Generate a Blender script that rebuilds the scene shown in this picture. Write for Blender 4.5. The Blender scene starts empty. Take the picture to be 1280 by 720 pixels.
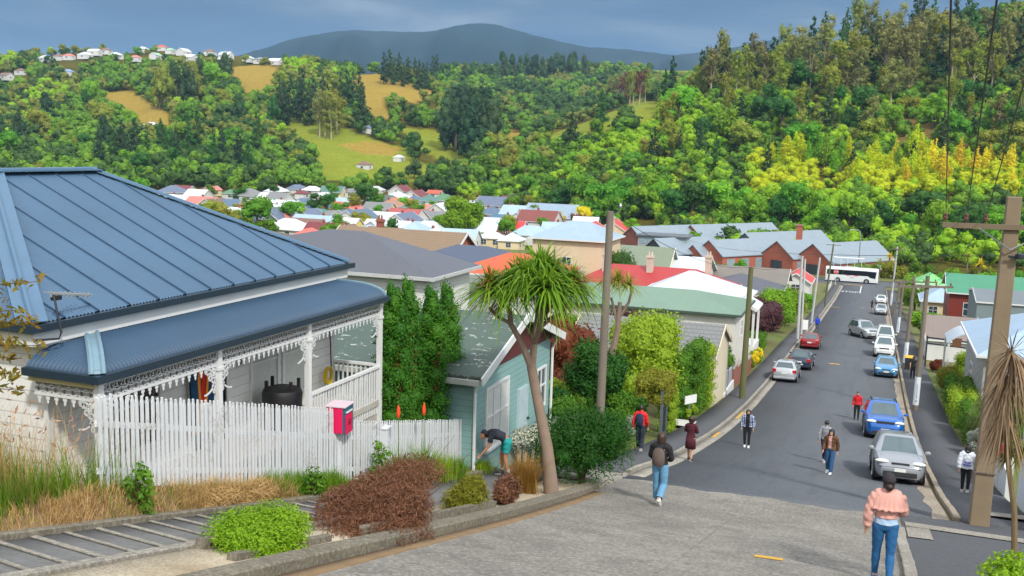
import bpy, bmesh, math, random
import numpy as np
from mathutils import Vector, Matrix
sc = bpy.context.scene
COL = sc.collection
rad = math.radians
R0 = random.Random(7)

# ---------------------------------------------------------------- camera model (metres, camera at the origin, +Y runs down the street)
FPX = 1250.0
YAW, PITCH, ROLL = rad(20.0), rad(8.0), rad(1.6)
FWD = np.array([-math.sin(YAW)*math.cos(PITCH), math.cos(YAW)*math.cos(PITCH), -math.sin(PITCH)])
_r0 = np.array([math.cos(YAW), math.sin(YAW), 0.0]); _u0 = np.cross(_r0, FWD)
RGT = math.cos(ROLL)*_r0 + math.sin(ROLL)*_u0
UPV = np.cross(RGT, FWD)
def ray(u, v): return FWD + RGT*(u-640)/FPX + UPV*(360-v)/FPX
def onx(u, v, X): d = ray(u, v); return d*X/d[0]
def ony(u, v, Y): d = ray(u, v); return d*Y/d[1]
def onz(u, v, Z): d = ray(u, v); return d*Z/d[2]
def proj(P):
    P = np.asarray(P, float); d = P@FWD
    return 640+FPX*(P@RGT)/d, 360-FPX*(P@UPV)/d, d

# ---------------------------------------------------------------- street profile
_PY = [-60,-30,0,10,18.2,24,30,34.6,40.4,45,50,59,69,83,97,133,184,215,226,260,9000]
_PZ = [14,5.0,-2.7,-5.25,-7.4,-8.8,-9.95,-11,-12.05,-12.85,-13.6,-14.75,-15.75,-16.95,-18,-21.1,-25,-26.9,-27.2,-28.3,-28.6]
_fy = np.linspace(-60, 300, 1441); _fz = np.interp(_fy, _PY, _PZ)
_k = np.hanning(25); _k /= _k.sum()
_fz = np.convolve(np.pad(_fz, 12, mode='edge'), _k, mode='valid')
_fz[:12] = np.interp(_fy[:12], _PY, _PZ)
def rz(y): return float(np.interp(y, _fy, _fz)) if y < 300 else -28.35
KL, KR = -6.5, 2.5      # kerb faces of the street
def sstep(a, b, x):
    t = min(1, max(0, (x-a)/(b-a))); return t*t*(3-2*t)
def gz(x, y):
    """ground height beside the street"""
    z = rz(y)
    if y < 226:
        # banks of the gardens on either side
        if x < -9.9 and y < 12.5:
            z += 0.95*sstep(-9.9, -13.0, x)*sstep(12.2, 9.5, y)
        if -26 < x < -10.5 and 11.2 < y < 25.5:
            z = min(z, -6.55) if y < 20 else min(z, -6.55-(y-20)*.25)
        if x > 4.6:
            z += -0.0
    return z
def gp(u, v, off=0.0):
    d = ray(u, v); t = 4.0
    while t < 3000:
        p = d*t
        if p[2] < gz(p[0], p[1])+off: return Vector((p[0], p[1], gz(p[0], p[1])))
        t += 0.05 if t < 120 else 0.5
    return Vector(d*1000)

# ---------------------------------------------------------------- tags
def tag(o, label=None, cat=None, group=None, kind=None):
    if label: o['label'] = label
    if cat: o['category'] = cat
    if group: o['group'] = group
    if kind: o['kind'] = kind
    return o
def thing(name, label, cat, loc=(0,0,0), rotz=0.0, group=None):
    o = bpy.data.objects.new(name, None); COL.objects.link(o)
    o.location = loc; o.rotation_euler = (0, 0, rotz); o.empty_display_size = .2
    return tag(o, label, cat, group)
KIDS = {}
def _link(o, parent):
    COL.objects.link(o)
    if parent is not None:
        o.parent = parent; KIDS.setdefault(parent.name, []).append(o)
    return o
def dup(root, loc, rotz=0.0, scale=None, label=None, group=None):
    r = root.copy(); COL.objects.link(r); r.location = loc; r.rotation_euler = (0, 0, rotz)
    if scale is not None: r.scale = scale if hasattr(scale, '__len__') else (scale,)*3
    if label: r['label'] = label
    if group: r['group'] = group
    for ch in KIDS.get(root.name, []):
        c = ch.copy(); _link(c, r)
        for g in KIDS.get(ch.name, []):
            d = g.copy(); _link(d, c)
    return r

# ---------------------------------------------------------------- mesh builder
class MB:
    def __init__(s): s.v = []; s.f = []; s.m = []
    def add(s, vs, fs, mi=0):
        o = len(s.v); s.v.extend([tuple(map(float, q)) for q in vs])
        for f in fs: s.f.append([i+o for i in f]); s.m.append(mi)
        return s
    def box(s, x0, x1, y0, y1, z0, z1, mi=0):
        return s.add([(x0,y0,z0),(x1,y0,z0),(x1,y1,z0),(x0,y1,z0),(x0,y0,z1),(x1,y0,z1),(x1,y1,z1),(x0,y1,z1)],
                     [(0,3,2,1),(4,5,6,7),(0,1,5,4),(1,2,6,5),(2,3,7,6),(3,0,4,7)], mi)
    def cbox(s, c, d, mi=0, rz_=0.0, rx=0.0, ry=0.0):
        M = Matrix.Rotation(rz_, 3, 'Z') @ Matrix.Rotation(ry, 3, 'Y') @ Matrix.Rotation(rx, 3, 'X')
        vs = []
        for z in (-.5, .5):
            for x, y in ((-.5,-.5),(.5,-.5),(.5,.5),(-.5,.5)):
                vs.append(Vector(c)+M@Vector((x*d[0], y*d[1], z*d[2])))
        return s.add(vs, [(0,3,2,1),(4,5,6,7),(0,1,5,4),(1,2,6,5),(2,3,7,6),(3,0,4,7)], mi)
    def beam(s, a, b, w, h, mi=0, up=(0,0,1)):
        a, b = Vector(a), Vector(b); d = (b-a).normalized(); u = Vector(up)
        r = d.cross(u)
        if r.length < 1e-4: r = d.cross(Vector((1,0,0)))
        r.normalize(); u = r.cross(d)
        vs = [p+r*(w/2*i)+u*(h/2*j) for p in (a, b) for i, j in ((-1,-1),(1,-1),(1,1),(-1,1))]
        return s.add(vs, [(0,1,2,3),(7,6,5,4),(0,4,5,1),(1,5,6,2),(2,6,7,3),(3,7,4,0)], mi)
    def tube(s, pts, radii, n=8, mi=0, cap=True, flat=1.0):
        pts = [Vector(p) for p in pts]
        if not hasattr(radii, '__len__'): radii = [radii]*len(pts)
        vs = []; fs = []; prev = None
        for i, p in enumerate(pts):
            t = (pts[min(i+1, len(pts)-1)]-pts[max(i-1, 0)]).normalized()
            if prev is None:
                r = t.cross(Vector((0,1,0)))
                if r.length < .2: r = t.cross(Vector((1,0,0)))
            else: r = prev - t*prev.dot(t)
            r.normalize(); prev = r; b = t.cross(r)
            for k in range(n):
                a = 2*math.pi*k/n
                vs.append(p+r*(math.cos(a)*radii[i])+b*(math.sin(a)*radii[i]*flat))
        for i in range(len(pts)-1):
            for k in range(n):
                k2 = (k+1) % n
                fs.append((i*n+k, i*n+k2, (i+1)*n+k2, (i+1)*n+k))
        if cap:
            fs.append(tuple(range(n))[::-1]); fs.append(tuple((len(pts)-1)*n+k for k in range(n)))
        return s.add(vs, fs, mi)
    def lathe(s, prof, c=(0,0,0), n=12, mi=0):
        return s.tube([(c[0], c[1], c[2]+z) for r, z in prof], [r for r, z in prof], n, mi)
    def prism(s, poly, axis, a, b, mi=0):
        n = len(poly)
        def P(p, t):
            return (t, p[0], p[1]) if axis == 'x' else ((p[0], t, p[1]) if axis == 'y' else (p[0], p[1], t))
        vs = [P(p, a) for p in poly]+[P(p, b) for p in poly]
        fs = [tuple(range(n))[::-1], tuple(range(n, 2*n))]+[(i, (i+1) % n, n+(i+1) % n, n+i) for i in range(n)]
        return s.add(vs, fs, mi)
    def quad(s, a, b, c, d, mi=0): return s.add([a, b, c, d], [(0,1,2,3)], mi)
    def ball(s, c, r, n=8, mi=0):
        if not hasattr(r, '__len__'): r = (r, r, r)
        vs = [(c[0], c[1], c[2]-r[2])]; fs = []
        m = max(3, n//2)
        for i in range(1, m):
            a = math.pi*i/m
            for k in range(n):
                b = 2*math.pi*k/n
                vs.append((c[0]+r[0]*math.sin(a)*math.cos(b), c[1]+r[1]*math.sin(a)*math.sin(b), c[2]-r[2]*math.cos(a)))
        vs.append((c[0], c[1], c[2]+r[2])); L = len(vs)-1
        for k in range(n): fs.append((0, 1+(k+1) % n, 1+k))
        for i in range(m-2):
            for k in range(n):
                fs.append((1+i*n+k, 1+i*n+(k+1) % n, 1+(i+1)*n+(k+1) % n, 1+(i+1)*n+k))
        for k in range(n): fs.append((1+(m-2)*n+k, 1+(m-2)*n+(k+1) % n, L))
        return s.add(vs, fs, mi)
    def mesh(s, name, mats, smooth=False, fix=True):
        me = bpy.data.meshes.new(name); me.from_pydata(s.v, [], s.f)
        for m in (mats if isinstance(mats, (list, tuple)) else [mats]): me.materials.append(m)
        if any(s.m): me.polygons.foreach_set('material_index', s.m)
        if fix:
            bm = bmesh.new(); bm.from_mesh(me); bmesh.ops.recalc_face_normals(bm, faces=bm.faces); bm.to_mesh(me); bm.free()
        if smooth:
            me.polygons.foreach_set('use_smooth', [True]*len(me.polygons))
            me.set_sharp_from_angle(angle=rad(38 if smooth is True else smooth))
        me.update(); return me
    def build(s, name, mats, parent=None, smooth=False, loc=None, rotz=0.0, fix=True, bevel=0):
        o = bpy.data.objects.new(name, s.mesh(name, mats, smooth, fix))
        if loc is not None: o.location = loc
        o.rotation_euler = (0, 0, rotz)
        if bevel:
            b = o.modifiers.new('bevel', 'BEVEL'); b.width = bevel; b.segments = 2; b.limit_method = 'ANGLE'
        return _link(o, parent)
def np_mesh(name, V, F, mat, tint=None, parent=None, loc=None, smooth=False, link=True):
    """numpy quads/tris -> object; tint is a per-vertex value kept as attribute"""
    me = bpy.data.meshes.new(name); n = len(F); k = F.shape[1]
    me.vertices.add(len(V)); me.vertices.foreach_set('co', np.asarray(V, np.float32).ravel())
    me.loops.add(n*k); me.loops.foreach_set('vertex_index', np.asarray(F, np.int32).ravel())
    me.polygons.add(n); me.polygons.foreach_set('loop_start', np.arange(0, n*k, k, dtype=np.int32))
    if smooth: me.polygons.foreach_set('use_smooth', np.ones(n, bool))
    me.update(calc_edges=True)
    if tint is not None:
        a = me.attributes.new('tint', 'FLOAT', 'POINT'); a.data.foreach_set('value', np.asarray(tint, np.float32))
    me.materials.append(mat)
    if not link: return me
    o = bpy.data.objects.new(name, me)
    if loc is not None: o.location = loc
    return _link(o, parent)
def mesh_obj(name, me, parent=None, loc=None):
    o = bpy.data.objects.new(name, me)
    if loc is not None: o.location = loc
    return _link(o, parent)

# ---------------------------------------------------------------- materials
MATS = {}
def lin(c):
    """sRGB 0-255 -> linear rgba"""
    return tuple((x/255/12.92 if x/255 <= .04045 else ((x/255+.055)/1.055)**2.4) for x in c)+(1.0,)
class NT:
    def __init__(s, name):
        s.m = bpy.data.materials.new(name); s.m.use_nodes = True
        s.t = s.m.node_tree; s.N = s.t.nodes; s.p = s.N['Principled BSDF']; s.out = s.N['Material Output']
    def n(s, typ, **kw):
        x = s.N.new(typ)
        for k, v in kw.items():
            if k in x.inputs.keys(): x.inputs[k].default_value = v
            else: setattr(x, k, v)
        return x
    def l(s, a, b): s.t.links.new(a, b)
    def tc(s, which='Object'): return s.n('ShaderNodeTexCoord').outputs[which]
    def noise(s, scale, detail=4, vec=None, rough=.55):
        x = s.n('ShaderNodeTexNoise'); x.inputs['Scale'].default_value = scale; x.inputs['Detail'].default_value = detail
        x.inputs['Roughness'].default_value = rough
        s.l(vec if vec is not None else s.tc(), x.inputs['Vector']); return x.outputs['Fac']
    def mapping(s, vec, scale=(1,1,1), rot=(0,0,0)):
        x = s.n('ShaderNodeMapping'); x.inputs['Scale'].default_value = scale; x.inputs['Rotation'].default_value = rot
        s.l(vec, x.inputs['Vector']); return x.outputs['Vector']
    def ramp(s, fac, stops):
        x = s.n('ShaderNodeValToRGB'); r = x.color_ramp
        while len(r.elements) < len(stops): r.elements.new(.5)
        for e, (p, c) in zip(r.elements, stops): e.position = p; e.color = c if len(c) == 4 else tuple(c)+(1,)
        s.l(fac, x.inputs['Fac']); return x.outputs['Color']
    def mix(s, fac, a, b, blend='MIX'):
        x = s.n('ShaderNodeMix', data_type='RGBA', blend_type=blend)
        for i, q in ((0, fac), (6, a), (7, b)):
            if isinstance(q, (int, float)): x.inputs[i].default_value = q
            elif isinstance(q, tuple): x.inputs[i].default_value = q if len(q) == 4 else q+(1,)
            else: s.l(q, x.inputs[i])
        return x.outputs[2]
    def math(s, op, a, b=None):
        x = s.n('ShaderNodeMath', operation=op)
        for i, q in ((0, a), (1, b)):
            if q is None: continue
            if isinstance(q, (int, float)): x.inputs[i].default_value = q
            else: s.l(q, x.inputs[i])
        return x.outputs[0]
    def bump(s, h, strength=.3, dist=.02, normal=None):
        x = s.n('ShaderNodeBump'); x.inputs['Strength'].default_value = strength; x.inputs['Distance'].default_value = dist
        s.l(h, x.inputs['Height'])
        if normal is not None: s.l(normal, x.inputs['Normal'])
        s.l(x.outputs['Normal'], s.p.inputs['Normal']); return x.outputs['Normal']
    def base(s, c):
        if isinstance(c, tuple): s.p.inputs['Base Color'].default_value = c
        else: s.l(c, s.p.inputs['Base Color'])
def dk(c, f): return tuple(x*f for x in c[:3])+(1.0,)
def M(name, c, rough=.6, metal=0.0, var=.25, scale=3.0, bump=.15, spec=.5, coat=0.0, fine=40.0):
    """general weathered paint / stone / wood material"""
    if name in MATS: return MATS[name]
    t = NT(name); c = c if len(c) == 4 else lin(c)
    a = t.noise(scale, 6); b = t.noise(fine, 3)
    f = t.mix(t.math('MULTIPLY', a, 1.0), dk(c, 1-var), dk(c, 1+var*.55))
    f = t.mix(t.math('MULTIPLY', b, var*.8), f, dk(c, .7))
    t.base(f)
    t.p.inputs['Roughness'].default_value = rough; t.p.inputs['Metallic'].default_value = metal
    t.p.inputs['Specular IOR Level'].default_value = spec; t.p.inputs['Coat Weight'].default_value = coat
    if bump: t.bump(b, bump, .004)
    MATS[name] = t.m; return t.m
def slope_coord(t):
    """coordinate running along the eaves of a roof face, chosen from the face normal"""
    tc = t.n('ShaderNodeTexCoord'); sn = t.n('ShaderNodeSeparateXYZ'); t.l(tc.outputs['Normal'], sn.inputs[0])
    sp = t.n('ShaderNodeSeparateXYZ'); t.l(tc.outputs['Object'], sp.inputs[0])
    ax = t.math('ABSOLUTE', sn.outputs[0]); ay = t.math('ABSOLUTE', sn.outputs[1])
    k = t.math('GREATER_THAN', ax, ay)
    along = t.math('ADD', t.math('MULTIPLY', k, sp.outputs[1]), t.math('MULTIPLY', t.math('SUBTRACT', 1.0, k), sp.outputs[0]))
    return along, sp.outputs[2]
def roofmat(name, c, kind='iron', pitch=.076, rough=.45, var=.18):
    if name in MATS: return MATS[name]
    t = NT(name); c = c if len(c) == 4 else lin(c)
    along, z = slope_coord(t)
    a = t.noise(.5, 6); b = t.noise(5, 5)
    col = t.mix(a, dk(c, 1-var), dk(c, 1+var*.7)); col = t.mix(t.math('MULTIPLY', b, .3), col, dk(c, .72))
    if kind == 'iron':
        w = t.math('SINE', t.math('MULTIPLY', along, 2*math.pi/max(pitch, .076)))
        seam = t.math('GREATER_THAN', t.math('FRACT', t.math('MULTIPLY', along, 1/.76)), .955)
        col = t.mix(t.math('MULTIPLY', seam, .22), col, dk(c, .5))
        t.bump(t.math('ADD', w, t.math('MULTIPLY', seam, 1.0)), .4, .018)
    else:
        fz = t.math('FRACT', t.math('MULTIPLY', z, 1/.17)); row = t.math('FLOOR', t.math('MULTIPLY', z, 1/.17))
        fa = t.math('FRACT', t.math('ADD', t.math('MULTIPLY', along, 1/.33), t.math('MULTIPLY', row, .5)))
        edge = t.math('MAXIMUM', t.math('LESS_THAN', fz, .2), t.math('LESS_THAN', fa, .08))
        col = t.mix(t.math('MULTIPLY', edge, .55), col, dk(c, .35))
        t.bump(t.math('SUBTRACT', fz, edge), .5, .03)
    t.base(col); t.p.inputs['Roughness'].default_value = rough
    MATS[name] = t.m; return t.m
def boardmat(name, c, h=.15, rough=.55, var=.15, vert=False, dirt=.3):
    """lapped weatherboards"""
    if name in MATS: return MATS[name]
    t = NT(name); c = c if len(c) == 4 else lin(c)
    along, z = slope_coord(t)
    q = along if vert else z
    f = t.math('FRACT', t.math('MULTIPLY', q, 1/h))
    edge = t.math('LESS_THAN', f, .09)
    a = t.noise(1.2, 6); b = t.noise(14, 4)
    col = t.mix(a, dk(c, 1-var), dk(c, 1+var*.6))
    col = t.mix(t.math('MULTIPLY', t.math('GREATER_THAN', b, .64), dirt), col, dk(c, .62))
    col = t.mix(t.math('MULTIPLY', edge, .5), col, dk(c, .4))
    t.base(col); t.bump(t.math('SUBTRACT', 1.0, f), .6, .02); t.p.inputs['Roughness'].default_value = rough
    MATS[name] = t.m; return t.m
def brickmat(name, c, c2=None, mortar=(150,140,130), s=1.0):
    if name in MATS: return MATS[name]
    t = NT(name); c = lin(c); c2 = lin(c2) if c2 else dk(c, .7)
    along, z = slope_coord(t)
    v = t.n('ShaderNodeCombineXYZ'); t.l(along, v.inputs[0]); t.l(z, v.inputs[1])
    b = t.n('ShaderNodeTexBrick'); b.inputs['Color1'].default_value = c; b.inputs['Color2'].default_value = c2; b.inputs['Mortar'].default_value = lin(mortar)
    b.inputs['Scale'].default_value = 1/s; b.inputs['Brick Width'].default_value = .24; b.inputs['Row Height'].default_value = .086; b.inputs['Mortar Size'].default_value = .008
    t.l(v.outputs[0], b.inputs['Vector'])
    a = t.noise(.8, 5)
    t.base(t.mix(t.math('MULTIPLY', a, .35), b.outputs['Color'], dk(c, .6))); t.p.inputs['Roughness'].default_value = .85
    MATS[name] = t.m; return t.m
def glassmat(name, c=(60,75,85), rough=.06):
    if name in MATS: return MATS[name]
    t = NT(name); c = lin(c)
    t.base(t.mix(t.noise(1.5, 2), dk(c, .5), c)); t.p.inputs['Roughness'].default_value = rough; t.p.inputs['Specular IOR Level'].default_value = .8
    MATS[name] = t.m; return t.m
def leafmat(name, c1, c2, c3=None, trans=.35, obj_var=.35, rough=.6, spec=.25):
    """foliage: per-leaf tint c1..c2, clump colours by noise, per-tree variation"""
    if name in MATS: return MATS[name]
    t = NT(name); c1, c2 = lin(c1), lin(c2); c3 = lin(c3) if c3 else tuple((a+b)/2 for a, b in zip(c1, c2))
    at = t.n('ShaderNodeAttribute', attribute_name='tint')
    oi = t.n('ShaderNodeObjectInfo')
    cl = t.noise(.35, 3)
    col = t.mix(at.outputs['Fac'], c1, c2)
    col = t.mix(t.ramp(cl, [(.35, (0,0,0)), (.68, (1,1,1))]), col, c3)
    hs = t.n('ShaderNodeHueSaturation'); t.l(col, hs.inputs['Color'])
    t.l(t.math('ADD', 1-obj_var*.5, t.math('MULTIPLY', oi.outputs['Random'], obj_var)), hs.inputs['Value'])
    t.l(t.math('ADD', .5-.02*obj_var/.35, t.math('MULTIPLY', oi.outputs['Random'], .04*obj_var/.35)), hs.inputs['Hue'])
    col = hs.outputs['Color']
    t.base(col); t.p.inputs['Roughness'].default_value = rough; t.p.inputs['Specular IOR Level'].default_value = spec
    tr = t.n('ShaderNodeBsdfTranslucent'); t.l(col, tr.inputs['Color'])
    mx = t.n('ShaderNodeMixShader'); mx.inputs[0].default_value = trans
    t.l(t.p.outputs[0], mx.inputs[1]); t.l(tr.outputs[0], mx.inputs[2]); t.l(mx.outputs[0], t.out.inputs['Surface'])
    MATS[name] = t.m; return t.m
def text_mesh(body, size, mat, parent, loc, rot, name='lettering', depth=.004, sx=1.0, align='CENTER', bold=0.0):
    cu = bpy.data.curves.new(name, 'FONT'); cu.body = body; cu.size = size; cu.align_x = align; cu.align_y = 'CENTER'
    cu.extrude = depth; cu.offset = bold; cu.resolution_u = 3; cu.space_line = .95
    o = bpy.data.objects.new(name, cu); COL.objects.link(o)
    dg = bpy.context.evaluated_depsgraph_get()
    me = bpy.data.meshes.new_from_object(o.evaluated_get(dg)); bpy.data.objects.remove(o)
    me.name = name; me.materials.clear(); me.materials.append(mat)
    q = bpy.data.objects.new(name, me); q.location = loc; q.rotation_euler = rot; q.scale = (sx, 1, 1)
    return _link(q, parent)
# ================================================================ world, sun, camera
SUN_EL, SUN_AZ = rad(44), rad(138)        # azimuth measured clockwise from +Y (down the street); sun behind and to the right
wd = bpy.data.worlds.new("World"); sc.world = wd; wd.use_nodes = True
wt = wd.node_tree; W = wt.nodes; bg = W['Background']; wl = wt.links.new
sky = W.new('ShaderNodeTexSky'); sky.sky_type = 'NISHITA'; sky.sun_disc = False
sky.sun_elevation = SUN_EL; sky.sun_rotation = SUN_AZ; sky.air_density = 1.3; sky.dust_density = 1.5
tcw = W.new('ShaderNodeTexCoord')
def wmath(op, a, b=None):
    x = W.new('ShaderNodeMath'); x.operation = op
    for i, q in ((0, a), (1, b)):
        if q is None: continue
        if isinstance(q, (int, float)): x.inputs[i].default_value = q
        else: wl(q, x.inputs[i])
    return x.outputs[0]
def wmix(f, a, b):
    x = W.new('ShaderNodeMix'); x.data_type = 'RGBA'
    for i, q in ((0, f), (6, a), (7, b)):
        if isinstance(q, (int, float)): x.inputs[i].default_value = q
        elif isinstance(q, tuple): x.inputs[i].default_value = q
        else: wl(q, x.inputs[i])
    return x.outputs[2]
def wramp(f, stops):
    x = W.new('ShaderNodeValToRGB'); r = x.color_ramp
    while len(r.elements) < len(stops): r.elements.new(.5)
    for e, (p, c) in zip(r.elements, stops): e.position = p; e.color = tuple(c)+(1,)
    wl(f, x.inputs['Fac']); return x.outputs['Color']
sp = W.new('ShaderNodeSeparateXYZ'); wl(tcw.outputs['Generated'], sp.inputs[0])
# cloud deck: direction projected on a flat layer overhead, so the bands thin towards the horizon
zc = wmath('MAXIMUM', sp.outputs[2], .0)
dv = wmath('ADD', zc, .10)
cv = W.new('ShaderNodeCombineXYZ'); wl(wmath('DIVIDE', sp.outputs[0], dv), cv.inputs[0]); wl(wmath('DIVIDE', sp.outputs[1], dv), cv.inputs[1])
nz = W.new('ShaderNodeTexNoise'); nz.inputs['Scale'].default_value = .85; nz.inputs['Detail'].default_value = 7; nz.inputs['Roughness'].default_value = .52
nz.inputs['Distortion'].default_value = .35
wl(cv.outputs[0], nz.inputs['Vector'])
K = 10.0    # the deck is mixed before the 0.1 strength of the background
cloud = wramp(nz.outputs['Fac'], [(.40, (.034*K, .092*K, .190*K)), (.48, (.052*K, .125*K, .235*K)), (.55, (.105*K, .165*K, .255*K)), (.64, (.22*K, .265*K, .33*K))])
hor = wramp(sp.outputs[2], [(.0, (.13*K, .25*K, .38*K)), (.04, (.066*K, .155*K, .275*K)), (.09, (.046*K, .118*K, .228*K)), (.15, (.12*K, .17*K, .25*K)), (.21, (.34*K, .39*K, .46*K)), (.36, (1.0*K, 1.04*K, 1.1*K)), (.7, (1.3*K, 1.32*K, 1.36*K))])
deck = wmix(wramp(sp.outputs[2], [(.0, (.2,)*3), (.04, (.55,)*3), (.15, (.8,)*3), (.22, (.6,)*3), (.33, (.2,)*3)]), hor, cloud)
# sky brightening added on the sun's unseen side, as fill for the walls
sdot = W.new('ShaderNodeVectorMath'); sdot.operation = 'DOT_PRODUCT'; wl(tcw.outputs['Generated'], sdot.inputs[0]); sdot.inputs[1].default_value = (math.sin(SUN_AZ), math.cos(SUN_AZ), 0)
deck = wmix(wramp(sdot.outputs['Value'], [(.0, (0,)*3), (.62, (1,)*3)]), deck, (1.35*K, 1.36*K, 1.38*K, 1))
# break in the clouds where the clear sky shows
brk = wramp(nz.outputs['Fac'], [(.60, (1,)*3), (.72, (.75,)*3)])
wl(wmix(brk, sky.outputs[0], deck), bg.inputs['Color']); bg.inputs['Strength'].default_value = .1
sun = bpy.data.lights.new('sun', 'SUN'); sun.energy = 3.0; sun.angle = rad(4); sun.color = (1.0, .95, .86)
so = bpy.data.objects.new('sun', sun); COL.objects.link(so)
_sd = Vector((math.sin(SUN_AZ)*math.cos(SUN_EL), math.cos(SUN_AZ)*math.cos(SUN_EL), math.sin(SUN_EL)))
so.rotation_euler = _sd.to_track_quat('Z', 'Y').to_euler(); so.location = _sd*200
cam = bpy.data.cameras.new('camera'); co = bpy.data.objects.new('camera', cam); COL.objects.link(co)
cam.sensor_width = 36; cam.sensor_fit = 'HORIZONTAL'; cam.lens = 36*FPX/1280; cam.clip_end = 30000; cam.clip_start = .1
co.matrix_world = Matrix(((RGT[0], UPV[0], -FWD[0], 0), (RGT[1], UPV[1], -FWD[1], 0), (RGT[2], UPV[2], -FWD[2], 0), (0,0,0,1)))
sc.camera = co
vs_ = sc.view_settings; vs_.view_transform = 'Standard'; vs_.look = 'None'; vs_.exposure = 0.35; vs_.gamma = 1; vs_.use_curve_mapping = False
cy = sc.cycles; cy.max_bounces = 6; cy.diffuse_bounces = 3; cy.glossy_bounces = 3; cy.transmission_bounces = 4; cy.transparent_max_bounces = 6; cy.volume_bounces = 0
cy.use_denoising = True; cy.caustics_reflective = False; cy.caustics_refractive = False; cy.sample_clamp_indirect = 6
try: cy.denoiser = 'OPENIMAGEDENOISE'
except Exception: pass

# ================================================================ ground sheet
def mat_ground():
    t = NT('ground'); a = t.noise(.12, 5); b = t.noise(2.5, 5); c = t.noise(30, 3)
    g = t.mix(b, lin((62,84,30)), lin((104,116,46)))
    d = t.mix(c, lin((96,80,58)), lin((128,108,80)))
    t.base(t.mix(t.ramp(t.mix(.5, a, b), [(.46, (0,0,0)), (.6, (1,1,1))]), g, d)); t.p.inputs['Roughness'].default_value = .95
    t.bump(c, .5, .03); return t.m
M_GROUND = mat_ground()
xs = [-9000,-4000,-1500,-700,-350,-180,-110,-80,-60,-45,-36,-30,-26.1,-25.9]+[-25+.9*i for i in range(16)]+[-10.6,-10.4,-9.9,-9.2,-8,-6.5,-2,2.5,4.6,7,10,15,25,40,70,120,250,500,1000,3000,9000]
xs = sorted(xs); ys = [-400,-150]+[float(q) for q in np.arange(-60, 300, .75)]+[300,340,400,600,1000,2000,4000,9000]
def sheet(name, xs, ys, zf, mat, parent=None, kind='structure', thick=None):
    nx, ny = len(xs), len(ys)
    V = np.array([(x, y, zf(x, y)) for y in ys for x in xs]); i = np.arange(ny-1)[:, None]*nx+np.arange(nx-1)[None]
    F = np.stack([i, i+1, i+nx+1, i+nx], -1).reshape(-1, 4)
    o = np_mesh(name, V, F, mat, parent=parent)
    if kind: o['kind'] = kind
    return o
def gz_under(x, y):
    z = gz(x, y) if y > -60 else gz(x, -60)
    if y >= 226: z -= .25+.006*(y-226 if y < 300 else 74)
    if -6.6 < x < 2.6: z -= .10
    return z-.03
sheet('ground', xs, ys, gz_under, M_GROUND)

# ================================================================ carriageway, kerbs, paths
def mat_asphalt(name, c=(88,92,97), patch=True):
    t = NT(name); a = t.noise(.25, 5); b = t.noise(1.6, 6); c3 = t.noise(120, 2)
    k = lin(c); col = t.mix(a, dk(k, .84), dk(k, 1.12)); col = t.mix(t.math('MULTIPLY', b, .30), col, dk(k, .72))
    col = t.mix(t.math('MULTIPLY', t.math('GREATER_THAN', c3, .60), .28), col, dk(k, 1.75))
    q = t.noise(9, 9, rough=.78); col = t.mix(t.ramp(q, [(.42, (.4,.4,.4)), (.5, (0,0,0))]), col, dk(k, .6)); col = t.mix(t.ramp(q, [(.52, (0,0,0)), (.62, (.3,.3,.3))]), col, dk(k, 1.4))
    if patch:
        st = t.noise(1.0, 3, t.mapping(t.tc(), (1.6, .06, 1)))
        col = t.mix(t.ramp(st, [(.52, (0,0,0)), (.66, (.45,.45,.45))]), col, dk(k, .72))
        vo = t.n('ShaderNodeTexVoronoi', feature='DISTANCE_TO_EDGE'); vo.inputs['Scale'].default_value = .16
        wv = t.n('ShaderNodeVectorMath', operation='ADD'); nn = t.n('ShaderNodeTexNoise'); nn.inputs['Scale'].default_value = 1.1; t.l(t.tc(), nn.inputs['Vector'])
        t.l(t.tc(), wv.inputs[0]); t.l(nn.outputs['Color'], wv.inputs[1]); t.l(wv.outputs[0], vo.inputs['Vector'])
        cr = t.math('MULTIPLY', t.math('LESS_THAN', vo.outputs['Distance'], .004), t.math('GREATER_THAN', a, .5))
        col = t.mix(t.math('MULTIPLY', cr, .5), col, dk(k, .45))
    t.base(col); t.p.inputs['Roughness'].default_value = .9; t.p.inputs['Specular IOR Level'].default_value = .25; t.bump(c3, .35, .006); return t.m
M_ASPH = mat_asphalt('asphalt', (92,96,102)); M_PATHASPH = mat_asphalt('path_asphalt', (84,86,90), False)
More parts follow.
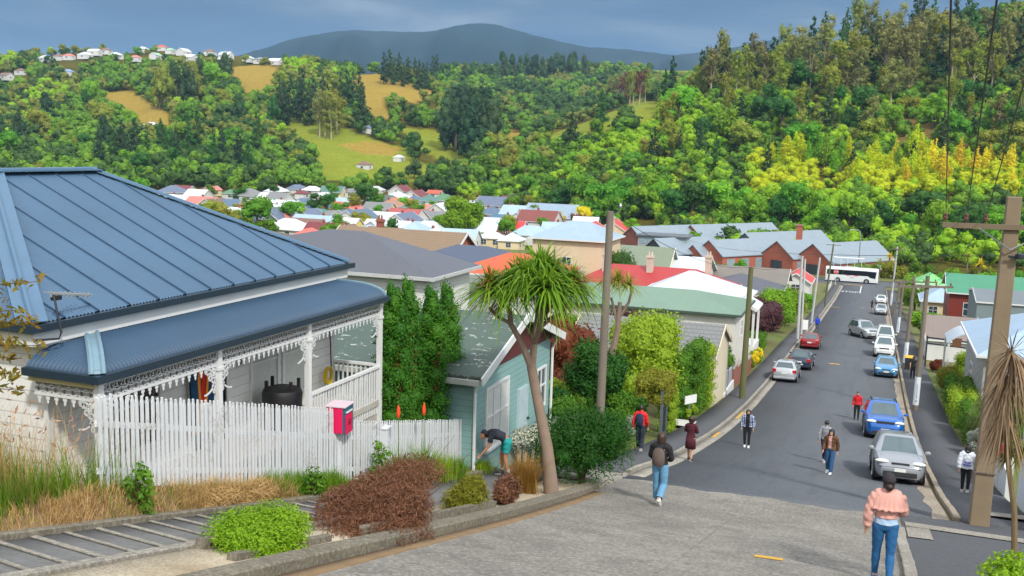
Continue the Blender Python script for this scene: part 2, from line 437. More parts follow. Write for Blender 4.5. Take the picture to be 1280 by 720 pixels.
def mat_conc(name, c=(150,146,138), road=False):
    t = NT(name); a = t.noise(.45, 7, rough=.62); b = t.noise(3.2, 7, rough=.65); f = t.noise(70, 3)
    k = lin(c); col = t.mix(t.ramp(a, [(.32, (0,0,0)), (.68, (1,1,1))]), dk(k, .62), dk(k, 1.15)); col = t.mix(t.math('MULTIPLY', b, .55), col, dk(k, .55))
    col = t.mix(t.math('MULTIPLY', t.math('GREATER_THAN', f, .58), .35), col, dk(k, 1.45))
    h = f
    if road:
        s = t.n('ShaderNodeSeparateXYZ'); t.l(t.tc(), s.inputs[0])
        st = t.noise(1.0, 7, t.mapping(t.tc(), (.55, 1.25, 1), (0, 0, .05)), .66)         # cross-grooved, worn bands
        col = t.mix(t.ramp(st, [(.45, (0,0,0)), (.66, (.65,.65,.65))]), col, dk(k, .62))
        wr = t.noise(1.6, 3); jx = t.math('ABSOLUTE', t.math('SUBTRACT', t.math('ADD', s.outputs[0], t.math('MULTIPLY', wr, .10)), -2.75))
        jy = t.math('ABSOLUTE', t.math('SUBTRACT', t.math('FRACT', t.math('ADD', t.math('MULTIPLY', t.math('ADD', s.outputs[1], t.math('MULTIPLY', wr, .16)), 1/4.6), .37)), .5))
        j = t.math('MAXIMUM', t.math('LESS_THAN', jx, .018), t.math('LESS_THAN', jy, .0045))
        vo = t.n('ShaderNodeTexVoronoi', feature='DISTANCE_TO_EDGE'); vo.inputs['Scale'].default_value = .3
        wv = t.n('ShaderNodeVectorMath', operation='ADD'); nn = t.n('ShaderNodeTexNoise'); nn.inputs['Scale'].default_value = 1.7; nn.inputs['Detail'].default_value = 5; t.l(t.tc(), nn.inputs['Vector'])
        t.l(t.tc(), wv.inputs[0]); t.l(nn.outputs['Color'], wv.inputs[1]); t.l(wv.outputs[0], vo.inputs['Vector'])
        cr = t.math('MULTIPLY', t.math('LESS_THAN', vo.outputs['Distance'], .006), t.math('GREATER_THAN', a, .47))
        j = t.math('MAXIMUM', j, cr)
        col = t.mix(t.math('MULTIPLY', j, .42), col, dk(k, .34))
        bl = t.noise(1.1, 8, rough=.7); col = t.mix(t.ramp(bl, [(.5, (0,0,0)), (.6, (.62,.62,.62))]), col, dk(k, .50)); bl2 = t.noise(.9, 8, t.mapping(t.tc(), (1,1,1), (0,0,1.1)), .72); col = t.mix(t.ramp(bl2, [(.55, (0,0,0)), (.66, (.4,.4,.4))]), col, dk(k, 1.2))
        h = t.math('ADD', t.math('MULTIPLY', st, 1.6), t.math('MULTIPLY', f, .7))
    q = t.noise(14, 9, rough=.75); col = t.mix(t.ramp(q, [(.44, (.55,.55,.55)), (.52, (0,0,0))]), col, dk(k, .42)); col = t.mix(t.ramp(q, [(.52, (0,0,0)), (.62, (.45,.45,.45))]), col, dk(k, 1.5))
    t.base(col); t.p.inputs['Roughness'].default_value = .92; t.p.inputs['Specular IOR Level'].default_value = .2; t.bump(h, .5, .012); return t.m
M_CROAD = mat_conc('worn_concrete', (144,140,133), True); M_CONC = mat_conc('kerb_concrete', (158,153,143)); M_CONCD = mat_conc('mossy_concrete', (128,122,108)); M_GUT = mat_conc('channel_concrete', (164,152,136))
def yr(a, b, st=.75): return list(np.arange(a, b, st))+[b]
def strip(name, x0, x1, y0, y1, h, mat, kind='structure', nx=2, y0b=None):
    """paving strip following the street; its top is h above the street profile"""
    e = .004; X = [x0]+list(np.linspace(x0+e, x1-e, nx))+[x1]; Y = [y0]+yr(y0+e, y1-e)+[y1]
    return sheet(name, X, Y, lambda x, y: rz(y)+(h if x0 < x < x1 and y0 < y < y1 else -.3), mat, kind=kind)
strip('road', KL, KR, 27.6, 226, 0.0, M_ASPH)
# concrete carriageway of the steep upper street, with an uneven lower edge
_eg = [(x, 27.7+.16*math.sin(x*1.9)+.1*math.sin(x*5.3+1)) for x in np.linspace(-6.5, 1.7, 30)]
mb = MB(); _yy = yr(-30, 26.4)
for (xa, ea), (xb, eb) in zip(_eg[:-1], _eg[1:]):
    for ya, yb in zip(_yy[:-1], _yy[1:]): mb.quad((xa, ya, rz(ya)+.008), (xb, ya, rz(ya)+.008), (xb, yb, rz(yb)+.008), (xa, yb, rz(yb)+.008))
    mb.quad((xa, 26.4, rz(26.4)+.008), (xb, 26.4, rz(26.4)+.008), (xb, eb, rz(eb)+.006), (xa, ea, rz(ea)+.006))
tag(mb.build('concrete_road', M_CROAD), kind='structure')
tag(sheet('road_surface', [-250, -10, KL, KR, 10, 90], [225.9, 238.5], lambda x, y: -27.21-(y-225.9)*.035-(.004 if KL <= x <= KR else 0), M_ASPH))
sheet('ground_verge', [-250, 90], [238.4, 262], lambda x, y: -27.55-(y-238.4)*.03, M_GROUND)
# solid kerb runs
def kerb(name, x0, x1, y0, y1, h, mat, wob=0.0, seed=1, drop=None):
    mb = MB(); yy = yr(y0, y1, .6); r = random.Random(seed); P = []
    for y in yy:
        hh = h if drop is None else h*drop(y)
        dx = r.uniform(-wob, wob); z = rz(y)
        P.append([(x0+dx, y, z-.15), (x0+dx, y, z+hh-.012), (x0+dx+.015, y, z+hh), (x1+dx-.015, y, z+hh), (x1+dx, y, z+hh-.012), (x1+dx, y, z-.15)])
    n = 6; o = len(mb.v); vs = [q for p in P for q in p]; fs = []
    for i in range(len(P)-1):
        for k in range(n-1): fs.append((i*n+k, i*n+k+1, (i+1)*n+k+1, (i+1)*n+k))
    fs += [tuple(range(n)), tuple((len(P)-1)*n+k for k in range(n))[::-1]]
    mb.add(vs, fs); return tag(mb.build(name, mat), kind='structure')
kerb('kerb', KL-.16, KL, 28.8, 222, .13, M_CONC, .01, 2)
kerb('kerb', KR, KR+.18, 28.4, 216, .13, M_GUT, .012, 3)
strip('gutter', KL, KL+.5, 28.6, 222, .006, M_CONC)
# patchy pale channel on the right
mb = MB(); yy = yr(28.2, 200, .7); r = random.Random(5); e = [KR-.50+.05*math.sin(y*1.7)+r.uniform(-.03, .03)-(.28 if 45 < y < 48 else 0) for y in yy]
for i in range(len(yy)-1):
    mb.quad((e[i], yy[i], rz(yy[i])+.007), (KR, yy[i], rz(yy[i])+.007), (KR, yy[i+1], rz(yy[i+1])+.007), (e[i+1], yy[i+1], rz(yy[i+1])+.007))
tag(mb.build('gutter', M_GUT), kind='structure')
strip('moss_line', KR-.10, KR-.004, 28.2, 120, .012, M('moss', (92,84,52), .95, 0, .4, 6))
strip('pavement', -8.05, KL-.16, 28.4, 222, .115, M_PATHASPH)
strip('pavement', KR+.18, 4.65, 27.9, 218, .115, M_PATHASPH)
# yellow marks on the asphalt, STOP and the centre line by the junction
M_YEL = M('road_yellow', (205,158,58), .8, 0, .3, 8); M_WHT = M('road_white', (215,218,220), .75, 0, .2, 8)
mk = MB()
for (u, v, w) in ((1043,455,.85),(1044,384,1.3),(1078,385,.7)):
    p = gp(u, v); mk.quad((p.x-w/2, p.y-.22, rz(p.y-.22)+.011), (p.x+w/2, p.y-.22, rz(p.y-.22)+.011), (p.x+w/2, p.y+.22, rz(p.y+.22)+.011), (p.x-w/2, p.y+.22, rz(p.y+.22)+.011))
for a, b in ((44.5, 46.6), (52.8, 55.8)):
    mk.quad((KL+.12, a, rz(a)+.013), (KL+.26, a, rz(a)+.013), (KL+.26, b, rz(b)+.013), (KL+.12, b, rz(b)+.013))
for (u0, v0, u1, v1) in ((942,697,978,702),):
    p = gp(u0, v0); q = gp(u1, v1); mk.quad((p.x, p.y, rz(p.y)+.02), (q.x, q.y, rz(q.y)+.02), (q.x, q.y+.3, rz(q.y+.3)+.02), (p.x, p.y+.3, rz(p.y+.3)+.02))
mk.quad((-6.1, 224.6, rz(224.6)+.02), (-2.0, 224.6, rz(224.6)+.02), (-2.0, 225.2, rz(225.2)+.02), (-6.1, 225.2, rz(225.2)+.02))
tag(mk.build('road_marking', M_YEL), kind='structure')
mk = MB(); mk.quad((-2.45, 205, rz(205)+.012), (-2.25, 205, rz(205)+.012), (-2.25, 223, rz(223)+.012), (-2.45, 223, rz(223)+.012))
tag(mk.build('road_marking', M_WHT), kind='structure')
_st = text_mesh('STOP', 5.0, M_WHT, None, (-4.3, 206, rz(206)+.05), (math.atan2(rz(209)-rz(203), 6), 0, 0), 'road_marking', .004, .27, bold=.02); _st['kind'] = 'structure'

# ---- upper left: ribbed footpath, planting strip, kerbs
strip('pavement', -9.55, -8.15, 2.0, 28.2, .075, mat_asphalt('worn_path', (108,108,108), False))
strip('pavement', -8.2, KL-.02, 26.15, 28.8, .05, M_CONC, nx=3)
mb = MB()
for i in range(23):
    y = 4.0+i*.53; a = .09+.02*math.sin(i*2.3)
    mb.add([(-9.53, y+.28, rz(y+.28)+.085), (-8.2, y, rz(y)+.085), (-8.2, y+a, rz(y+a)+.085), (-9.53, y+.28+a, rz(y+.28+a)+.085),
            (-9.53, y+.28, rz(y+.28)+.10), (-8.2, y, rz(y)+.10), (-8.2, y+a, rz(y+a)+.10), (-9.53, y+.28+a, rz(y+.28+a)+.10)],
           [(4,5,6,7),(0,1,5,4),(1,2,6,5),(2,3,7,6),(3,0,4,7)])
tag(mb.build('path_ribs', M_CONC), kind='structure')
kerb('kerb', -9.7, -9.55, 2.0, 25.5, .16, M_CONCD, .012, 7)
kerb('kerb', -8.15, -7.98, 2.0, 15.2, .12, M_CONC, .01, 8)
def mat_gravel():
    t = NT('gravel'); v = t.n('ShaderNodeTexVoronoi'); v.inputs['Scale'].default_value = 38; t.l(t.tc(), v.inputs['Vector'])
    a = t.noise(.9, 5); c = t.mix(v.outputs['Color'], lin((150,138,116)), lin((205,192,168)))
    t.base(t.mix(t.ramp(a, [(.4, (0,0,0)), (.7, (.7,.7,.7))]), c, lin((122,104,78)))); t.p.inputs['Roughness'].default_value = .95; t.bump(v.outputs['Distance'], .7, .02); return t.m
M_GRAV = mat_gravel(); M_DIRT = M('dirt', (132,108,78), .95, 0, .6, 3.2, .9, fine=26)
strip('gravel_bed', -7.98, -6.8, 2.0, 25.9, .07, M_GRAV, nx=3)
def fence_foot(y): return rz(y)+.15+.32*max(0, min(1, (20-y)/9))*sstep(8.4, 10.8, y)
def dirt_top(x, y): return rz(y)+.12+(fence_foot(y)-rz(y)-.12)*min(1, max(0, (-9.72-x)/.25))+.02*math.sin(y*5+x*9)
sheet('dirt_strip', [-10.45, -10.3, -10.1, -9.95, -9.83, -9.72, -9.69], yr(8.4, 25.5, .3), lambda x, y: (rz(y)+.1 if x > -9.72 else rz(y)-.3 if x > -9.695 else rz(y)+.12+(fence_foot(y)-rz(y)-.12)*min(1, max(0, (-9.72-x)/.25))+.02*math.sin(y*5+x*9)), M_DIRT)
strip('dirt_strip', -9.95, -9.7, 2.0, 8.5, .10, M_DIRT)
# high kerb of the upper street with its rounded lower end
mb = MB(); path = [(-6.5, y) for y in yr(2, 25.0, .6)]
for i in range(1, 8):
    a = math.pi/2*i/7; path.append((-6.5-.85*(1-math.cos(a)), 25.0+.85*math.sin(a)))
path += [(-7.7, 25.86), (-8.15, 25.88)]
n = 6; vs = []; fs = []
for i, (x, y) in enumerate(path):
    px, py = path[max(i-1, 0)]; qx, qy = path[min(i+1, len(path)-1)]
    d = Vector((qx-px, qy-py)).normalized(); nrm = Vector((-d.y, d.x))
    for off, h in ((0, -.2), (0.0, .15), (.02, .175), (.28, .19), (.30, .17), (.30, -.2)):
        vs.append((x+nrm.x*off, y+nrm.y*off, rz(y)+h))
for i in range(len(path)-1):
    for k in range(n-1): fs.append((i*n+k, i*n+k+1, (i+1)*n+k+1, (i+1)*n+k))
mb.add(vs, fs); tag(mb.build('kerb', M_CONCD), kind='structure')
# low timber-like edging blocks of the planting strip
mb = MB()
for x, a, b, h in ((-7.05,13.0,18.6,.20),(-7.9,10.2,10.6,.16),(-7.35,19.2,20.9,.18),(-7.2,9.9,12.2,.12)):
    mb.beam((x, a, rz(a)+h-.06), (x, b, rz(b)+h-.06), .14, .2)
tag(mb.build('kerb', M_CONCD), kind='structure')
# dirt line along the foot of the high kerb
strip('dirt_strip', -6.5, -6.2, 4, 24.6, .014, M_DIRT)
# ---- upper right: dark footpath apron with pale edge
sheet('pavement', [1.15, 3, 5, 9], yr(-10, 28), lambda x, y: rz(y)+.05+.02*(x-1.15), M_PATHASPH)
kerb('kerb', .92, 1.15, 3, 25.6, .10, M_CONC, .02, 11)
mb = MB()
for (a, b, c, d) in (((1.2,26.0),(5.5,25.4),(5.5,26.0),(1.2,26.7)), ((1.2,24.3),(1.75,24.3),(1.75,25.9),(1.2,25.9)), ((3.4,29.4),(5.0,29.4),(5.0,30.3),(3.4,30.3))):
    mb.quad(*[(x, y, rz(y)+.06+.02*max(0, x-1.15)+.015+(.06 if y > 28 else 0)) for x, y in (a, b, c, d)])
tag(mb.build('concrete_patch', M_CONC), kind='structure')

# ================================================================ hills: ridges described by distance and height for a fan of bearings
HC = [(-400,[(470,-28.8),(620,-8),(800,40),(1000,85),(1150,100),(1700,60)]),
 (0,[('d',480,-28.8),(600,205),(700,182),(800,152),(1000,103),(1110,78),('d',1700,40)]),
 (100,[('d',500,-28.8),(620,205),(720,178),(820,150),(980,100),(1120,68),('d',1700,50)]),
 (200,[('d',510,-28.8),(620,206),(720,172),(880,120),(1050,80),(1150,64),('d',1700,50)]),
 (300,[('d',520,-28.8),(620,212),(740,170),(900,120),(1020,90),(1120,72),('d',1800,40)]),
 (400,[('d',540,-28.8),(640,200),(740,165),(850,130),(960,100),(1060,86),('d',1800,35)]),
 (480,[('d',550,-28.8),(640,206),(700,182),(780,152),(850,125),(930,102),(1000,93),('d',1400,50),('d',1800,60)]),
 (560,[('d',560,-28.5),(600,222),(660,200),(720,182),(820,152),(950,122),(1200,104),(1450,90),('d',1900,80)]),
 (640,[('d',500,-28.5),(560,233),(640,200),(720,174),(900,164),(1150,130),(1350,106),(1500,88),('d',1900,90)]),
 (700,[('d',450,-28.5),(520,226),(590,192),(650,172),(720,172),(1000,152),(1250,120),(1450,96),(1550,84),('d',1900,90)]),
 (800,[('d',385,-28.5),(440,240),(500,200),(560,166),(600,150),(650,134),(800,134),(1200,112),(1500,87),('d',1900,100)]),
 (900,[('d',350,-28.5),(400,250),(455,200),(510,160),(570,127),(620,108),(800,115),(1500,92),('d',1900,110)]),
 (1000,[('d',325,-28.5),(380,250),(430,200),(490,152),(550,112),(620,84),(800,90),('d',1900,130)]),
 (1100,[('d',300,-28.5),(350,260),(400,212),(450,164),(510,124),(580,86),(650,62),(800,66),('d',1900,140)]),
 (1200,[('d',284,-28.5),(330,270),(370,228),(400,194),(430,162),(490,116),(560,68),(640,26),('d',1900,160)]),
 (1300,[('d',272,-28.5),(315,282),(350,243),(380,205),(420,160),(480,108),(560,50),(640,8),('d',1900,180)]),
 (1700,[('d',258,-28.5),(310,300),(350,250),(420,165),(520,70),(640,-20),('d',1900,220)])]
HD = np.concatenate([np.arange(250, 700, 5), np.arange(700, 1250, 7), np.arange(1250, 1920, 28)])
def _col(u, lst):
    D, Z = [0], [-29.3]
    for e in lst:
        if len(e) == 3: D.append(e[1]); Z.append(e[2])
        elif u == -400: D.append(e[0]); Z.append(e[1])
        else:
            d = ray(u, e[1]); D.append(e[0]); Z.append(float(d[2])*e[0])
    return np.interp(HD, D, Z)
_HU = np.array([c[0] for c in HC]); _HT = np.array([_col(u, l) for u, l in HC])
def _hd(u):     # horizontal unit direction scaled so that camera depth is 1
    d = ray(u, 185.0); return d[0], d[1]
def hills_z(u, D):
    i = np.clip(np.searchsorted(_HU, u)-1, 0, len(_HU)-2); t = (u-_HU[i])/(_HU[i+1]-_HU[i]); t = t*t*(3-2*t)*.5+t*.5
    a = np.interp(D, HD, _HT[i]); b = np.interp(D, HD, _HT[i+1])
    return a*(1-t)+b*t
def hill_point(u, D):
    dx, dy = _hd(u); return Vector((dx*D, dy*D, float(hills_z(u, D))))
_DS = np.arange(255, 1900, 4.0); _HTS = np.array([np.interp(_DS, HD, h) for h in _HT])
def hit_hill(u, v):
    """first point of the hills (or valley floor) seen through a pixel"""
    d = ray(u, v); i = int(np.clip(np.searchsorted(_HU, u)-1, 0, len(_HU)-2)); t = (u-_HU[i])/(_HU[i+1]-_HU[i]); t = t*t*(3-2*t)*.5+t*.5
    ok = d[2]*_DS <= _HTS[i]*(1-t)+_HTS[i+1]*t+.001
    k = int(np.argmax(ok)); return float(_DS[k]) if ok[k] else None
FIELDS = [('gold',[(122,116),(165,114),(216,146),(214,160),(180,158),(150,140)]),('gold',[(285,84),(342,80),(346,108),(312,120),(296,104)]),
 ('gold',[(440,94),(482,92),(545,116),(520,130),(478,120),(492,150),(466,152),(440,122)]),
 ('green',[(345,142),(392,138),(440,166),(500,182),(540,212),(520,228),(400,226),(392,190),(360,166)]),('gold',[(424,180),(470,176),(500,186),(492,196),(452,192)]),
 ('green',[(498,158),(556,164),(592,196),(572,208),(518,186)]),('gold',[(628,158),(664,168),(640,178)]),
 ('green',[(668,174),(740,150),(800,124),(828,130),(816,152),(770,162),(720,166),(690,177)]),('green',[(815,70),(872,74),(866,92),(812,90)]),
 ('scrub',[(1085,150),(1300,138),(1300,212),(1200,208),(1120,182)])]
def in_poly(u, v, P):
    c = False; j = len(P)-1
    for i in range(len(P)):
        if (P[i][1] > v) != (P[j][1] > v) and u < (P[j][0]-P[i][0])*(v-P[i][1])/(P[j][1]-P[i][1])+P[i][0]: c = not c
        j = i
    return c
def field_at(u, v):
    r = None
    for k, P in FIELDS:
        if in_poly(u, v, P): r = k
    return r
HUs = np.arange(-560, 1900, 7.0)
_rng = np.random.default_rng(3)
V = []; Cc = []
_fc = {None: lin((52,66,26)), 'gold': lin((154,132,64)), 'green': lin((120,140,46)), 'scrub': lin((104,88,60))}
_ph = _rng.uniform(0, 6, 8)
_cols = []
for u in HUs:
    i = int(np.clip(np.searchsorted(_HU, u)-1, 0, len(_HU)-2)); t = (u-_HU[i])/(_HU[i+1]-_HU[i]); t = t*t*(3-2*t)*.5+t*.5
    _cols.append(_HT[i]*(1-t)+_HT[i+1]*t)
_hds = [_hd(u) for u in HUs]
for iD, D in enumerate(HD):
    for iu, u in enumerate(HUs):
        (dx, dy), z = _hds[iu], float(_cols[iu][iD]); x, y = dx*D, dy*D
        am = min(1, max(0, (z+28)/12))
        z += am*(1.3*math.sin(x*.045+_ph[0])*math.sin(y*.038+_ph[1])+.8*math.sin(x*.11+_ph[2])*math.sin(y*.1+_ph[3]))
        V.append((x, y, z)); uu, vv, _ = proj((x, y, z)); k = field_at(uu, vv)
        Cc.append(_fc[k])
nx, ny = len(HUs), len(HD)
ii = np.arange(ny-1)[:, None]*nx+np.arange(nx-1)[None]
def mat_hill():
    t = NT('hill_grass'); at = t.n('ShaderNodeAttribute', attribute_name='land'); a = t.noise(.02, 6); b = t.noise(.15, 5)
    c = t.mix(t.math('MULTIPLY', a, .6), at.outputs['Color'], t.mix(.5, at.outputs['Color'], lin((188,150,58))), 'MIX')
    e = t.noise(.5, 4, rough=.7)
    c = t.mix(t.math('MULTIPLY', b, .6), c, t.mix(1.0, c, (.45,.5,.4,1), 'MULTIPLY'))
    c = t.mix(t.ramp(e, [(.5, (0,0,0)), (.62, (.5,.5,.5))]), c, t.mix(1.0, c, (.4,.5,.3,1), 'MULTIPLY'))
    t.base(c); t.p.inputs['Roughness'].default_value = 1; t.p.inputs['Specular IOR Level'].default_value = .05; return t.m
ho = np_mesh('hills', np.array(V), np.stack([ii, ii+1, ii+nx+1, ii+nx], -1).reshape(-1, 4), mat_hill(), smooth=True)
ho['kind'] = 'structure'
at = ho.data.attributes.new('land', 'FLOAT_COLOR', 'POINT'); at.data.foreach_set('color', np.array(Cc, np.float32).ravel())
# ================================================================ far mountain
MS = [(-700,120),(-300,95),(0,92),(150,88),(240,80),(300,70),(340,60),(365,50),(400,44),(440,40),(475,40.5),(520,43),(545,40),(565,34),(595,31.5),(620,34),(650,42),(690,53),(720,59),(760,62),(800,66),(840,70),(880,66),(930,57),(975,49),(1010,52),(1080,62),(1200,80),(1500,100),(1900,120)]
MU = np.arange(-650, 1850, 8.0); mv = np.interp(MU, [a for a, b in MS], [b for a, b in MS])
mv = mv+.5*np.sin(MU*.07)+.35*np.sin(MU*.19+1)+.25*np.sin(MU*.43)
V = []; rows = 40; DM = 6000.0
for j in range(rows):
    f = j/(rows-1); D = 3200+f*2800
    for u, v in zip(MU, mv):
        zt = ray(u, v)[2]*DM; dx, dy = _hd(u); s = f**.75
        fold = 45*math.sin(u*.045+f*2.3)*math.sin(f*math.pi)+28*math.sin(u*.11-f*4)*math.sin(f*math.pi)
        V.append((dx*D, dy*D, -40+(zt+40)*s+fold))
nx = len(MU)
for u, v in zip(MU, mv):
    dx, dy = _hd(u); V.append((dx*8200, dy*8200, -60))
ii = np.arange(rows)[:, None]*nx+np.arange(nx-1)[None]
def mat_mount():
    t = NT('mountain'); a = t.noise(.0012, 7); b = t.noise(.006, 6, rough=.65)
    c = t.mix(t.ramp(a, [(.46, (0,0,0)), (.66, (1,1,1))]), lin((18,42,42)), lin((52,62,60)))
    t.base(t.mix(t.math('MULTIPLY', b, .7), c, lin((10,28,30)))); t.p.inputs['Roughness'].default_value = 1; t.p.inputs['Specular IOR Level'].default_value = 0; return t.m
mo = np_mesh('mountains', np.array(V), np.stack([ii, ii+1, ii+nx+1, ii+nx], -1).reshape(-1, 4), mat_mount(), smooth=True); mo['kind'] = 'structure'
# ================================================================ the blue air
hm = bpy.data.materials.new('haze'); hm.use_nodes = True; _t = hm.node_tree; _t.nodes.remove(_t.nodes['Principled BSDF'])
pv = _t.nodes.new('ShaderNodeVolumePrincipled'); pv.inputs['Color'].default_value = (.42, .68, 1, 1); pv.inputs['Density'].default_value = 8.5e-5; pv.inputs['Anisotropy'].default_value = .2
_t.links.new(pv.outputs[0], _t.nodes['Material Output'].inputs['Volume'])
HAZE = True
if HAZE:
    mb = MB(); mb.box(-9600, 9600, -420, 9600, -62, 900); o = mb.build('haze', hm); o['kind'] = 'stuff'
# ================================================================ vegetation
def leaf_quads(P, N, size, rng, aspect=.55, droop=0.0):
    """one rhombic leaf (or leaf spray) per point"""
    n = len(P); N = N/np.maximum(np.linalg.norm(N, axis=1, keepdims=True), 1e-6)
    A = rng.normal(size=(n, 3)); A[:, 2] -= droop
    A -= N*np.sum(A*N, 1, keepdims=True); A /= np.maximum(np.linalg.norm(A, axis=1, keepdims=True), 1e-6)
    B = np.cross(N, A); s = (size if hasattr(size, '__len__') else np.full(n, size))*rng.uniform(.7, 1.35, n)
    s = s[:, None]; L = A*s*.5; Wd = B*s*.5*aspect; up = N*s*.10
    V = np.stack([P-L, P+Wd+up*.0, P+L-up, P-Wd], 1).reshape(-1, 3)
    F = np.arange(4*n).reshape(-1, 4); return V, F
def ball_quads(c, r, nu=8, nv=5):
    a = np.linspace(0, math.pi, nv+1); b = np.linspace(0, 2*math.pi, nu, endpoint=False)
    V = np.array([[c[0]+r[0]*math.sin(x)*math.cos(y), c[1]+r[1]*math.sin(x)*math.sin(y), c[2]-r[2]*math.cos(x)] for x in a for y in b])
    i = np.arange(nv)[:, None]*nu+np.arange(nu)[None]; j = np.arange(nv)[:, None]*nu+(np.arange(nu)+1)[None] % nu
    F = np.stack([i, j, j+nu, i+nu], -1).reshape(-1, 4); return V, F
def cat(parts):
    Vs, Fs, Ts, o = [], [], [], 0
    for V, F, T in parts:
        Vs.append(V); Fs.append(F+o); Ts.append(T); o += len(V)
    return np.concatenate(Vs), np.concatenate(Fs), np.concatenate(Ts)
def clump_crown(clumps, n_leaf, leaf, rng, core=.62, nbias=.65, shell=(.62, 1.08), aspect=.55, droop=0.0, upb=.25, tv=.5):
    """leaves spread through a set of ellipsoid clumps (c, r)"""
    C = np.array([c for c, r in clumps], float); Rr = np.array([r for c, r in clumps], float)
    w = (Rr[:, 0]*Rr[:, 1]+Rr[:, 1]*Rr[:, 2]); w /= w.sum()
    k = rng.choice(len(C), size=int(n_leaf*1.25), p=w)
    d = rng.normal(size=(len(k), 3)); d /= np.linalg.norm(d, axis=1, keepdims=True)
    rr = rng.uniform(*shell, len(k))[:, None]
    P = C[k]+d*Rr[k]*rr
    # leaves buried inside another clump are left out
    inside = np.zeros(len(k), bool)
    for c, r in zip(C, Rr): inside |= (np.sum(((P-c)/(r*.55))**2, 1) < 1)
    keep = ~inside; P, d, k = P[keep][:n_leaf], d[keep][:n_leaf], k[keep][:n_leaf]
    N = d*nbias+rng.normal(size=d.shape)*.45; N[:, 2] += upb
    V, F = leaf_quads(P, N, leaf, rng, aspect, droop)
    ct = rng.uniform(0, tv, len(C)); T = np.repeat(np.clip(ct[k]+rng.uniform(0, 1-tv, len(k)), 0, 1), 4)
    parts = [(V, F, T)]
    if core:
        for i in range(len(C)):
            v, f = ball_quads(C[i], Rr[i]*core, 7, 4); parts.append((v, f, np.full(len(v), float(ct[i]))))
    return cat(parts)
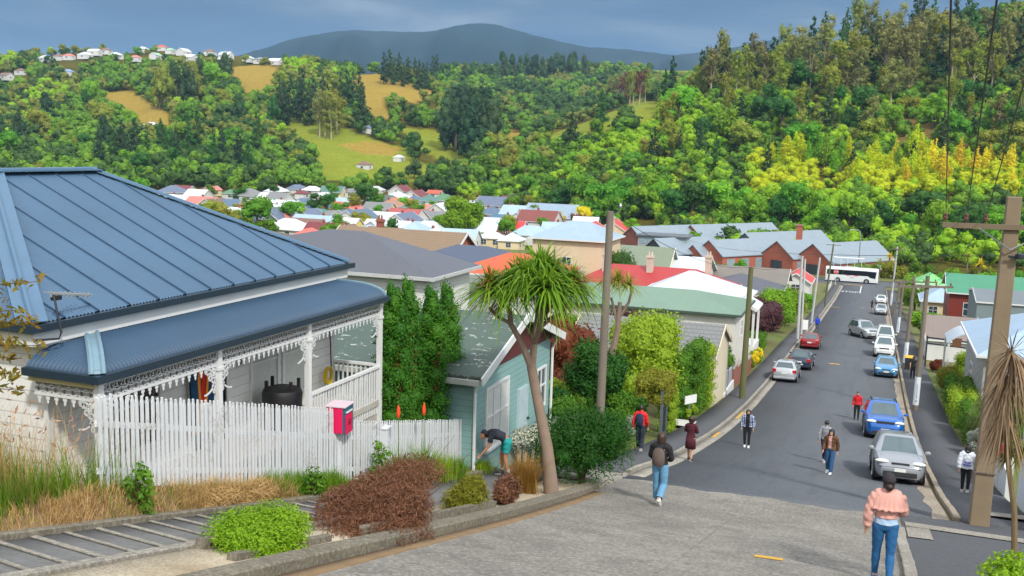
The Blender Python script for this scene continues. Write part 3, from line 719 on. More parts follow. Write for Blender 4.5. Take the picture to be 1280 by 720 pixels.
def tree_parts(kind, seed, detail=1.0):
    """(crown arrays, trunk MB, nominal height)"""
    rng = np.random.default_rng(seed); r = random.Random(seed); mb = MB(); cl = []
    U = rng.uniform
    if kind == 'pine':
        h = 22.0; mb.tube([(0,0,-1),(.1,0,h*.5),(0,.1,h*.96)], [.45,.3,.05], 7)
        for i in range(15):
            t = .12+.88*i/15; a = i*2.4+U(-.4,.4); R = (1-t)**.75*4.6+.5; q = U(.25,.75)*R
            cl.append(((math.cos(a)*q, math.sin(a)*q, h*t), (R*.62, R*.62, 1.9*(1.1-t*.45))))
            if i % 3 == 0: mb.tube([(0,0,h*t-.6),(math.cos(a)*q*1.3, math.sin(a)*q*1.3, h*t)], [.14,.05], 5)
        cl.append(((0,0,h*.97),(.55,.55,1.7)))
        cr = clump_crown(cl, int(620*detail), 1.25/detail**.4, rng, .6, .5, (.6,1.2), .42, .0, .15)
    elif kind == 'macro':     # rounded dark cypress
        h = 20.0; mb.tube([(0,0,-1),(0,.2,h*.45),(0,0,h*.8)], [.6,.42,.15], 7)
        for i in range(16):
            t = .15+.8*U(0,1); a = U(0,6.28); R = 2.4+1.2*U(0,1); q = (4.4*math.sin(min(1,t*1.25)*math.pi)**.5)*U(.35,1)
            q = q if t < .85 else q*.4
            cl.append(((math.cos(a)*q, math.sin(a)*q, h*t), (R*.8, R*.8, R*1.25)))
        cl.append(((0,0,h*.9),(2.0,2.0,2.6)))
        cr = clump_crown(cl, int(650*detail), 1.2/detail**.4, rng, .7, .6, (.7,1.1), .5)
    elif kind == 'gum':
        h = 24.0; tips = []
        base = [(0,0,-1),(U(-.4,.4),U(-.4,.4),h*.35)]
        mb.tube(base, [.42,.3], 7)
        for i in range(6):
            a = i*1.05+U(-.3,.3); q = U(1.4,4.4); t = .42+.54*(i+U(0,.8))/6; p1 = base[-1]
            m = (math.cos(a)*q*.5, math.sin(a)*q*.5, h*(t*.5+.2)); e = (math.cos(a)*q, math.sin(a)*q, h*t)
            mb.tube([p1, m, e], [.22,.14,.04], 6); tips.append(e)
            cl.append((e, (U(1.5,2.4),U(1.5,2.4),U(1.6,2.8)))); cl.append(((m[0]*1.5, m[1]*1.5, m[2]+h*.1), (U(1.1,1.7),U(1.1,1.7),U(1.3,2.2))))
            cl.append(((e[0]*.5+U(-1,1), e[1]*.5+U(-1,1), h*U(.5,.98)), (U(1.4,2.2),U(1.4,2.2),U(1.5,2.4))))
            cl.append(((U(-2.4,2.4), U(-2.4,2.4), h*U(.25,.6)), (U(1.3,2),U(1.3,2),U(1.4,2.2))))
        cr = clump_crown(cl, int(900*detail), 1.05/detail**.4, rng, .5, .45, (.55,1.2), .45, .8, .0, .65)
    elif kind == 'poplar':
        h = 14.0; mb.tube([(0,0,-1),(0,.1,h*.5),(0,0,h*.92)], [.28,.18,.04], 6)
        for i in range(11):
            t = .2+.78*i/11; a = U(0,6.28); R = 2.0*math.sin(min(1,(t+.12))*math.pi)**.7+.4; q = U(0,.9)
            cl.append(((math.cos(a)*q, math.sin(a)*q, h*t), (R*.72, R*.72, 1.7)))
        for k in range(4): mb.tube([(0,0,h*.2),(math.cos(k*1.6)*1.1, math.sin(k*1.6)*1.1, h*.6)], [.1,.03], 5)
        cr = clump_crown(cl, int(560*detail), .72/detail**.4, rng, .5, .5, (.6,1.2), .6, 0, .2, .5)
    elif kind == 'broad':
        h = 11.0; mb.tube([(0,0,-1),(.1,.1,h*.3),(0,0,h*.6)], [.35,.26,.1], 7)
        for i in range(14):
            t = U(.32,.88); a = U(0,6.28); R = U(1.4,2.3); q = 3.5*math.sin((t*.8+.2)*math.pi)**.5*U(.3,1)
            cl.append(((math.cos(a)*q, math.sin(a)*q, h*t), (R, R, R*.85)))
            if i % 3 == 0: mb.tube([(0,0,h*.3),(math.cos(a)*q*.7, math.sin(a)*q*.7, h*t-.3)], [.14,.04], 5)
        cr = clump_crown(cl, int(620*detail), .78/detail**.4, rng, .66, .6, (.66,1.1), .6, 0, .3, .6)
    else:                     # 'bush' a low rounded native
        h = 6.0; mb.tube([(0,0,-.8),(0,0,h*.5)], [.2,.1], 5)
        for i in range(7):
            t = U(.3,.8); a = U(0,6.28); R = U(1.1,1.9); q = U(.2,1.9)
            cl.append(((math.cos(a)*q, math.sin(a)*q, h*t), (R, R, R*.9)))
        cr = clump_crown(cl, int(270*detail), .70/detail**.4, rng, .80, .6, (.66,1.1), .6, 0, .3, .6)
    return cr, mb, h
BARK = M('bark', (96,78,60), .9, 0, .4, 2.5, .5); BARKP = M('pale_bark', (168,156,136), .8, 0, .3, 2, .3)
LEAF = dict(
 pine=leafmat('leaf_pine', (34,62,34), (62,92,46), (42,74,44), .25, .3),
 macro=leafmat('leaf_macro', (46,76,38), (82,108,50), (60,88,50), .25, .35),
 gum=leafmat('leaf_gum', (104,116,58), (158,150,80), (128,130,72), .35, .35),
 poplar=leafmat('leaf_poplar', (170,196,24), (226,228,44), (196,208,28), .45, .25),
 gold=leafmat('leaf_gold', (200,192,30), (240,216,52), (220,200,40), .45, .25),
 broad=leafmat('leaf_broad', (62,116,26), (124,170,42), (90,142,34), .4, .4),
 bright=leafmat('leaf_bright', (84,142,26), (156,192,48), (118,166,36), .4, .4),
 dark=leafmat('leaf_dark', (40,84,30), (80,122,44), (58,104,38), .35, .35),
 olive=leafmat('leaf_olive', (108,128,42), (168,168,60), (136,146,48), .4, .35),
 rust=leafmat('leaf_rust', (92,56,38), (132,84,52), (104,62,50), .3, .3))
PROTO = {}
def proto(kind, leaf, k, detail=1.0):
    """shared meshes of a kind of tree"""
    key = (kind, leaf, k, detail)
    if key not in PROTO:
        cr, mb, h = tree_parts(kind, hash((kind, k)) % 1000 if False else (sum(map(ord, kind))*7+k*13), detail)
        PROTO[key] = (np_mesh('crown', cr[0], cr[1], LEAF[leaf], cr[2], link=False), mb.mesh('trunk', BARKP if kind in ('gum', 'poplar') else BARK, True), h)
    return PROTO[key]
NAMES = dict(pine='pine_tree', macro='cypress_tree', gum='gum_tree', poplar='poplar_tree', broad='broadleaf_tree', bush='bushy_tree')
def tree(kind, leaf, loc, h, label, group, rot=None, k=None, wide=1.0, detail=1.0, cat_='tree', name=None):
    k = R0.randrange(3) if k is None else k
    cm, tm, hn = proto(kind, leaf, k, detail)
    s = h/hn; o = thing(name or NAMES[kind], label, cat_, loc, R0.uniform(0, 6.28) if rot is None else rot, group)
    o.scale = (s*wide, s*wide, s)
    mesh_obj('crown', cm, o); mesh_obj('trunk', tm, o); return o
# ---- trees standing out on the hills: (u, v of the foot, height in photo pixels, kind, leaf)
def hill_trees(label, group, kind, leaves, n, u0, u1, vb0, vb1, h0, h1, slope=0.0, wide=1.0, seed=1, hmax=34):
    r = random.Random(seed)
    for i in range(n):
        u = u0+(u1-u0)*(i+r.uniform(.1, .9))/n; vb = r.uniform(vb0, vb1)+slope*(u-u0)
        if n > 4 and any(field_at(u, vb-d) in ('gold', 'green') for d in (0, 14, 28, 42)[:2 if h1 < 50 and seed < 34 else 4]) and seed not in (11, 12, 13, 14, 23) and r.random() < .9: continue
        D = hit_hill(u, vb) or hit_hill(u, vb+12)
        if D is None: continue
        p = hill_point(u, D); p.z -= .4
        h = min(hmax, r.uniform(h0, h1)*D/FPX)
        tree(kind, r.choice(leaves), p, h, label, group, wide=wide*r.uniform(.85, 1.15), k=r.randrange(3))
HT = hill_trees
HT('dark conifer in the tall stand left of the pale green paddock', 'dark conifers beside the paddock', 'pine', ['pine', 'macro'], 15, 346, 458, 138, 164, 55, 78, seed=11)
HT('tall gum with bare pale trunk beside the pale green paddock', 'gums beside the paddock', 'gum', ['gum', 'olive'], 4, 396, 424, 168, 174, 68, 80, seed=12)
HT('rounded dark cypress in the clump below the far gully', 'cypresses of the middle clump', 'macro', ['macro', 'pine'], 15, 556, 618, 160, 200, 58, 84, seed=13)
HT('dark conifer on the skyline above the golden slope', 'conifers above the golden slope', 'pine', ['pine', 'macro'], 12, 478, 548, 98, 108, 30, 42, seed=14)
HT('dark cypress on the ridge before the blue mountain', 'cypresses on the middle ridge', 'macro', ['pine', 'macro'], 14, 618, 728, 96, 106, 30, 44, seed=15)
HT('small dark tree on the saddle before the blue mountain', 'trees on the saddle', 'macro', ['macro', 'dark'], 6, 545, 622, 96, 104, 16, 24, seed=16)
HT('broad dark cypress high on the left hill between golden slopes', 'dark cypresses on the left hill', 'macro', ['macro', 'olive'], 7, 196, 252, 120, 142, 44, 60, seed=17)
HT('dark pine low on the left hill behind the valley houses', 'pines low on the left hill', 'pine', ['pine', 'dark'], 14, 120, 330, 196, 226, 46, 66, seed=18)
HT('green broadleaf tree among the bush of the left hill', 'broadleaf trees on the left hill', 'broad', ['broad', 'olive', 'dark', 'bright'], 40, -20, 420, 105, 236, 26, 46, seed=19)
HT('small broadleaf tree between the hilltop houses', 'trees between hilltop houses', 'broad', ['broad', 'dark', 'olive', 'dark'], 22, 20, 345, 68, 84, 9, 15, seed=20)
HT('lone dark conifer standing in the pale green paddock', None, 'pine', ['dark'], 1, 512, 522, 196, 198, 30, 31, seed=21)
HT('dark tree along the lower edge of the paddock', 'trees along the paddock edge', 'broad', ['dark', 'broad', 'macro'], 12, 400, 560, 214, 230, 22, 36, seed=22)
HT('gum of the brown clump on top of the yellow knoll', 'gums on the knoll', 'gum', ['gum', 'rust', 'olive'], 8, 754, 806, 128, 134, 46, 58, seed=23, hmax=30)
HT('dark pine on the shoulder of the right hill', 'pines on the shoulder', 'pine', ['pine', 'pine', 'dark'], 22, 812, 968, 128, 140, 44, 62, slope=-.20, seed=24, hmax=36)
HT('brownish gum among the pines on the shoulder of the right hill', 'gums on the shoulder', 'gum', ['gum', 'olive'], 12, 880, 1010, 112, 132, 52, 74, slope=-.12, seed=25, hmax=36)
HT('tall gum with bare trunk near the top of the right hill', 'gums on the right hill', 'gum', ['gum', 'olive', 'gum'], 28, 1015, 1300, 78, 130, 62, 90, seed=26, hmax=36)
HT('dark pine near the top of the right hill', 'pines on the right hill', 'pine', ['pine', 'dark'], 26, 1000, 1300, 50, 116, 56, 80, seed=27, hmax=34)
HT('tallest open crowned pine on the skyline of the right hill', None, 'gum', ['olive'], 1, 1060, 1062, 72, 73, 76, 77, seed=28, hmax=44)
HT('green broadleaf tree on the middle of the right slope', 'broadleaf trees on the right slope', 'broad', ['broad', 'dark', 'olive', 'bright'], 34, 800, 1300, 120, 200, 32, 56, seed=29)
HT('yellow green poplar in the band across the right slope', 'yellow poplars', 'poplar', ['poplar', 'poplar', 'bright'], 26, 955, 1190, 198, 238, 36, 52, slope=.05, seed=30, wide=1.15)
HT('golden poplar at the right end of the yellow band', 'golden poplars', 'poplar', ['gold', 'poplar', 'gold'], 18, 1120, 1310, 216, 248, 40, 54, seed=31, wide=1.15)
HT('large green tree in the wall of trees behind the school', 'trees behind the school', 'broad', ['dark', 'broad', 'bright', 'dark'], 34, 690, 1310, 262, 276, 44, 66, slope=.085, seed=32)
HT('bright green tree on the bushy spur left of the right hill', 'trees on the bushy spur', 'broad', ['bright', 'broad', 'olive'], 26, 600, 900, 180, 262, 26, 44, seed=33)
HILLTOP_UV = [(12,96),(88,91),(90,71),(122,66),(136,64),(160,59),(175,58),(182,63),(216,64),(172,73),(197,71),(250,62),(276,62),(284,70),(301,66),(312,74),(280,76),(326,76),(345,78),(110,70),(232,66),(264,66),(78,72),(455,86),(190,157),(499,197),(456,207),(462,160),(822,77),(836,76),(60,74),(148,70),(205,60),(240,73),(292,60),(335,70),(30,90)]
HT('dark pine rising out of the bush of the middle right slope', 'pines of the middle right slope', 'pine', ['pine','macro','dark'], 22, 700, 1290, 150, 235, 34, 62, seed=34)
HT('dark conifer rising out of the bush of the left hill', 'conifers of the left hill bush', 'macro', ['macro','pine','dark'], 20, -10, 420, 110, 220, 30, 54, seed=35)
HT('pale stemmed gum on the middle right slope', 'gums of the middle right slope', 'gum', ['gum','olive'], 14, 820, 1290, 120, 180, 44, 66, seed=36)
# ---- the bush itself, which nobody could count
def bush_mass(name, leafs, n, u0, u1, D0, D1, sc0, sc1, seed, accept, detail=1.0):
    rng = np.random.default_rng(seed); r = random.Random(seed)
    P = [tree_parts('bush', 50+i, detail)[0] for i in range(5)]
    out = {k: [] for k in set(leafs)}; m = 0; tries = 0
    while m < n and tries < n*12:
        tries += 1
        u = r.uniform(u0, u1); D = math.sqrt(r.uniform(D0*D0, D1*D1))
        p = hill_point(u, D)
        if p.z < (-28.7 if u > 840 and D > 262 else -27.6): continue
        uu, vv, _ = proj(p)
        _pt = (math.sin(p.x*.021+1.3)*math.sin(p.y*.017+seed)+.6*math.sin(p.x*.047+p.y*.031)+1.6)/3.2
        k = accept(uu, vv, D, PatchR(r, _pt))
        if not k: continue
        Dv = hit_hill(uu, vv-14)           # hidden behind a nearer ridge?
        if Dv is not None and Dv < D-45: continue
        V, F, T = P[r.randrange(5)]; a = r.uniform(0, 6.28); s = sc0+(sc1-sc0)*r.random()**1.8*1.35; c, q = math.cos(a), math.sin(a)
        Q = np.stack([(V[:, 0]*c-V[:, 1]*q)*s*r.uniform(.9, 1.25), (V[:, 0]*q+V[:, 1]*c)*s, V[:, 2]*s*r.uniform(.8, 1.2)], 1)+np.array(p)
        out[k].append((Q, F, np.clip(T*.5+r.uniform(0, .5), 0, 1))); m += 1
    for k, parts in out.items():
        if parts:
            V, F, T = cat(parts); o = np_mesh(name, V, F, LEAFM[k], T); o['kind'] = 'stuff'
LEAFM = dict(mid=leafmat('bush_mid', (78,126,30), (140,172,50), (104,150,38), .35, 0), dark=leafmat('bush_dark', (46,80,30), (88,116,46), (64,98,38), .3, 0),
             bright=leafmat('bush_bright', (112,168,26), (190,212,50), (150,192,36), .4, 0), olive=leafmat('bush_olive', (104,120,46), (150,152,64), (124,136,52), .35, 0),
             yell=leafmat('bush_yellow', (164,190,24), (220,216,44), (190,202,30), .4, 0))
class PatchR:
    """picks kinds in patches, so that neighbours tend to be alike"""
    def __init__(s, r, t): s.r, s.t = r, t
    def choice(s, L): return L[int(min(.999, max(0, s.t+s.r.gauss(0, .16)))*len(L))]
def acc_right(u, v, D, r):
    f = field_at(u, v)
    if f in ('gold', 'green') or field_at(u, v-8) in ('gold', 'green'): return None
    if f == 'scrub': return r.choice(['olive', 'olive', 'mid', None, None])
    if u > 940 and 196+(u-940)*.05 < v < 246+(u-940)*.03: return r.choice(['yell', 'yell', 'bright', 'mid'])
    if v < 125 and u > 800: return r.choice(['dark', 'mid', 'olive', 'dark'])
    if u < 900: return r.choice(['bright', 'bright', 'bright', 'mid', 'dark', 'mid', 'olive', 'bright'])
    return r.choice(['bright', 'mid', 'dark', 'mid', 'bright', 'olive'])
def acc_left(u, v, D, r):
    if field_at(u, v) or field_at(u, v-9) or any(abs(u-a) < 10 and -3 < v-b < 17 for a, b in HILLTOP_UV): return None
    if v > 190: return r.choice(['dark', 'mid', 'dark', 'mid'])
    return r.choice(['mid', 'mid', 'dark', 'olive', 'bright'])
def acc_mid(u, v, D, r):
    if field_at(u, v) or field_at(u, v-9): return None
    return r.choice(['dark', 'dark', 'mid', 'olive'])
bush_mass('hillside_bush', list(LEAFM), 5200, 560, 1380, 256, 690, .8, 1.25, 5, acc_right, .85)
bush_mass('hillside_bush', list(LEAFM), 3300, -90, 500, 495, 1160, 1.2, 2.0, 6, acc_left, .7)
bush_mass('hillside_bush', list(LEAFM), 2300, 440, 930, 560, 1560, 1.3, 2.4, 7, acc_mid, .6)
# ================================================================ buildings
def wall_mat(key):
    T = dict(white=lambda: boardmat('boards_white', (205,206,204)), cream=lambda: boardmat('boards_cream', (214,196,158)), yellow=lambda: boardmat('boards_yellow', (216,200,120)),
     teal=lambda: boardmat('boards_teal', (124,160,158), .17, .55, .16, False, .25), grey=lambda: boardmat('boards_grey', (150,152,152)), slate=lambda: boardmat('boards_slate', (98,110,116)),
     brick=lambda: brickmat('brick_orange', (176,82,48), (150,64,40)), brickred=lambda: brickmat('brick_red', (140,62,46), (112,48,38)), stucco=lambda: M('stucco', (208,190,160), .85, 0, .15, 1.5), pale=lambda: M('pale_plaster', (206,204,196), .85, 0, .18, 1.2),
     redboard=lambda: boardmat('boards_red', (120,44,34), .12, vert=True), maroon=lambda: boardmat('boards_maroon', (96,34,34), .13, vert=True), darkpanel=lambda: M('dark_panel', (64,68,74), .6, 0, .15))
    return T[key]()
WHITE = M('white_trim', (212,214,214), .5, 0, .12, 2, .08)
DGUT = M('gutter_dark', (38,48,58), .4, 0, .2, 3)
def flatroof(c, a, b, kind='iron'): return roofmat('roof_%s_%d_%d_%d' % ((kind,)+tuple(c)), c, kind)
GLASS = glassmat('window_glass'); GLASSD = glassmat('dark_glass', (28,34,40)); GLASSP = glassmat('pale_glass', (150,170,180), .1)
CURT = M('curtain', (196,200,196), .9, 0, .2, 5)
def add_window(o, face, a, z0, w, h, x0, x1, y0, y1, frame=None, pane=None, mull=1, label=None):
    """a window on one wall: frame proud of the boards, pane set back in it"""
    fr, pn = MB(), MB(); t = .07
    def B(mb, p0, p1, q0, q1, d0, d1, mi=0):
        if face == 'S': mb.box(p0, p1, y0-d1, y0-d0, q0, q1, mi)
        elif face == 'N': mb.box(p0, p1, y1+d0, y1+d1, q0, q1, mi)
        elif face == 'E': mb.box(x1+d0, x1+d1, p0, p1, q0, q1, mi)
        else: mb.box(x0-d1, x0-d0, p0, p1, q0, q1, mi)
    B(fr, a-w/2-t, a-w/2, z0-t, z0+h+t, -.02, .06); B(fr, a+w/2, a+w/2+t, z0-t, z0+h+t, -.02, .06)
    B(fr, a-w/2, a+w/2, z0+h, z0+h+t, -.02, .06); B(fr, a-w/2, a+w/2, z0-t, z0, -.02, .085)
    for k in range(1, mull+1):
        xk = a-w/2+w*k/(mull+1); B(fr, xk-.025, xk+.025, z0, z0+h, -.02, .045)
    B(fr, a-w/2, a+w/2, z0+h*.52, z0+h*.52+.05, -.02, .05)
    f = fr.build('window', frame or WHITE, o); B(pn, a-w/2, a+w/2, z0, z0+h, -.015, .015); pn.build('pane', pane or GLASS, f); return f
def roof_hip(x0, x1, y0, y1, ze, xa, xb, ya, yb, zr):
    mb = MB(); t = .12
    b = [(x0,y0,ze),(x1,y0,ze),(x1,y1,ze),(x0,y1,ze)]; d = [(x,y,ze-t) for x, y, z in b]
    A, B_ = (xa, ya, zr), (xb, yb, zr)
    vs = b+[A, B_]+d
    alongx = abs(xb-xa) >= abs(yb-ya)
    if alongx: top = [(0,1,5,4),(1,2,5),(2,3,4,5),(3,0,4)]
    else: top = [(0,1,4),(1,2,5,4),(2,3,5),(3,0,4,5)]
    return mb.add(vs, top+[(6,9,8,7)]+[(i, 6+i, 6+(i+1) % 4, (i+1) % 4) for i in range(4)])
def roof_gable(x0, x1, y0, y1, ze, zr, axis='x', t=.12):
    mb = MB()
    if axis == 'x':
        ym = (y0+y1)/2; prof = [(y0, ze), (ym, zr), (y1, ze), (y1, ze-t), (ym, zr-t), (y0, ze-t)]
        return mb.prism(prof, 'x', x0, x1)
    xm = (x0+x1)/2; prof = [(x0, ze), (xm, zr), (x1, ze), (x1, ze-t), (xm, zr-t), (x0, ze-t)]
    return mb.prism(prof, 'y', y0, y1)
def house(name, label, cat_, x0, x1, y0, y1, zb, ze, zr, roof, wall, kind='hip', axis='x', ridge=None, ov=.4, chim=(), wins=(), rotz=0.0, group=None,
          gut=True, gable_wall=None, wall_top=None, door=None, trim=None):
    """eave rectangle x0..x1,y0..y1 (absolute), base zb, eave ze, ridge zr"""
    cx, cy = (x0+x1)/2, (y0+y1)/2; o = thing(name, label, cat_, (cx, cy, zb), rotz, group)
    X0, X1, Y0, Y1, H, Rz = x0-cx, x1-cx, y0-cy, y1-cy, ze-zb, zr-zb
    wx0, wx1, wy0, wy1 = X0+ov, X1-ov, Y0+ov, Y1-ov
    w = MB()
    if kind == 'gable':
        zg = H+(Rz-H)*(1-0.0)-.14; ez = H+(Rz-H)*ov/(((Y1-Y0) if axis == 'x' else (X1-X0))/2)-.14
        if axis == 'x':
            ym = (wy0+wy1)/2; w.prism([(wy0,-1.5),(wy1,-1.5),(wy1,ez),(ym,zg),(wy0,ez)], 'x', wx0, wx1)
        else:
            xm = (wx0+wx1)/2; w.prism([(wx0,-1.5),(wx1,-1.5),(wx1,ez),(xm,zg),(wx0,ez)], 'y', wy0, wy1)
    else: w.box(wx0, wx1, wy0, wy1, -1.5, H-.05)
    w.build('wall', wall, o)
    if kind == 'gable':
        rb = roof_gable(X0, X1, Y0, Y1, H, Rz, axis)
    else:
        if ridge is None:
            L = min(X1-X0, Y1-Y0)/2*.96
            ridge = (X0+L, X1-L, 0, 0) if X1-X0 >= Y1-Y0 else (0, 0, Y0+L, Y1-L)
        else: ridge = (ridge[0]-cx, ridge[1]-cx, ridge[2]-cy, ridge[3]-cy)
        rb = roof_hip(X0, X1, Y0, Y1, H, ridge[0], ridge[1], ridge[2], ridge[3], Rz)
    r = rb.build('roof', roof, o)
    for (px, py, hh, m) in chim:
        mb = MB(); zt = Rz+hh; mb.box(px-.32, px+.32, py-.28, py+.28, H, zt); mb.box(px-.4, px+.4, py-.36, py+.36, zt, zt+.16); mb.box(px-.34, px+.34, py-.3, py+.3, zt+.16, zt+.26)
        for q in (-.15, .15): mb.lathe([(.1, 0), (.11, .05), (.08, .38), (.1, .42)], (px+q, py, zt+.26), 8)
        mb.build('chimney', m, r)
    if gut:
        g = MB()
        if kind == 'gable':
            g2 = MB()
            if axis == 'x':
                g.box(X0, X1, Y0-.1, Y0-.002, H-.16, H-.02); g2.box(X0, X1, Y1+.002, Y1+.1, H-.16, H-.02)
            else:
                g.box(X0-.1, X0-.002, Y0, Y1, H-.16, H-.02); g2.box(X1+.002, X1+.1, Y0, Y1, H-.16, H-.02)
            g2.build('gutter', trim or WHITE, o)
        else:
            g.box(X0-.09, X1+.09, Y0-.09, Y0-.002, H-.17, H-.01); g.box(X0-.09, X1+.09, Y1+.002, Y1+.09, H-.17, H-.01)
            g.box(X0-.09, X0-.002, Y0, Y1, H-.165, H-.012); g.box(X1+.002, X1+.09, Y0, Y1, H-.165, H-.012)
        g.build('gutter', trim or WHITE, o)
    if kind == 'gable':
        if axis == 'x':
            for X in (X0-.05, X1+.01):
                g = MB()
                for (ya, yb) in ((Y0-.05, 0), (Y1+.05, 0)):
                    g.beam((X+.02, ya, H-.10), (X+.02, yb, Rz-.06), .05, .24, up=(0,0,1))
                g.build('bargeboard', trim or WHITE, o)
        else:
            for Y in (Y0-.05, Y1+.01):
                g = MB()
                for xa in (X0-.05, X1+.05): g.beam((xa, Y+.02, H-.10), (0, Y+.02, Rz-.06), .05, .24)
                g.build('bargeboard', trim or WHITE, o)
    for wi in wins: add_window(o, *wi[:5], wx0, wx1, wy0, wy1, **(wi[5] if len(wi) > 5 else {}))
    if door:
        f, a, c = door; mb = MB()
        if f == 'E': mb.box(wx1-.02, wx1+.05, a-.45, a+.45, 0, 2.05)
        elif f == 'S': mb.box(a-.45, a+.45, wy0-.05, wy0+.02, 0, 2.05)
        else: mb.box(wx0-.05, wx0+.02, a-.45, a+.45, 0, 2.05)
        d = mb.build('door', c, o); k = MB()
        if f == 'E': k.ball((wx1+.08, a+.34, 1.0), .04, 6)
        elif f == 'S': k.ball((a+.34, wy0-.08, 1.0), .04, 6)
        else: k.ball((wx0-.08, a+.34, 1.0), .04, 6)
        k.build('handle', DGUT, d)
    return o
CHB = brickmat('brick_chimney', (150,70,52), (126,58,46)); CHW = M('chimney_white', (196,182,168), .85, 0, .35, 2)
R = flatroof
# ---------------------------------------------------------------- houses down the left side of the street
house('bungalow', 'house with big dark grey hipped roof beyond the blue roofed villa', 'house', -33.5, -18.3, 40, 45.6, -10.6, -5.8, -4.2, R((88,92,102),0,0), wall_mat('white'), ridge=(-25.2,-23.2,42.8,42.8), trim=M('fascia_grey', (184,186,186), .5),
      wins=(('S',3.0,1.0,1.6,1.3),('E',0,1.0,1.4,1.3)))
house('brick_house', 'house with dull olive brown roof beside the large dark grey roof', 'house', -48, -35, 50, 60, -11, -6.9, -5.3, R((92,84,72),0,0), wall_mat('cream'), wins=(('S',0,1,1.5,1.2),))
house('bungalow', 'low house with grey metal tile roof between the dark grey roof and the orange roof', 'house', -27.5, -18.4, 48, 56, -13, -8.6, -7.2, R((112,114,110),0,0,'tile'), wall_mat('white'), kind='gable', axis='x', trim=DGUT)
house('brick_house', 'orange brick house with long brown tile roof and white gable trim', 'house', -51.5, -37.4, 86, 93.5, -16.5, -10.6, -8.35, R((134,112,88),0,0,'tile'), wall_mat('brick'), kind='gable', axis='x',
      wins=(('E',0,2.4,2.1,1.4,dict(mull=2)),('S',3,2.2,1.8,1.3),('S',-3,2.2,1.8,1.3)), chim=((-3,1.0,.5,CHB),))
house('bungalow', 'house with bright orange hipped roof left of the cabbage tree', 'house', -32.6, -23.6, 74, 82, -15.8, -10.1, -8.7, R((214,86,48),0,0), wall_mat('white'), wins=(('S',0,1.5,1.5,1.2),))
house('bungalow', 'house with dark slate blue roof touching the orange roof', 'house', -40.5, -30.6, 83, 90, -16.5, -10.4, -9.2, R((70,82,104),0,0), wall_mat('slate'))
house('villa', 'tall cream plaster house with pale blue hipped iron roof behind the cabbage tree', 'house', -37.5, -28.4, 108, 117, -19.4, -10.1, -8.3, R((150,172,190),0,0), wall_mat('stucco'), ridge=(-34,-31.5,112.5,112.5),
      wins=(('E',-2,5.6,.8,1.6),('E',.6,5.6,.8,1.6),('E',-2,1.8,.8,1.6),('E',.6,1.8,.8,1.6),('S',0,5.6,1.0,1.6)), chim=((3.4,2.5,.3,CHW),))
house('bungalow', 'low bungalow with pale sage green iron roof and grey gutters', 'house', -25, -9.0, 74, 82.5, -15.6, -11.75, -10.75, R((112,140,122),0,0), wall_mat('pale'), ridge=(-21.8,-13.2,78.6,78.6), trim=M('gutter_green', (66,84,76), .5),
      wins=(('S',-3,1.4,1.8,1.3),('S',4,1.6,2.4,1.3,dict(mull=2)),('E',0,1.6,1.2,1.2)))
house('villa', 'villa with white iron hipped roof and street porch behind the sage green roof', 'house', -20.4, -10.4, 85.5, 97, -17, -12.9, -10.7, R((196,204,212),0,0), wall_mat('white'), ridge=(-15.9,-15.3,91,91), wins=(('E',-2,1.4,1.0,1.5),('S',2,1.4,1,1.5)))
_o = house('porch', 'small white gabled porch on pale posts beside the dark red shrub', 'porch', -11.2, -8.8, 82.5, 86.5, -16.2, -12.55, -11.9, R((196,204,210),0,0), WHITE, kind='gable', axis='y', ov=1.0, wins=())
for x in (-1.0, 1.0):
    for y in (-1.8, 1.8): MB().box(x-.09, x+.09, y-.09, y+.09, .5, 3.6).build('post', WHITE, _o)
MB().box(-1.15, 1.15, -1.95, 1.95, -1.2, .55).build('base', WHITE, _o)
house('villa', 'long house with bright red iron roof and three pale capped chimneys', 'house', -30.5, -13.5, 99, 110, -18.3, -14.1, -12.1, R((170,46,46),0,0), wall_mat('white'), ridge=(-26.5,-17.5,104.5,104.5),
      chim=((-4.9,-1.6,1.0,CHW),(-.2,-1.2,1.0,CHW),(5.6,.6,1.2,CHW)), wins=(('E',0,1.4,1.1,1.5),('S',4,1.4,1,1.5)))
house('garage', 'grey tiled garage with blank cream gable wall facing the pavement', 'garage', -17.0, -8.1, 56.4, 63.0, -14.7, -11.6, -10.15, R((118,120,120),0,0,'tile'), M('plaster_cream', (206,196,172), .85, 0, .14, 1), kind='gable', axis='x', ov=.16, trim=M('plaster_cream', (206,196,172)))
house('bungalow', 'house with charcoal roof beside the red roof and the wooden pole', 'house', -19.2, -9.6, 112, 122, -19, -15.4, -13.7, R((84,86,98),0,0), wall_mat('brickred'), kind='hip', wins=(('E',0,1.2,1.4,1.2),))
house('house', 'house with long grey brown slate roof across the lower street', 'house', -24, -10.6, 134, 143, -21, -17.2, -15.2, R((122,116,108),0,0,'tile'), wall_mat('pale'), kind='gable', axis='x', wins=(('S',3,1.2,1.6,1.2),))
house('cottage', 'little white cottage with faded red roof near the junction', 'cottage', -15.8, -10.2, 183, 192, -24.8, -22.4, -20.7, R((200,70,72),0,0), wall_mat('white'), kind='gable', axis='y', wins=(('S',0,.9,1.3,1.1),('E',2,.9,1.2,1.1)))
house('shed', 'white walled hall with pale blue sloping iron roof behind the red roof', 'hall', -32.5, -20.2, 128, 137, -20.5, -15.6, -13.7, R((196,212,224),0,0), wall_mat('white'), kind='gable', axis='x')
house('cottage', 'cottage with dull sage roof and white gable end above the red roof', 'cottage', -33.5, -24.6, 126, 133, -20.4, -15.0, -12.4, R((120,132,112),0,0), wall_mat('cream'), kind='gable', axis='x')
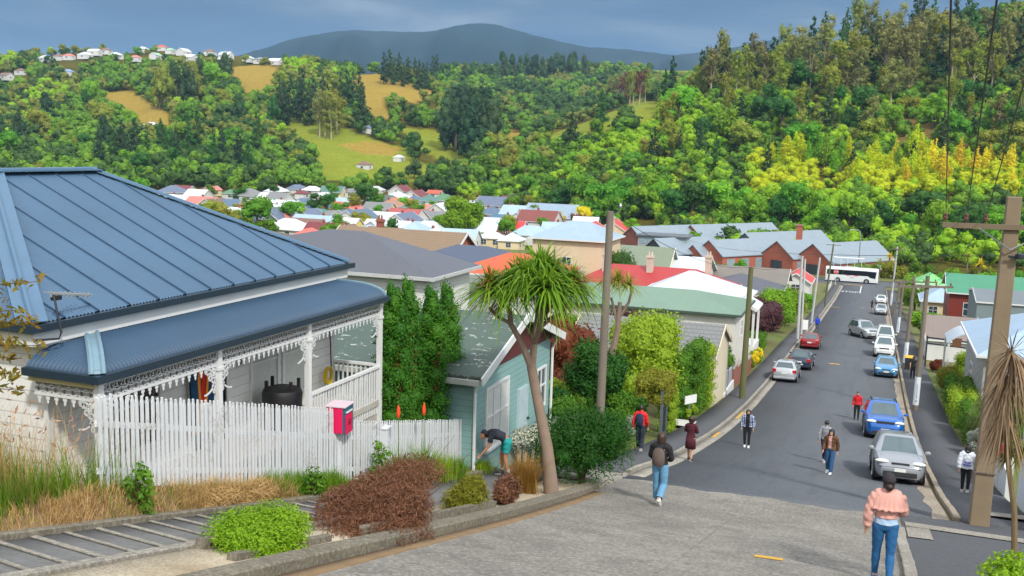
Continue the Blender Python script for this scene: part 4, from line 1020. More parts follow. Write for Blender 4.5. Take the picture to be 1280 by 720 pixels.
house('cottage', 'small pale tent shaped roof house in front of the school', 'cottage', -25.5, -19.5, 150, 156, -22, -18.2, -16.9, R((186,200,206),0,0), wall_mat('white'))
# ---------------------------------------------------------------- teal cottage with lichen flecked green roof
def lichen_roof():
    t = NT('roof_lichen'); along, z = slope_coord(t); k = lin((70,88,80)); a = t.noise(.5, 6); col = t.mix(a, dk(k, .75), dk(k, 1.2))
    s = t.noise(1.7, 5, t.mapping(t.tc(), (1, 2.6, 1)), .75); s2 = t.noise(9, 3)
    m = t.math('MULTIPLY', t.math('GREATER_THAN', s, .60), t.math('GREATER_THAN', s2, .46)); col = t.mix(t.math('MULTIPLY', m, .8), col, lin((186,190,182)))
    t.base(col); t.p.inputs['Roughness'].default_value = .6; t.bump(t.math('SINE', t.math('MULTIPLY', along, 2*math.pi/.076)), .35, .015); return t.m
cx, cy, zb = -17.4, 27.64, -9.0
o = thing('weatherboard_cottage', 'teal weatherboard cottage with lichen flecked green iron roof and maroon gable', 'cottage', (cx, cy, zb))
xe = -9.75-cx; hw = 3.62; ez = -6.04-zb; zr_ = -4.92-zb; xw = -13.0
w = MB(); w.box(xw, xe-.12, -hw+.3, hw-.3, -2.2, ez-.12); w.build('wall', wall_mat('teal'), o)
g = MB(); g.prism([(-hw+.3, ez-.12), (hw-.3, ez-.12), (hw-.3, ez-.05), (0, zr_-.13), (-hw+.3, ez-.05)], 'x', xw, xe-.08); g.build('gable', wall_mat('maroon'), o)
r = roof_gable(xw-.3, xe+.25, -hw, hw, ez, zr_, 'x').build('roof', lichen_roof(), o)
mb = MB()
for k in range(120):                      # ripple along the lower edge of the iron
    x = xw-.3+k*(xe+.55-xw)/120; mb.tube([(x, -hw+.02, ez-.01), (x, -hw-.05, ez-.035)], .036, 5)
mb.build('iron_edge', M('roof_edge', (84,88,80), .6), r)
mb = MB()
for s in (-1, 1): mb.beam((xe+.27, s*(hw+.08), ez-.12), (xe+.27, 0, zr_-.02), .05, .24)
mb.build('bargeboard', WHITE, o)
mb = MB(); mb.box(xw-.3, xe+.2, -hw-.16, -hw-.03, ez-.22, ez-.08); mb.box(xw-.3, xe+.2, hw+.03, hw+.16, ez-.22, ez-.08); mb.build('gutter', M('gutter_pale', (176,180,176), .5), o)
mb = MB(); mb.tube([(xe+.05, -hw+.1, ez-.2), (xe-.05, -hw+.25, ez-.5), (xe-.05, -hw+.25, -2)], .045, 6); mb.tube([(xe+.05, hw-.1, ez-.2), (xe-.05, hw-.25, ez-.5), (xe-.05, hw-.25, -2)], .045, 6); mb.build('downpipe', WHITE, o)
add_window(o, 'E', -1.55, .55, 1.7, 1.75, xw, xe-.12, -hw+.3, hw-.3, pane=CURT, mull=2)
add_window(o, 'E', 2.4, .75, .8, 1.2, xw, xe-.12, -hw+.3, hw-.3, pane=GLASS)
mb = MB(); mb.box(xe-.12, xe-.05, .2, 1.05, -.4, 1.75); d = mb.build('door', M('door_pale', (170,190,196), .5), o)
MB().ball((xe, .95, .7), .05, 6).build('handle', DGUT, d)
# dark lean-to with open gable behind the villa
o = thing('lean_to', 'dark boarded lean-to with green gable between the villa and the cottage', 'shed', (-20.5, 26.6, -9))
MB().prism([(-1.6,-1),(1.6,-1),(1.6,3.9),(0,4.75),(-1.6,3.9)], 'y', -1.2, 1.2).build('wall', M('dark_board', (58,60,54), .8), o)
roof_gable(-2.0, 2.0, -1.5, 1.4, 3.95, 4.95, 'y').build('roof', R((84,98,84),0,0), o)
# ---------------------------------------------------------------- right side of the street
house('house', 'house with bright green iron roof over dark red and grey walls right of the poles', 'house', 8.7, 31, 136, 146.5, -21, -16.5, -14.6, R((62,136,104),0,0), wall_mat('redboard'), kind='gable', axis='x', chim=((-3.5,2.0,.3,M('flue', (170,176,176), .4)),), wins=(('S',-8.5,1.6,1.0,1.6),))
house('shed', 'tall grey sheet clad shed under the bright green roof', 'shed', 10.6, 30, 118, 129, -20, -15.1, -14.3, R((108,118,124),0,0), M('grey_sheet', (116,130,136), .6, 0, .12, 1), kind='gable', axis='x', ov=.1)
house('garage', 'long low white garage with weathered brown grey roof', 'garage', 4.75, 9.3, 96, 106, -18.4, -16.0, -14.5, R((126,112,104),0,0), wall_mat('white'), kind='gable', axis='x', ov=.2)
house('house', 'house with pale blue iron roof partly hidden by the big pole', 'house', 5.9, 19.5, 62, 74.5, -15.5, -11.0, -8.7, R((158,182,206),0,0), wall_mat('grey'), ridge=(11,15,68,68), wins=(('S',-1,1.6,1.6,1.3),('W',1,1.4,1.4,1.2)))
o = thing('porch', 'curved pale iron porch roof beside the pale blue roof', 'porch', (6.6, 79, -15.6))
mb = MB(); P = [(-1.3+2.6*i/12, 2.6+.75*math.sin(math.pi*i/12)) for i in range(13)]; mb.prism(P+[(x, z-.05) for x, z in P[::-1]], 'y', -2, 2); mb.build('roof', R((186,198,210),0,0), o, smooth=True)
for x in (-1.2, 1.2):
    for y in (-1.8, 1.8): MB().box(x-.07, x+.07, y-.07, y+.07, -1, 2.65).build('post', WHITE, o)
house('shed', 'small light green iron roofed shed beyond the poles', 'shed', 7.2, 12.4, 196, 204, -25.6, -22.6, -20.9, R((120,196,120),0,0), wall_mat('white'))
house('cottage', 'small cream cottage with pale blue roof left of the bright green roof', 'cottage', 6.4, 11.6, 152, 160, -22.8, -19.9, -18.3, R((158,182,206),0,0), wall_mat('cream'), wins=(('S',-.8,1,1.1,1.1),('W',0,1,1,1.1)))
house('house', 'white flat roofed house behind the bright green roof', 'house', 24, 40, 176, 186, -24, -19.0, -18.2, R((222,226,230),0,0), wall_mat('white'), wins=(('S',-4,1.4,2,1.2),))
house('house', 'dark slate roofed house at the right edge beyond the green roof', 'house', 31.5, 46, 196, 206, -25.5, -20.0, -18.4, R((88,92,104),0,0), wall_mat('white'))
# ---------------------------------------------------------------- school with brick gables
sch = thing('school_building', 'large school with grey iron roofs, orange brick gables and a tall brick chimney', 'school', (-22, 250, -28.4))
SR = R((132,146,158),0,0); BRK = wall_mat('brick')
def wing(u, v, Y, w, L, hw_, wallm, roofm=SR, deg=-35, hr=1.0, glaz=None):
    """gabled wing whose front gable apex shows at (u, v)"""
    p = ony(u, v, Y); a = rad(deg); c, s = math.cos(a), math.sin(a); zb_ = -28.4; H = p[2]-zb_; he = H-hr*w/2*.72
    def T(pts): return [(p[0]+x*c-y*s+22, p[1]+x*s+y*c-250, z) for x, y, z in pts]
    m = MB(); m.prism([(-w/2, 0), (w/2, 0), (w/2, he), (0, H-.12), (-w/2, he)], 'y', 0, L); m.v = T(m.v); m.build('wall', wallm, sch)
    m = roof_gable(-w/2-.35, w/2+.35, -.3, L+.2, he-.25, H+.05, 'y', .2); m.v = T(m.v); m.build('roof', roofm, sch)
    m = MB(); g = glaz or (w*.42, he*.85)
    g = (g[0]*.8, g[1]*.8); m.box(-g[0]/2, g[0]/2, -.08, .05, .3, g[1]+.3); m.v = T(m.v); f = m.build('window', DGUT, sch)
    m = MB()
    for k in range(3): m.box(-g[0]/2+.08+k*g[0]/3, -g[0]/2+(k+1)*g[0]/3-.08, -.12, -.081, .45, g[1]+.1)
    m.v = T(m.v); m.build('pane', GLASS, f)
    m = MB()
    for k in range(int(L/5)): m.box(w/2-.05, w/2+.07, 1.5+k*5, 4.2+k*5, 1.0, he-1.0)
    m.v = T(m.v); m.build('window', GLASSP, sch)
wing(972, 301, 247, 10, 15, 4, BRK); wing(1017, 304.5, 245, 11, 24, 4, BRK); wing(887, 300, 241, 9, 20, 4, BRK); wing(867, 306, 240, 6.5, 10, 3, BRK)
wing(818, 298, 236, 9, 18, 3.4, wall_mat('darkpanel')); wing(932, 291, 264, 13, 30, 4, wall_mat('slate'), glaz=(7, 5.5)); wing(864, 281, 286, 12, 34, 5, BRK); wing(790, 283, 270, 12, 26, 5, wall_mat('brickred'))
m = MB(); p = ony(800, 292, 244); x = p[0]+22; m.box(x, x+12, -8, 0, 0, p[2]+28.4-.3); m.build('wall', M('grey_render', (150,156,160), .7), sch)
m = MB(); m.box(x-.5, x+12.4, -8.6, .4, p[2]+28.4-.3, p[2]+28.4); m.build('roof', M('dark_roof_edge', (96,104,112), .5), sch)
m = MB()
for k in range(7): m.box(x+.4+k*1.65, x+1.85+k*1.65, -8.06, -7.98, p[2]+28.4-2.2, p[2]+28.4-.6)
m.build('window', GLASSP, sch)
m = MB(); p = ony(1000, 281, 268); x, y, z = p[0]+22, 18, p[2]+28.4; m.box(x-.75, x+.75, y-.75, y+.75, 0, z-.3); m.box(x-.9, x+.9, y-.9, y+.9, z-.3, z); m.build('chimney', BRK, sch)
m = MB(); p = ony(1066, 322, 243); x, z = p[0]+22, p[2]+28.4
for k in range(5): m.box(x-4+k*1.5, x-3.9+k*1.5, -9.9, -9.8, 0, z)
m.box(x-4.1, x+2.6, -10, -8.4, z, z+.15); m.build('veranda', WHITE, sch)
# ---------------------------------------------------------------- the valley town: (u, v of the ridge, colour, kind, width, wall)
WHT, PAL, SLA, REDD, ORA, GRN, TEA, BRO, GRY, BLU, DRK, PNK = (204,210,216),(160,184,202),(100,112,136),(118,48,50),(188,92,66),(84,128,92),(82,122,116),(124,92,78),(124,126,128),(86,108,134),(66,62,66),(206,120,108)
TOWN = [(217,231,SLA,'h',15,'white'),(248,236,WHT,'g',12,'white'),(292,236,GRN,'h',11,'white'),(312,235,GRY,'h',15,'white'),(316,228,PNK,'h',9,'cream'),(332,229,ORA,'g',8,'brick'),(346,232,WHT,'h',13,'cream'),(338,240,WHT,'g',11,'white'),
 (352,249,WHT,'g',17,'white'),(240,254,PAL,'h',13,'white'),(372,230,SLA,'h',13,'white'),(378,237,REDD,'h',9,'white'),(350,240,GRY,'g',12,'white'),(345,258,SLA,'g',16,'slate'),(427,246,PAL,'h',14,'white'),(419,251,ORA,'g',8,'cream'),
 (458,243,TEA,'h',14,'white'),(484,243,(88,104,96),'h',16,'white'),(490,248,(172,122,98),'h',15,'cream'),(447,261,BLU,'g',17,'white'),(397,268,PAL,'g',18,'white'),(362,272,WHT,'h',15,'white'),(386,284,(214,104,94),'h',13,'white'),
 (432,271,(204,204,206),'g',11,'yellow'),(455,272,(206,200,190),'g',10,'yellow'),(478,270,WHT,'h',14,'white'),(497,239,WHT,'h',15,'white'),(520,237,REDD,'g',17,'white'),(544,237,ORA,'g',9,'white'),(536,243,TEA,'h',12,'white'),(556,242,GRN,'h',13,'white'),
 (503,247,(210,116,84),'g',11,'cream'),(550,253,WHT,'g',13,'white'),(535,255,PNK,'g',9,'white'),(508,260,(168,84,80),'g',15,'white'),(505,265,SLA,'g',18,'white'),(545,263,GRY,'g',12,'white'),(484,264,WHT,'g',12,'white'),(475,274,WHT,'g',13,'white'),
 (503,275,WHT,'g',12,'white'),(536,275,WHT,'h',13,'white'),(592,270,(206,216,222),'g',19,'brickred'),(560,222,(170,140,124),'h',11,'cream'),(517,223,(160,70,64),'h',8,'white'),(620,245,SLA,'g',18,'white'),(633,244,REDD,'h',10,'white'),(646,242,DRK,'h',14,'white'),
 (663,243,(70,170,88),'h',12,'white'),(640,254,BRO,'h',11,'white'),(614,258,BLU,'h',14,'white'),(650,256,PAL,'g',15,'white'),(676,254,WHT,'g',12,'white'),(692,254,(140,160,178),'g',22,'white'),(675,262,(128,66,58),'g',16,'white'),(626,267,(74,110,136),'h',15,'white'),
 (650,264,GRY,'g',12,'white'),(615,289,WHT,'h',9,'cream'),(665,281,PAL,'h',14,'white'),(641,275,(196,60,64),'g',10,'white'),(702,277,PAL,'g',13,'white'),(720,258,TEA,'h',11,'white'),(733,270,WHT,'g',10,'white'),(740,277,(196,60,64),'g',17,'white'),(768,274,(196,70,66),'g',14,'cream'),(700,262,BRO,'h',10,'white'),(575,285,PAL,'g',12,'white'),(548,285,WHT,'h',12,'white'),(640,290,WHT,'h',9,'cream'),(580,228,PAL,'h',11,'white'),(470,232,WHT,'h',11,'white'),(440,235,GRY,'h',11,'white'),(403,240,WHT,'g',11,'white'),(415,262,GRY,'h',12,'white'),(600,246,WHT,'h',12,'white')]
CN = {WHT:'white',PAL:'pale blue',SLA:'slate blue',REDD:'dark red',ORA:'orange',GRN:'green',TEA:'teal',BRO:'brown',GRY:'grey',BLU:'blue',DRK:'black',PNK:'pink'}
def cname(c):
    if c in CN: return CN[c]
    r_, g_, b_ = c
    if r_ > 190 and g_ > 190: return 'off white'
    if r_ > g_*1.5: return 'red'
    if r_ > g_*1.15: return 'tan'
    if g_ > r_*1.2 and g_ > b_*1.2: return 'bright green'
    if b_ > r_*1.15: return 'blue grey'
    return 'dull green'
def place(u, v):
    a = 'at the far left of the valley' if u < 300 else 'in the left of the valley town' if u < 400 else 'below the green paddock' if u < 500 else 'left of the big bright tree' if u < 560 else 'behind the big bright tree' if u < 600 else 'right of the big bright tree' if u < 690 else 'before the tree wall'
    b = 'farthest row' if v < 241 else 'second row' if v < 256 else 'middle row' if v < 268 else 'nearest row'
    return a, b
_LB = {}
def town_house(u, v, c, kd, w, wl, label=None, zt=None, base=None):
    r = random.Random(u*31+v)
    h = 2.7; zb_ = -28.5; rise = w*.22 if kd == 'h' else w*.2
    d = w*r.uniform(.62, .8); rise = d*.30 if kd == 'h' else d*.33
    p = onz(u, v, zb_+h+rise+.2) if base is None else base
    if base is not None: zb_ = p[2]-.6; h = 3.2
    rot = r.choice([0, 0, .12, -.1, math.pi/2, math.pi/2+.1])
    a, b = place(u, v)
    lab = label or '%s %s roofed house %s, %s' % (cname(c), 'hipped' if kd == 'h' else 'gabled', a, b)
    g = _LB.setdefault(lab, 'town: '+lab)
    far = w*FPX/np.linalg.norm(p)
    wins = [('S', -w*.22, .9, 1.5, 1.3), ('S', w*.2, .9, 1.5, 1.3), ('E', 0, .9, 1.4, 1.3), ('W', 0, .9, 1.4, 1.3)] if far > 26 else [('S', 0, .9, 2.0, 1.3), ('E', 0, .9, 1.6, 1.3)]
    ch = [(r.uniform(-w*.2, w*.2), .6, .3, CHB)] if r.random() < .55 else []
    return house('house', lab, 'house', p[0]-w/2, p[0]+w/2, p[1]-d/2, p[1]+d/2, zb_, zb_+h, zb_+h+rise, R(c,0,0), wall_mat(wl), kind='hip' if kd == 'h' else 'gable', axis='x', wins=wins, chim=ch, rotz=rot, group=g, gut=far > 24, ov=.35)
for t_ in TOWN: town_house(t_[0], t_[1], t_[2], t_[3], t_[4]*.92, t_[5])
_r = random.Random(91); _taken = [(t_[0], t_[1]) for t_ in TOWN]
for k in range(400):
    u, v = _r.uniform(212, 700), _r.uniform(229, 286)
    if v > 286-.10*abs(u-480) or any(abs(u-a) < 13 and abs(v-b) < 6.5 for a, b in _taken) or (555 < u < 600 and v < 285): continue
    _taken.append((u, v)); town_house(int(u), int(v), _r.choice([WHT, WHT, PAL, SLA, GRY, BRO, REDD, TEA, BLU, WHT, PNK]), _r.choice('hg'), _r.uniform(9, 13), _r.choice(['white', 'white', 'cream']))
    if len(_taken) > len(TOWN)+48: break
HILLTOP = [(60,74,WHT,'h'),(148,70,WHT,'h'),(205,60,ORA,'h'),(240,73,WHT,'g'),(292,60,WHT,'h'),(335,70,WHT,'h'),(30,90,BRO,'h'),(12,96,BRO,'g'),(88,91,(130,158,190),'h'),(90,71,PNK,'h'),(122,66,WHT,'g'),(136,64,BRO,'h'),(160,59,WHT,'h'),(175,58,ORA,'h'),(182,63,WHT,'h'),(216,64,(150,190,160),'h'),(172,73,PNK,'h'),(197,71,(150,190,160),'g'),(250,62,GRY,'h'),(276,62,WHT,'h'),(284,70,WHT,'g'),(301,66,ORA,'h'),(312,74,WHT,'h'),(280,76,WHT,'h'),(326,76,GRY,'h'),(345,78,WHT,'g'),(110,70,WHT,'h'),(232,66,WHT,'g'),(264,66,BRO,'h'),(78,72,BRO,'h')]
for u, v, c, kd in HILLTOP:
    D = hit_hill(u, v+6)
    if D: town_house(u, v, c, kd, 12 if c != WHT else 14, 'white', '%s roofed house on top of the left hill' % cname(c), base=hill_point(u, D)+Vector((0,0,2.2)))
for u, v, c, w, lab in ((455,86,WHT,22,'big white building on the ridge above the golden slope'),(190,157,WHT,11,'white cabin at the foot of the golden slope on the left hill'),(499,197,WHT,8,'white hut beside the lone conifer in the paddock'),(456,207,BRO,9,'brown shed low in the green paddock'),(462,160,SLA,12,'slate roofed house under trees below the golden slope'),(822,77,WHT,12,'white house on the skyline left of the dark pines'),(836,76,BRO,11,'brown house on the skyline left of the dark pines')):
    D = hit_hill(u, v+5)
    if D: town_house(u, v, c, 'h', w, 'white', lab, base=hill_point(u, D))
# ================================================================ the blue roofed villa
VX, VY, VZ = -12.4, 17.0, -6.15
vil = thing('villa', 'white weatherboard villa with blue iron roof and bullnose veranda behind the picket fence', 'house', (VX, VY, VZ))
BLUEI = M('roof_blue', (66,96,124), .5, 0, .30, .45, .1, fine=6); BLUEC = M('roof_cap_blue', (76,108,136), .45, 0, .16, 2); BLUED = M('roof_veranda_blue', (46,74,100), .62, 0, .28, .6, .1, fine=7)
FLASH = M('flashing_pale', (112,142,158), .5, 0, .35, 4)
def L(x, y, z): return (x-VX, y-VY, z-VZ)
WB = boardmat('villa_boards', (222,222,220), .2, .5, .12, False, .12)
w = MB(); w.box(-8.9, 0, -4.75, 4.2, -1.0, 2.85); w.build('wall', WB, vil)
# main roof: ribbed front slope, plain back
ex, ez_, ry0, ry1, rx, rzz = -12.3, -2.95, 15.55, 18.35, -17.0, -.80; ey0, ey1 = 11.9, 21.85; bx = -21.7
def rib(y): 
    q = (y % .76)/.76
    return .013*math.cos(2*math.pi*y/.0844)+(.030*math.exp(-((q-.5)*.76/.026)**2))
mb = MB(); N = 900; vs = []; fs = []
for i in range(N+1):
    y = ey0+(ey1-ey0)*i/N; f = min(1, (y-ey0)/(ry0-ey0), (ey1-y)/(ey1-ry1)); h = rib(y)
    vs += [L(ex, y, ez_+h), L(ex+(rx-ex)*f, y, ez_+(rzz-ez_)*f+h*(1 if f > .01 else 0))]
for i in range(N): fs.append((2*i, 2*i+2, 2*i+3, 2*i+1))
mb.add(vs, fs)
# left hip end, ribs running up it
vs = []; fs = []; NL = 420
for i in range(NL+1):
    x = bx+(ex-bx)*i/NL; f = min(1, (x-bx)/(rx-bx), (ex-x)/(ex-rx)); h = rib(x)
    vs += [L(x, ey0, ez_+h), L(x, ey0+(ry0-ey0)*f, ez_+(rzz-ez_)*f+h*(1 if f > .01 else 0))]
for i in range(NL): fs.append((2*i, 2*i+1, 2*i+3, 2*i+2))
mb.add(vs, fs)
mb.add([L(bx,ey0,ez_), L(rx,ry0,rzz), L(rx,ry1,rzz), L(bx,ey1,ez_), L(ex,ey1,ez_)], [(0,1,2,3), (3,2,4)])
mb.add([L(bx,ey0,ez_-.05), L(ex,ey0,ez_-.05), L(ex,ey1,ez_-.05), L(bx,ey1,ez_-.05)], [(0,1,2,3)])
roof = mb.build('roof', BLUEI, vil, fix=False)
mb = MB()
for k in range(15):                       # lap edges of the roofing sheets, dirt and shade put into darker blue
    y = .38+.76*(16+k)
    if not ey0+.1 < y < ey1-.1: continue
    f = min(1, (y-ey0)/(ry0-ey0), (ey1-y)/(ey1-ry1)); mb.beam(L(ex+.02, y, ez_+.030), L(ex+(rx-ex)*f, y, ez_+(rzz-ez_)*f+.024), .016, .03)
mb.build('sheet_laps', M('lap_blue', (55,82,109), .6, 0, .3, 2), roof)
mb = MB()
mb.beam(L(rx,ry0-.1,rzz+.03), L(rx,ry1+.1,rzz+.03), .42, .03); mb.tube([L(rx,ry0-.12,rzz+.05), L(rx,ry1+.12,rzz+.05)], .045, 8)
for a, b in (((ex,ey1,ez_+.03),(rx,ry1,rzz+.03)), ((bx,ey0,ez_+.03),(rx,ry0,rzz+.03)), ((bx,ey1,ez_+.03),(rx,ry1,rzz+.03))):
    mb.beam(L(*a), L(*b), .30, .02); mb.tube([L(a[0],a[1],a[2]+.02), L(b[0],b[1],b[2]+.02)], .04, 8)
mb.beam(L(ex,ey0,ez_+.035), L(rx,ry0,rzz+.035), .46, .02); mb.tube([L(ex,ey0,ez_+.06), L(rx,ry0,rzz+.06)], .05, 8)
mb.build('ridge_cap', BLUEC, roof, smooth=True)
mb = MB(); mb.box(.1, .22, ey0-VY-.12, ey1-VY+.12, ez_-VZ-.13, ez_-VZ-.01); mb.box(bx-VX-.1, .099, ey0-VY-.12, ey0-VY-.01, ez_-VZ-.13, ez_-VZ-.01); mb.build('gutter', M('gutter_blue', (34,50,64), .35, 0, .2), vil)
mb = MB(); mb.box(.05, .099, ey0-VY-.0, ey1-VY-.05, ez_-VZ-.36, ez_-VZ-.02); mb.box(bx-VX, .05, ey0-VY+.0, ey0-VY+.08, ez_-VZ-.36, ez_-VZ-.02); mb.box(-9.2, .05, ey0-VY+.08, ey1-VY, ez_-VZ-.40, ez_-VZ-.36); mb.build('fascia', WHITE, vil)
# bullnose veranda roof in real corrugations, hipped at its left end
gx, gz_, gy0, gy1 = -11.0, -3.63, 11.85, 21.3
def bull(d):
    d = max(0, min(1.4, d)); q = min(d, .75)/.75
    return .25*math.sqrt(max(0, 1-(1-q)**2))+.05*max(0, d-.3)/1.1
PIT = .0844
mb = MB(); ny_ = int((gy1-gy0)/PIT*8); ds = [0, .015, .04, .08, .14, .22, .32, .45, .6, .8, 1.0, 1.2, 1.4]; vs = []; fs = []
for i in range(ny_+1):
    y = gy0+(gy1-gy0)*i/ny_; lim = min(1.4, y-gy0); h = .017*math.cos(2*math.pi*y/PIT)
    for d in ds:
        dd = min(d, lim); q = min(dd, .75)/.75; nx_ = 1-q
        vs.append(L(gx-dd+h*nx_, y, gz_+bull(dd)+h*(.3+.7*q)))
m_ = len(ds)
for i in range(ny_):
    for k in range(m_-1): fs.append((i*m_+k, (i+1)*m_+k, (i+1)*m_+k+1, i*m_+k+1))
mb.add(vs, fs)
nx2 = int(1.4/PIT*8); vs = []; fs = []
for i in range(nx2+1):
    x = gx-1.4*i/nx2; lim = gx-x; h = .017*math.cos(2*math.pi*x/PIT)
    for d in ds:
        dd = min(d, lim); q = min(dd, .75)/.75
        vs.append(L(x, gy0+dd-h*(1-q), gz_+bull(dd)+h*(.3+.7*q)))
for i in range(nx2):
    for k in range(m_-1): fs.append((i*m_+k, i*m_+k+1, (i+1)*m_+k+1, (i+1)*m_+k))
mb.add(vs, fs); vr = mb.build('veranda_roof', BLUED, vil, smooth=70, fix=False)
mb = MB(); pts = [L(gx-d, gy0+d, gz_+bull(d)+.03) for d in ds]
for a, b in zip(pts[:-1], pts[1:]):
    mb.beam(a, b, .10, .02); 
for s in (-1, 1):
    q = [(p[0]+s*.085*.7, p[1]+s*.085*.7, p[2]) for p in pts]; mb.tube(q, .045, 6)
mb.build('hip_flashing', FLASH, vr, smooth=True)
mb = MB(); pts = [L(gx-d, gy1, gz_+bull(d)+.02) for d in ds]
for a, b in zip(pts[:-1], pts[1:]): mb.beam(a, b, .09, .05)
mb.build('end_flashing', FLASH, vr)
mb = MB(); mb.box(gx-VX-.01, gx-VX+.11, gy0-VY-.11, gy1-VY+.06, gz_-VZ-.11, gz_-VZ+.015); mb.box(0, gx-VX-.011, gy0-VY-.11, gy0-VY-.003, gz_-VZ-.11, gz_-VZ+.015); mb.build('gutter', M('gutter_blue', (34,50,64)), vr)
mb = MB(); mb.box(gx-VX-.1, gx-VX-.02, gy0-VY+.06, gy1-VY, gz_-VZ-.13, gz_-VZ-.02); mb.box(0, gx-VX-.1, gy0-VY+.02, gy0-VY+.06, gz_-VZ-.22, gz_-VZ-.02)
mb.build('beam', M('cream_trim', (198,190,150), .6), vr)
MB().quad(L(-12.4,12.2,gz_-.03), L(gx-.05,12.2,gz_-.03), L(gx-.05,gy1,gz_-.03), L(-12.4,gy1,gz_-.03)).build('soffit', WHITE, vr)
# posts
for y in (11.95, 14.92, 17.98, 21.2):
    mb = MB(); x = gx-.08-VX; yy = y-VY; zt = gz_-VZ-.11
    mb.box(x-.055, x+.055, yy-.055, yy+.055, -1.1 if y > 12 else -.2, zt); mb.box(x-.075, x+.075, yy-.075, yy+.075, zt-.42, zt-.36); mb.box(x-.08, x+.08, yy-.08, yy+.08, zt-.05, zt)
    mb.build('post', WHITE, vil)
# lace frieze and brackets
def lace(mb, P, du, a, b, zt, hgt, drops=True):
    """pierced cast pattern between a and b along direction du, hanging from zt"""
    n = max(1, int(round((b-a)/.165))); c = (b-a)/n; t = .016
    def Q(s, z): return (P[0]+du[0]*s, P[1]+du[1]*s, z)
    def ring(s, z, r, k=8, w=.042):
        pts = [(s+r*math.cos(2*math.pi*i/k), z+r*math.sin(2*math.pi*i/k)) for i in range(k+1)]
        for (s0, z0), (s1, z1) in zip(pts[:-1], pts[1:]): mb.beam(Q(s0, z0), Q(s1, z1), t, w, up=(0,0,1) if abs(s1-s0) > abs(z1-z0) else (du[0], du[1], 0))
    mb.beam(Q(a, zt-.015), Q(b, zt-.015), .022, .04); mb.beam(Q(a, zt-hgt+.02), Q(b, zt-hgt+.02), .022, .045)
    for i in range(n):
        s = a+c*(i+.5)
        ring(s, zt-hgt*.32, .052, 7); ring(s+c*.25, zt-hgt*.70, .036, 6); ring(s-c*.25, zt-hgt*.70, .036, 6)
        mb.beam(Q(s-c*.5, zt-.03), Q(s-.03, zt-hgt*.5), t, .034, up=(du[0], du[1], 0)); mb.beam(Q(s+c*.5, zt-.03), Q(s+.03, zt-hgt*.5), t, .034, up=(du[0], du[1], 0))
        mb.beam(Q(s, zt-hgt*.48), Q(s, zt-hgt), t, .03, up=(du[0], du[1], 0)); ring(s+c*.5, zt-hgt*.42, .026, 6, .018)
        if drops:
            z0 = zt-hgt; mb.add([Q(s-.035, z0), Q(s+.035, z0), Q(s+.045, z0-.05), Q(s+.018, z0-.07), Q(s+.028, z0-.10), Q(s, z0-.14), Q(s-.028, z0-.10), Q(s-.018, z0-.07), Q(s-.045, z0-.05)], [tuple(range(9))])
def bracket(mb, P, du, s0, sg, zt):
    def Q(s, z): return (P[0]+du[0]*s, P[1]+du[1]*s, z)
    for k in range(7):
        a0, a1 = math.pi/2*k/7, math.pi/2*(k+1)/7; R = .34
        mb.beam(Q(s0+sg*(R-R*math.sin(a0)), zt-.48+R*(1-math.cos(a0))+0*.1), Q(s0+sg*(R-R*math.sin(a1)), zt-.48+R*(1-math.cos(a1))), .016, .03, up=(0,0,1))
    for (s, z, r) in ((.09,-.1,.06),(.2,-.07,.05),(.08,-.24,.05),(.17,-.19,.045),(.07,-.36,.04),(.28,-.05,.04),(.06,-.45,.03)):
        pts = [(s0+sg*s+r*math.cos(i*math.pi/3), zt+z+r*math.sin(i*math.pi/3)) for i in range(7)]
        for (a_, b_), (c_, d_) in zip(pts[:-1], pts[1:]): mb.beam(Q(a_, b_), Q(c_, d_), .016, .03, up=(0,0,1))
LW = M('lace_white', (206,208,210), .5, 0, .08, 2, .05)
P = (gx-.08-VX, -VY, 0); zt = gz_-VZ-.11
for a, b in ((11.95,14.92),(14.92,17.98),(17.98,21.2)):
    mb = MB(); lace(mb, P, (0,1), a+.06, b-.06, zt, .34); bracket(mb, P, (0,1), a+.06, 1, zt-.34); bracket(mb, P, (0,1), b-.06, -1, zt-.34); mb.build('lace_frieze', LW, vil)
mb = MB(); P = (-VX, 11.95-VY, 0); lace(mb, P, (1,0), -12.35, -11.15, zt, .34); bracket(mb, P, (1,0), -11.15, -1, zt-.34); mb.build('lace_frieze', LW, vil)
# railing at the right bay and end
mb = MB(); x = gx-.08-VX; zr = -5.33-VZ
mb.beam((x, 18.03-VY, zr), (x, 21.15-VY, zr), .09, .06); mb.beam((x, 18.03-VY, zr-.9), (x, 21.15-VY, zr-.9), .05, .05)
for k in range(26): y = 18.12+k*.118-VY; mb.box(x-.014, x+.014, y-.022, y+.022, zr-1.15, zr-.02)
y = 21.2-VY; mb.beam((x-.06, y, zr+.02), (-.0, y, zr+.02), .09, .06)
for k in range(10): xx = x-.12-k*.125; mb.box(xx-.02, xx+.02, y-.014, y+.014, zr-1.1, zr)
mb.build('railing', WHITE, vil)
mb = MB(); mb.box(.0, gx-VX-.05, 11.9-VY, 21.25-VY, -.14, 0); mb.box(.02, gx-VX-.1, 12.0-VY, 21.2-VY, -1.3, -.14); mb.build('veranda_floor', M('deck_boards', (176,172,162), .7, 0, .3, 2), vil)
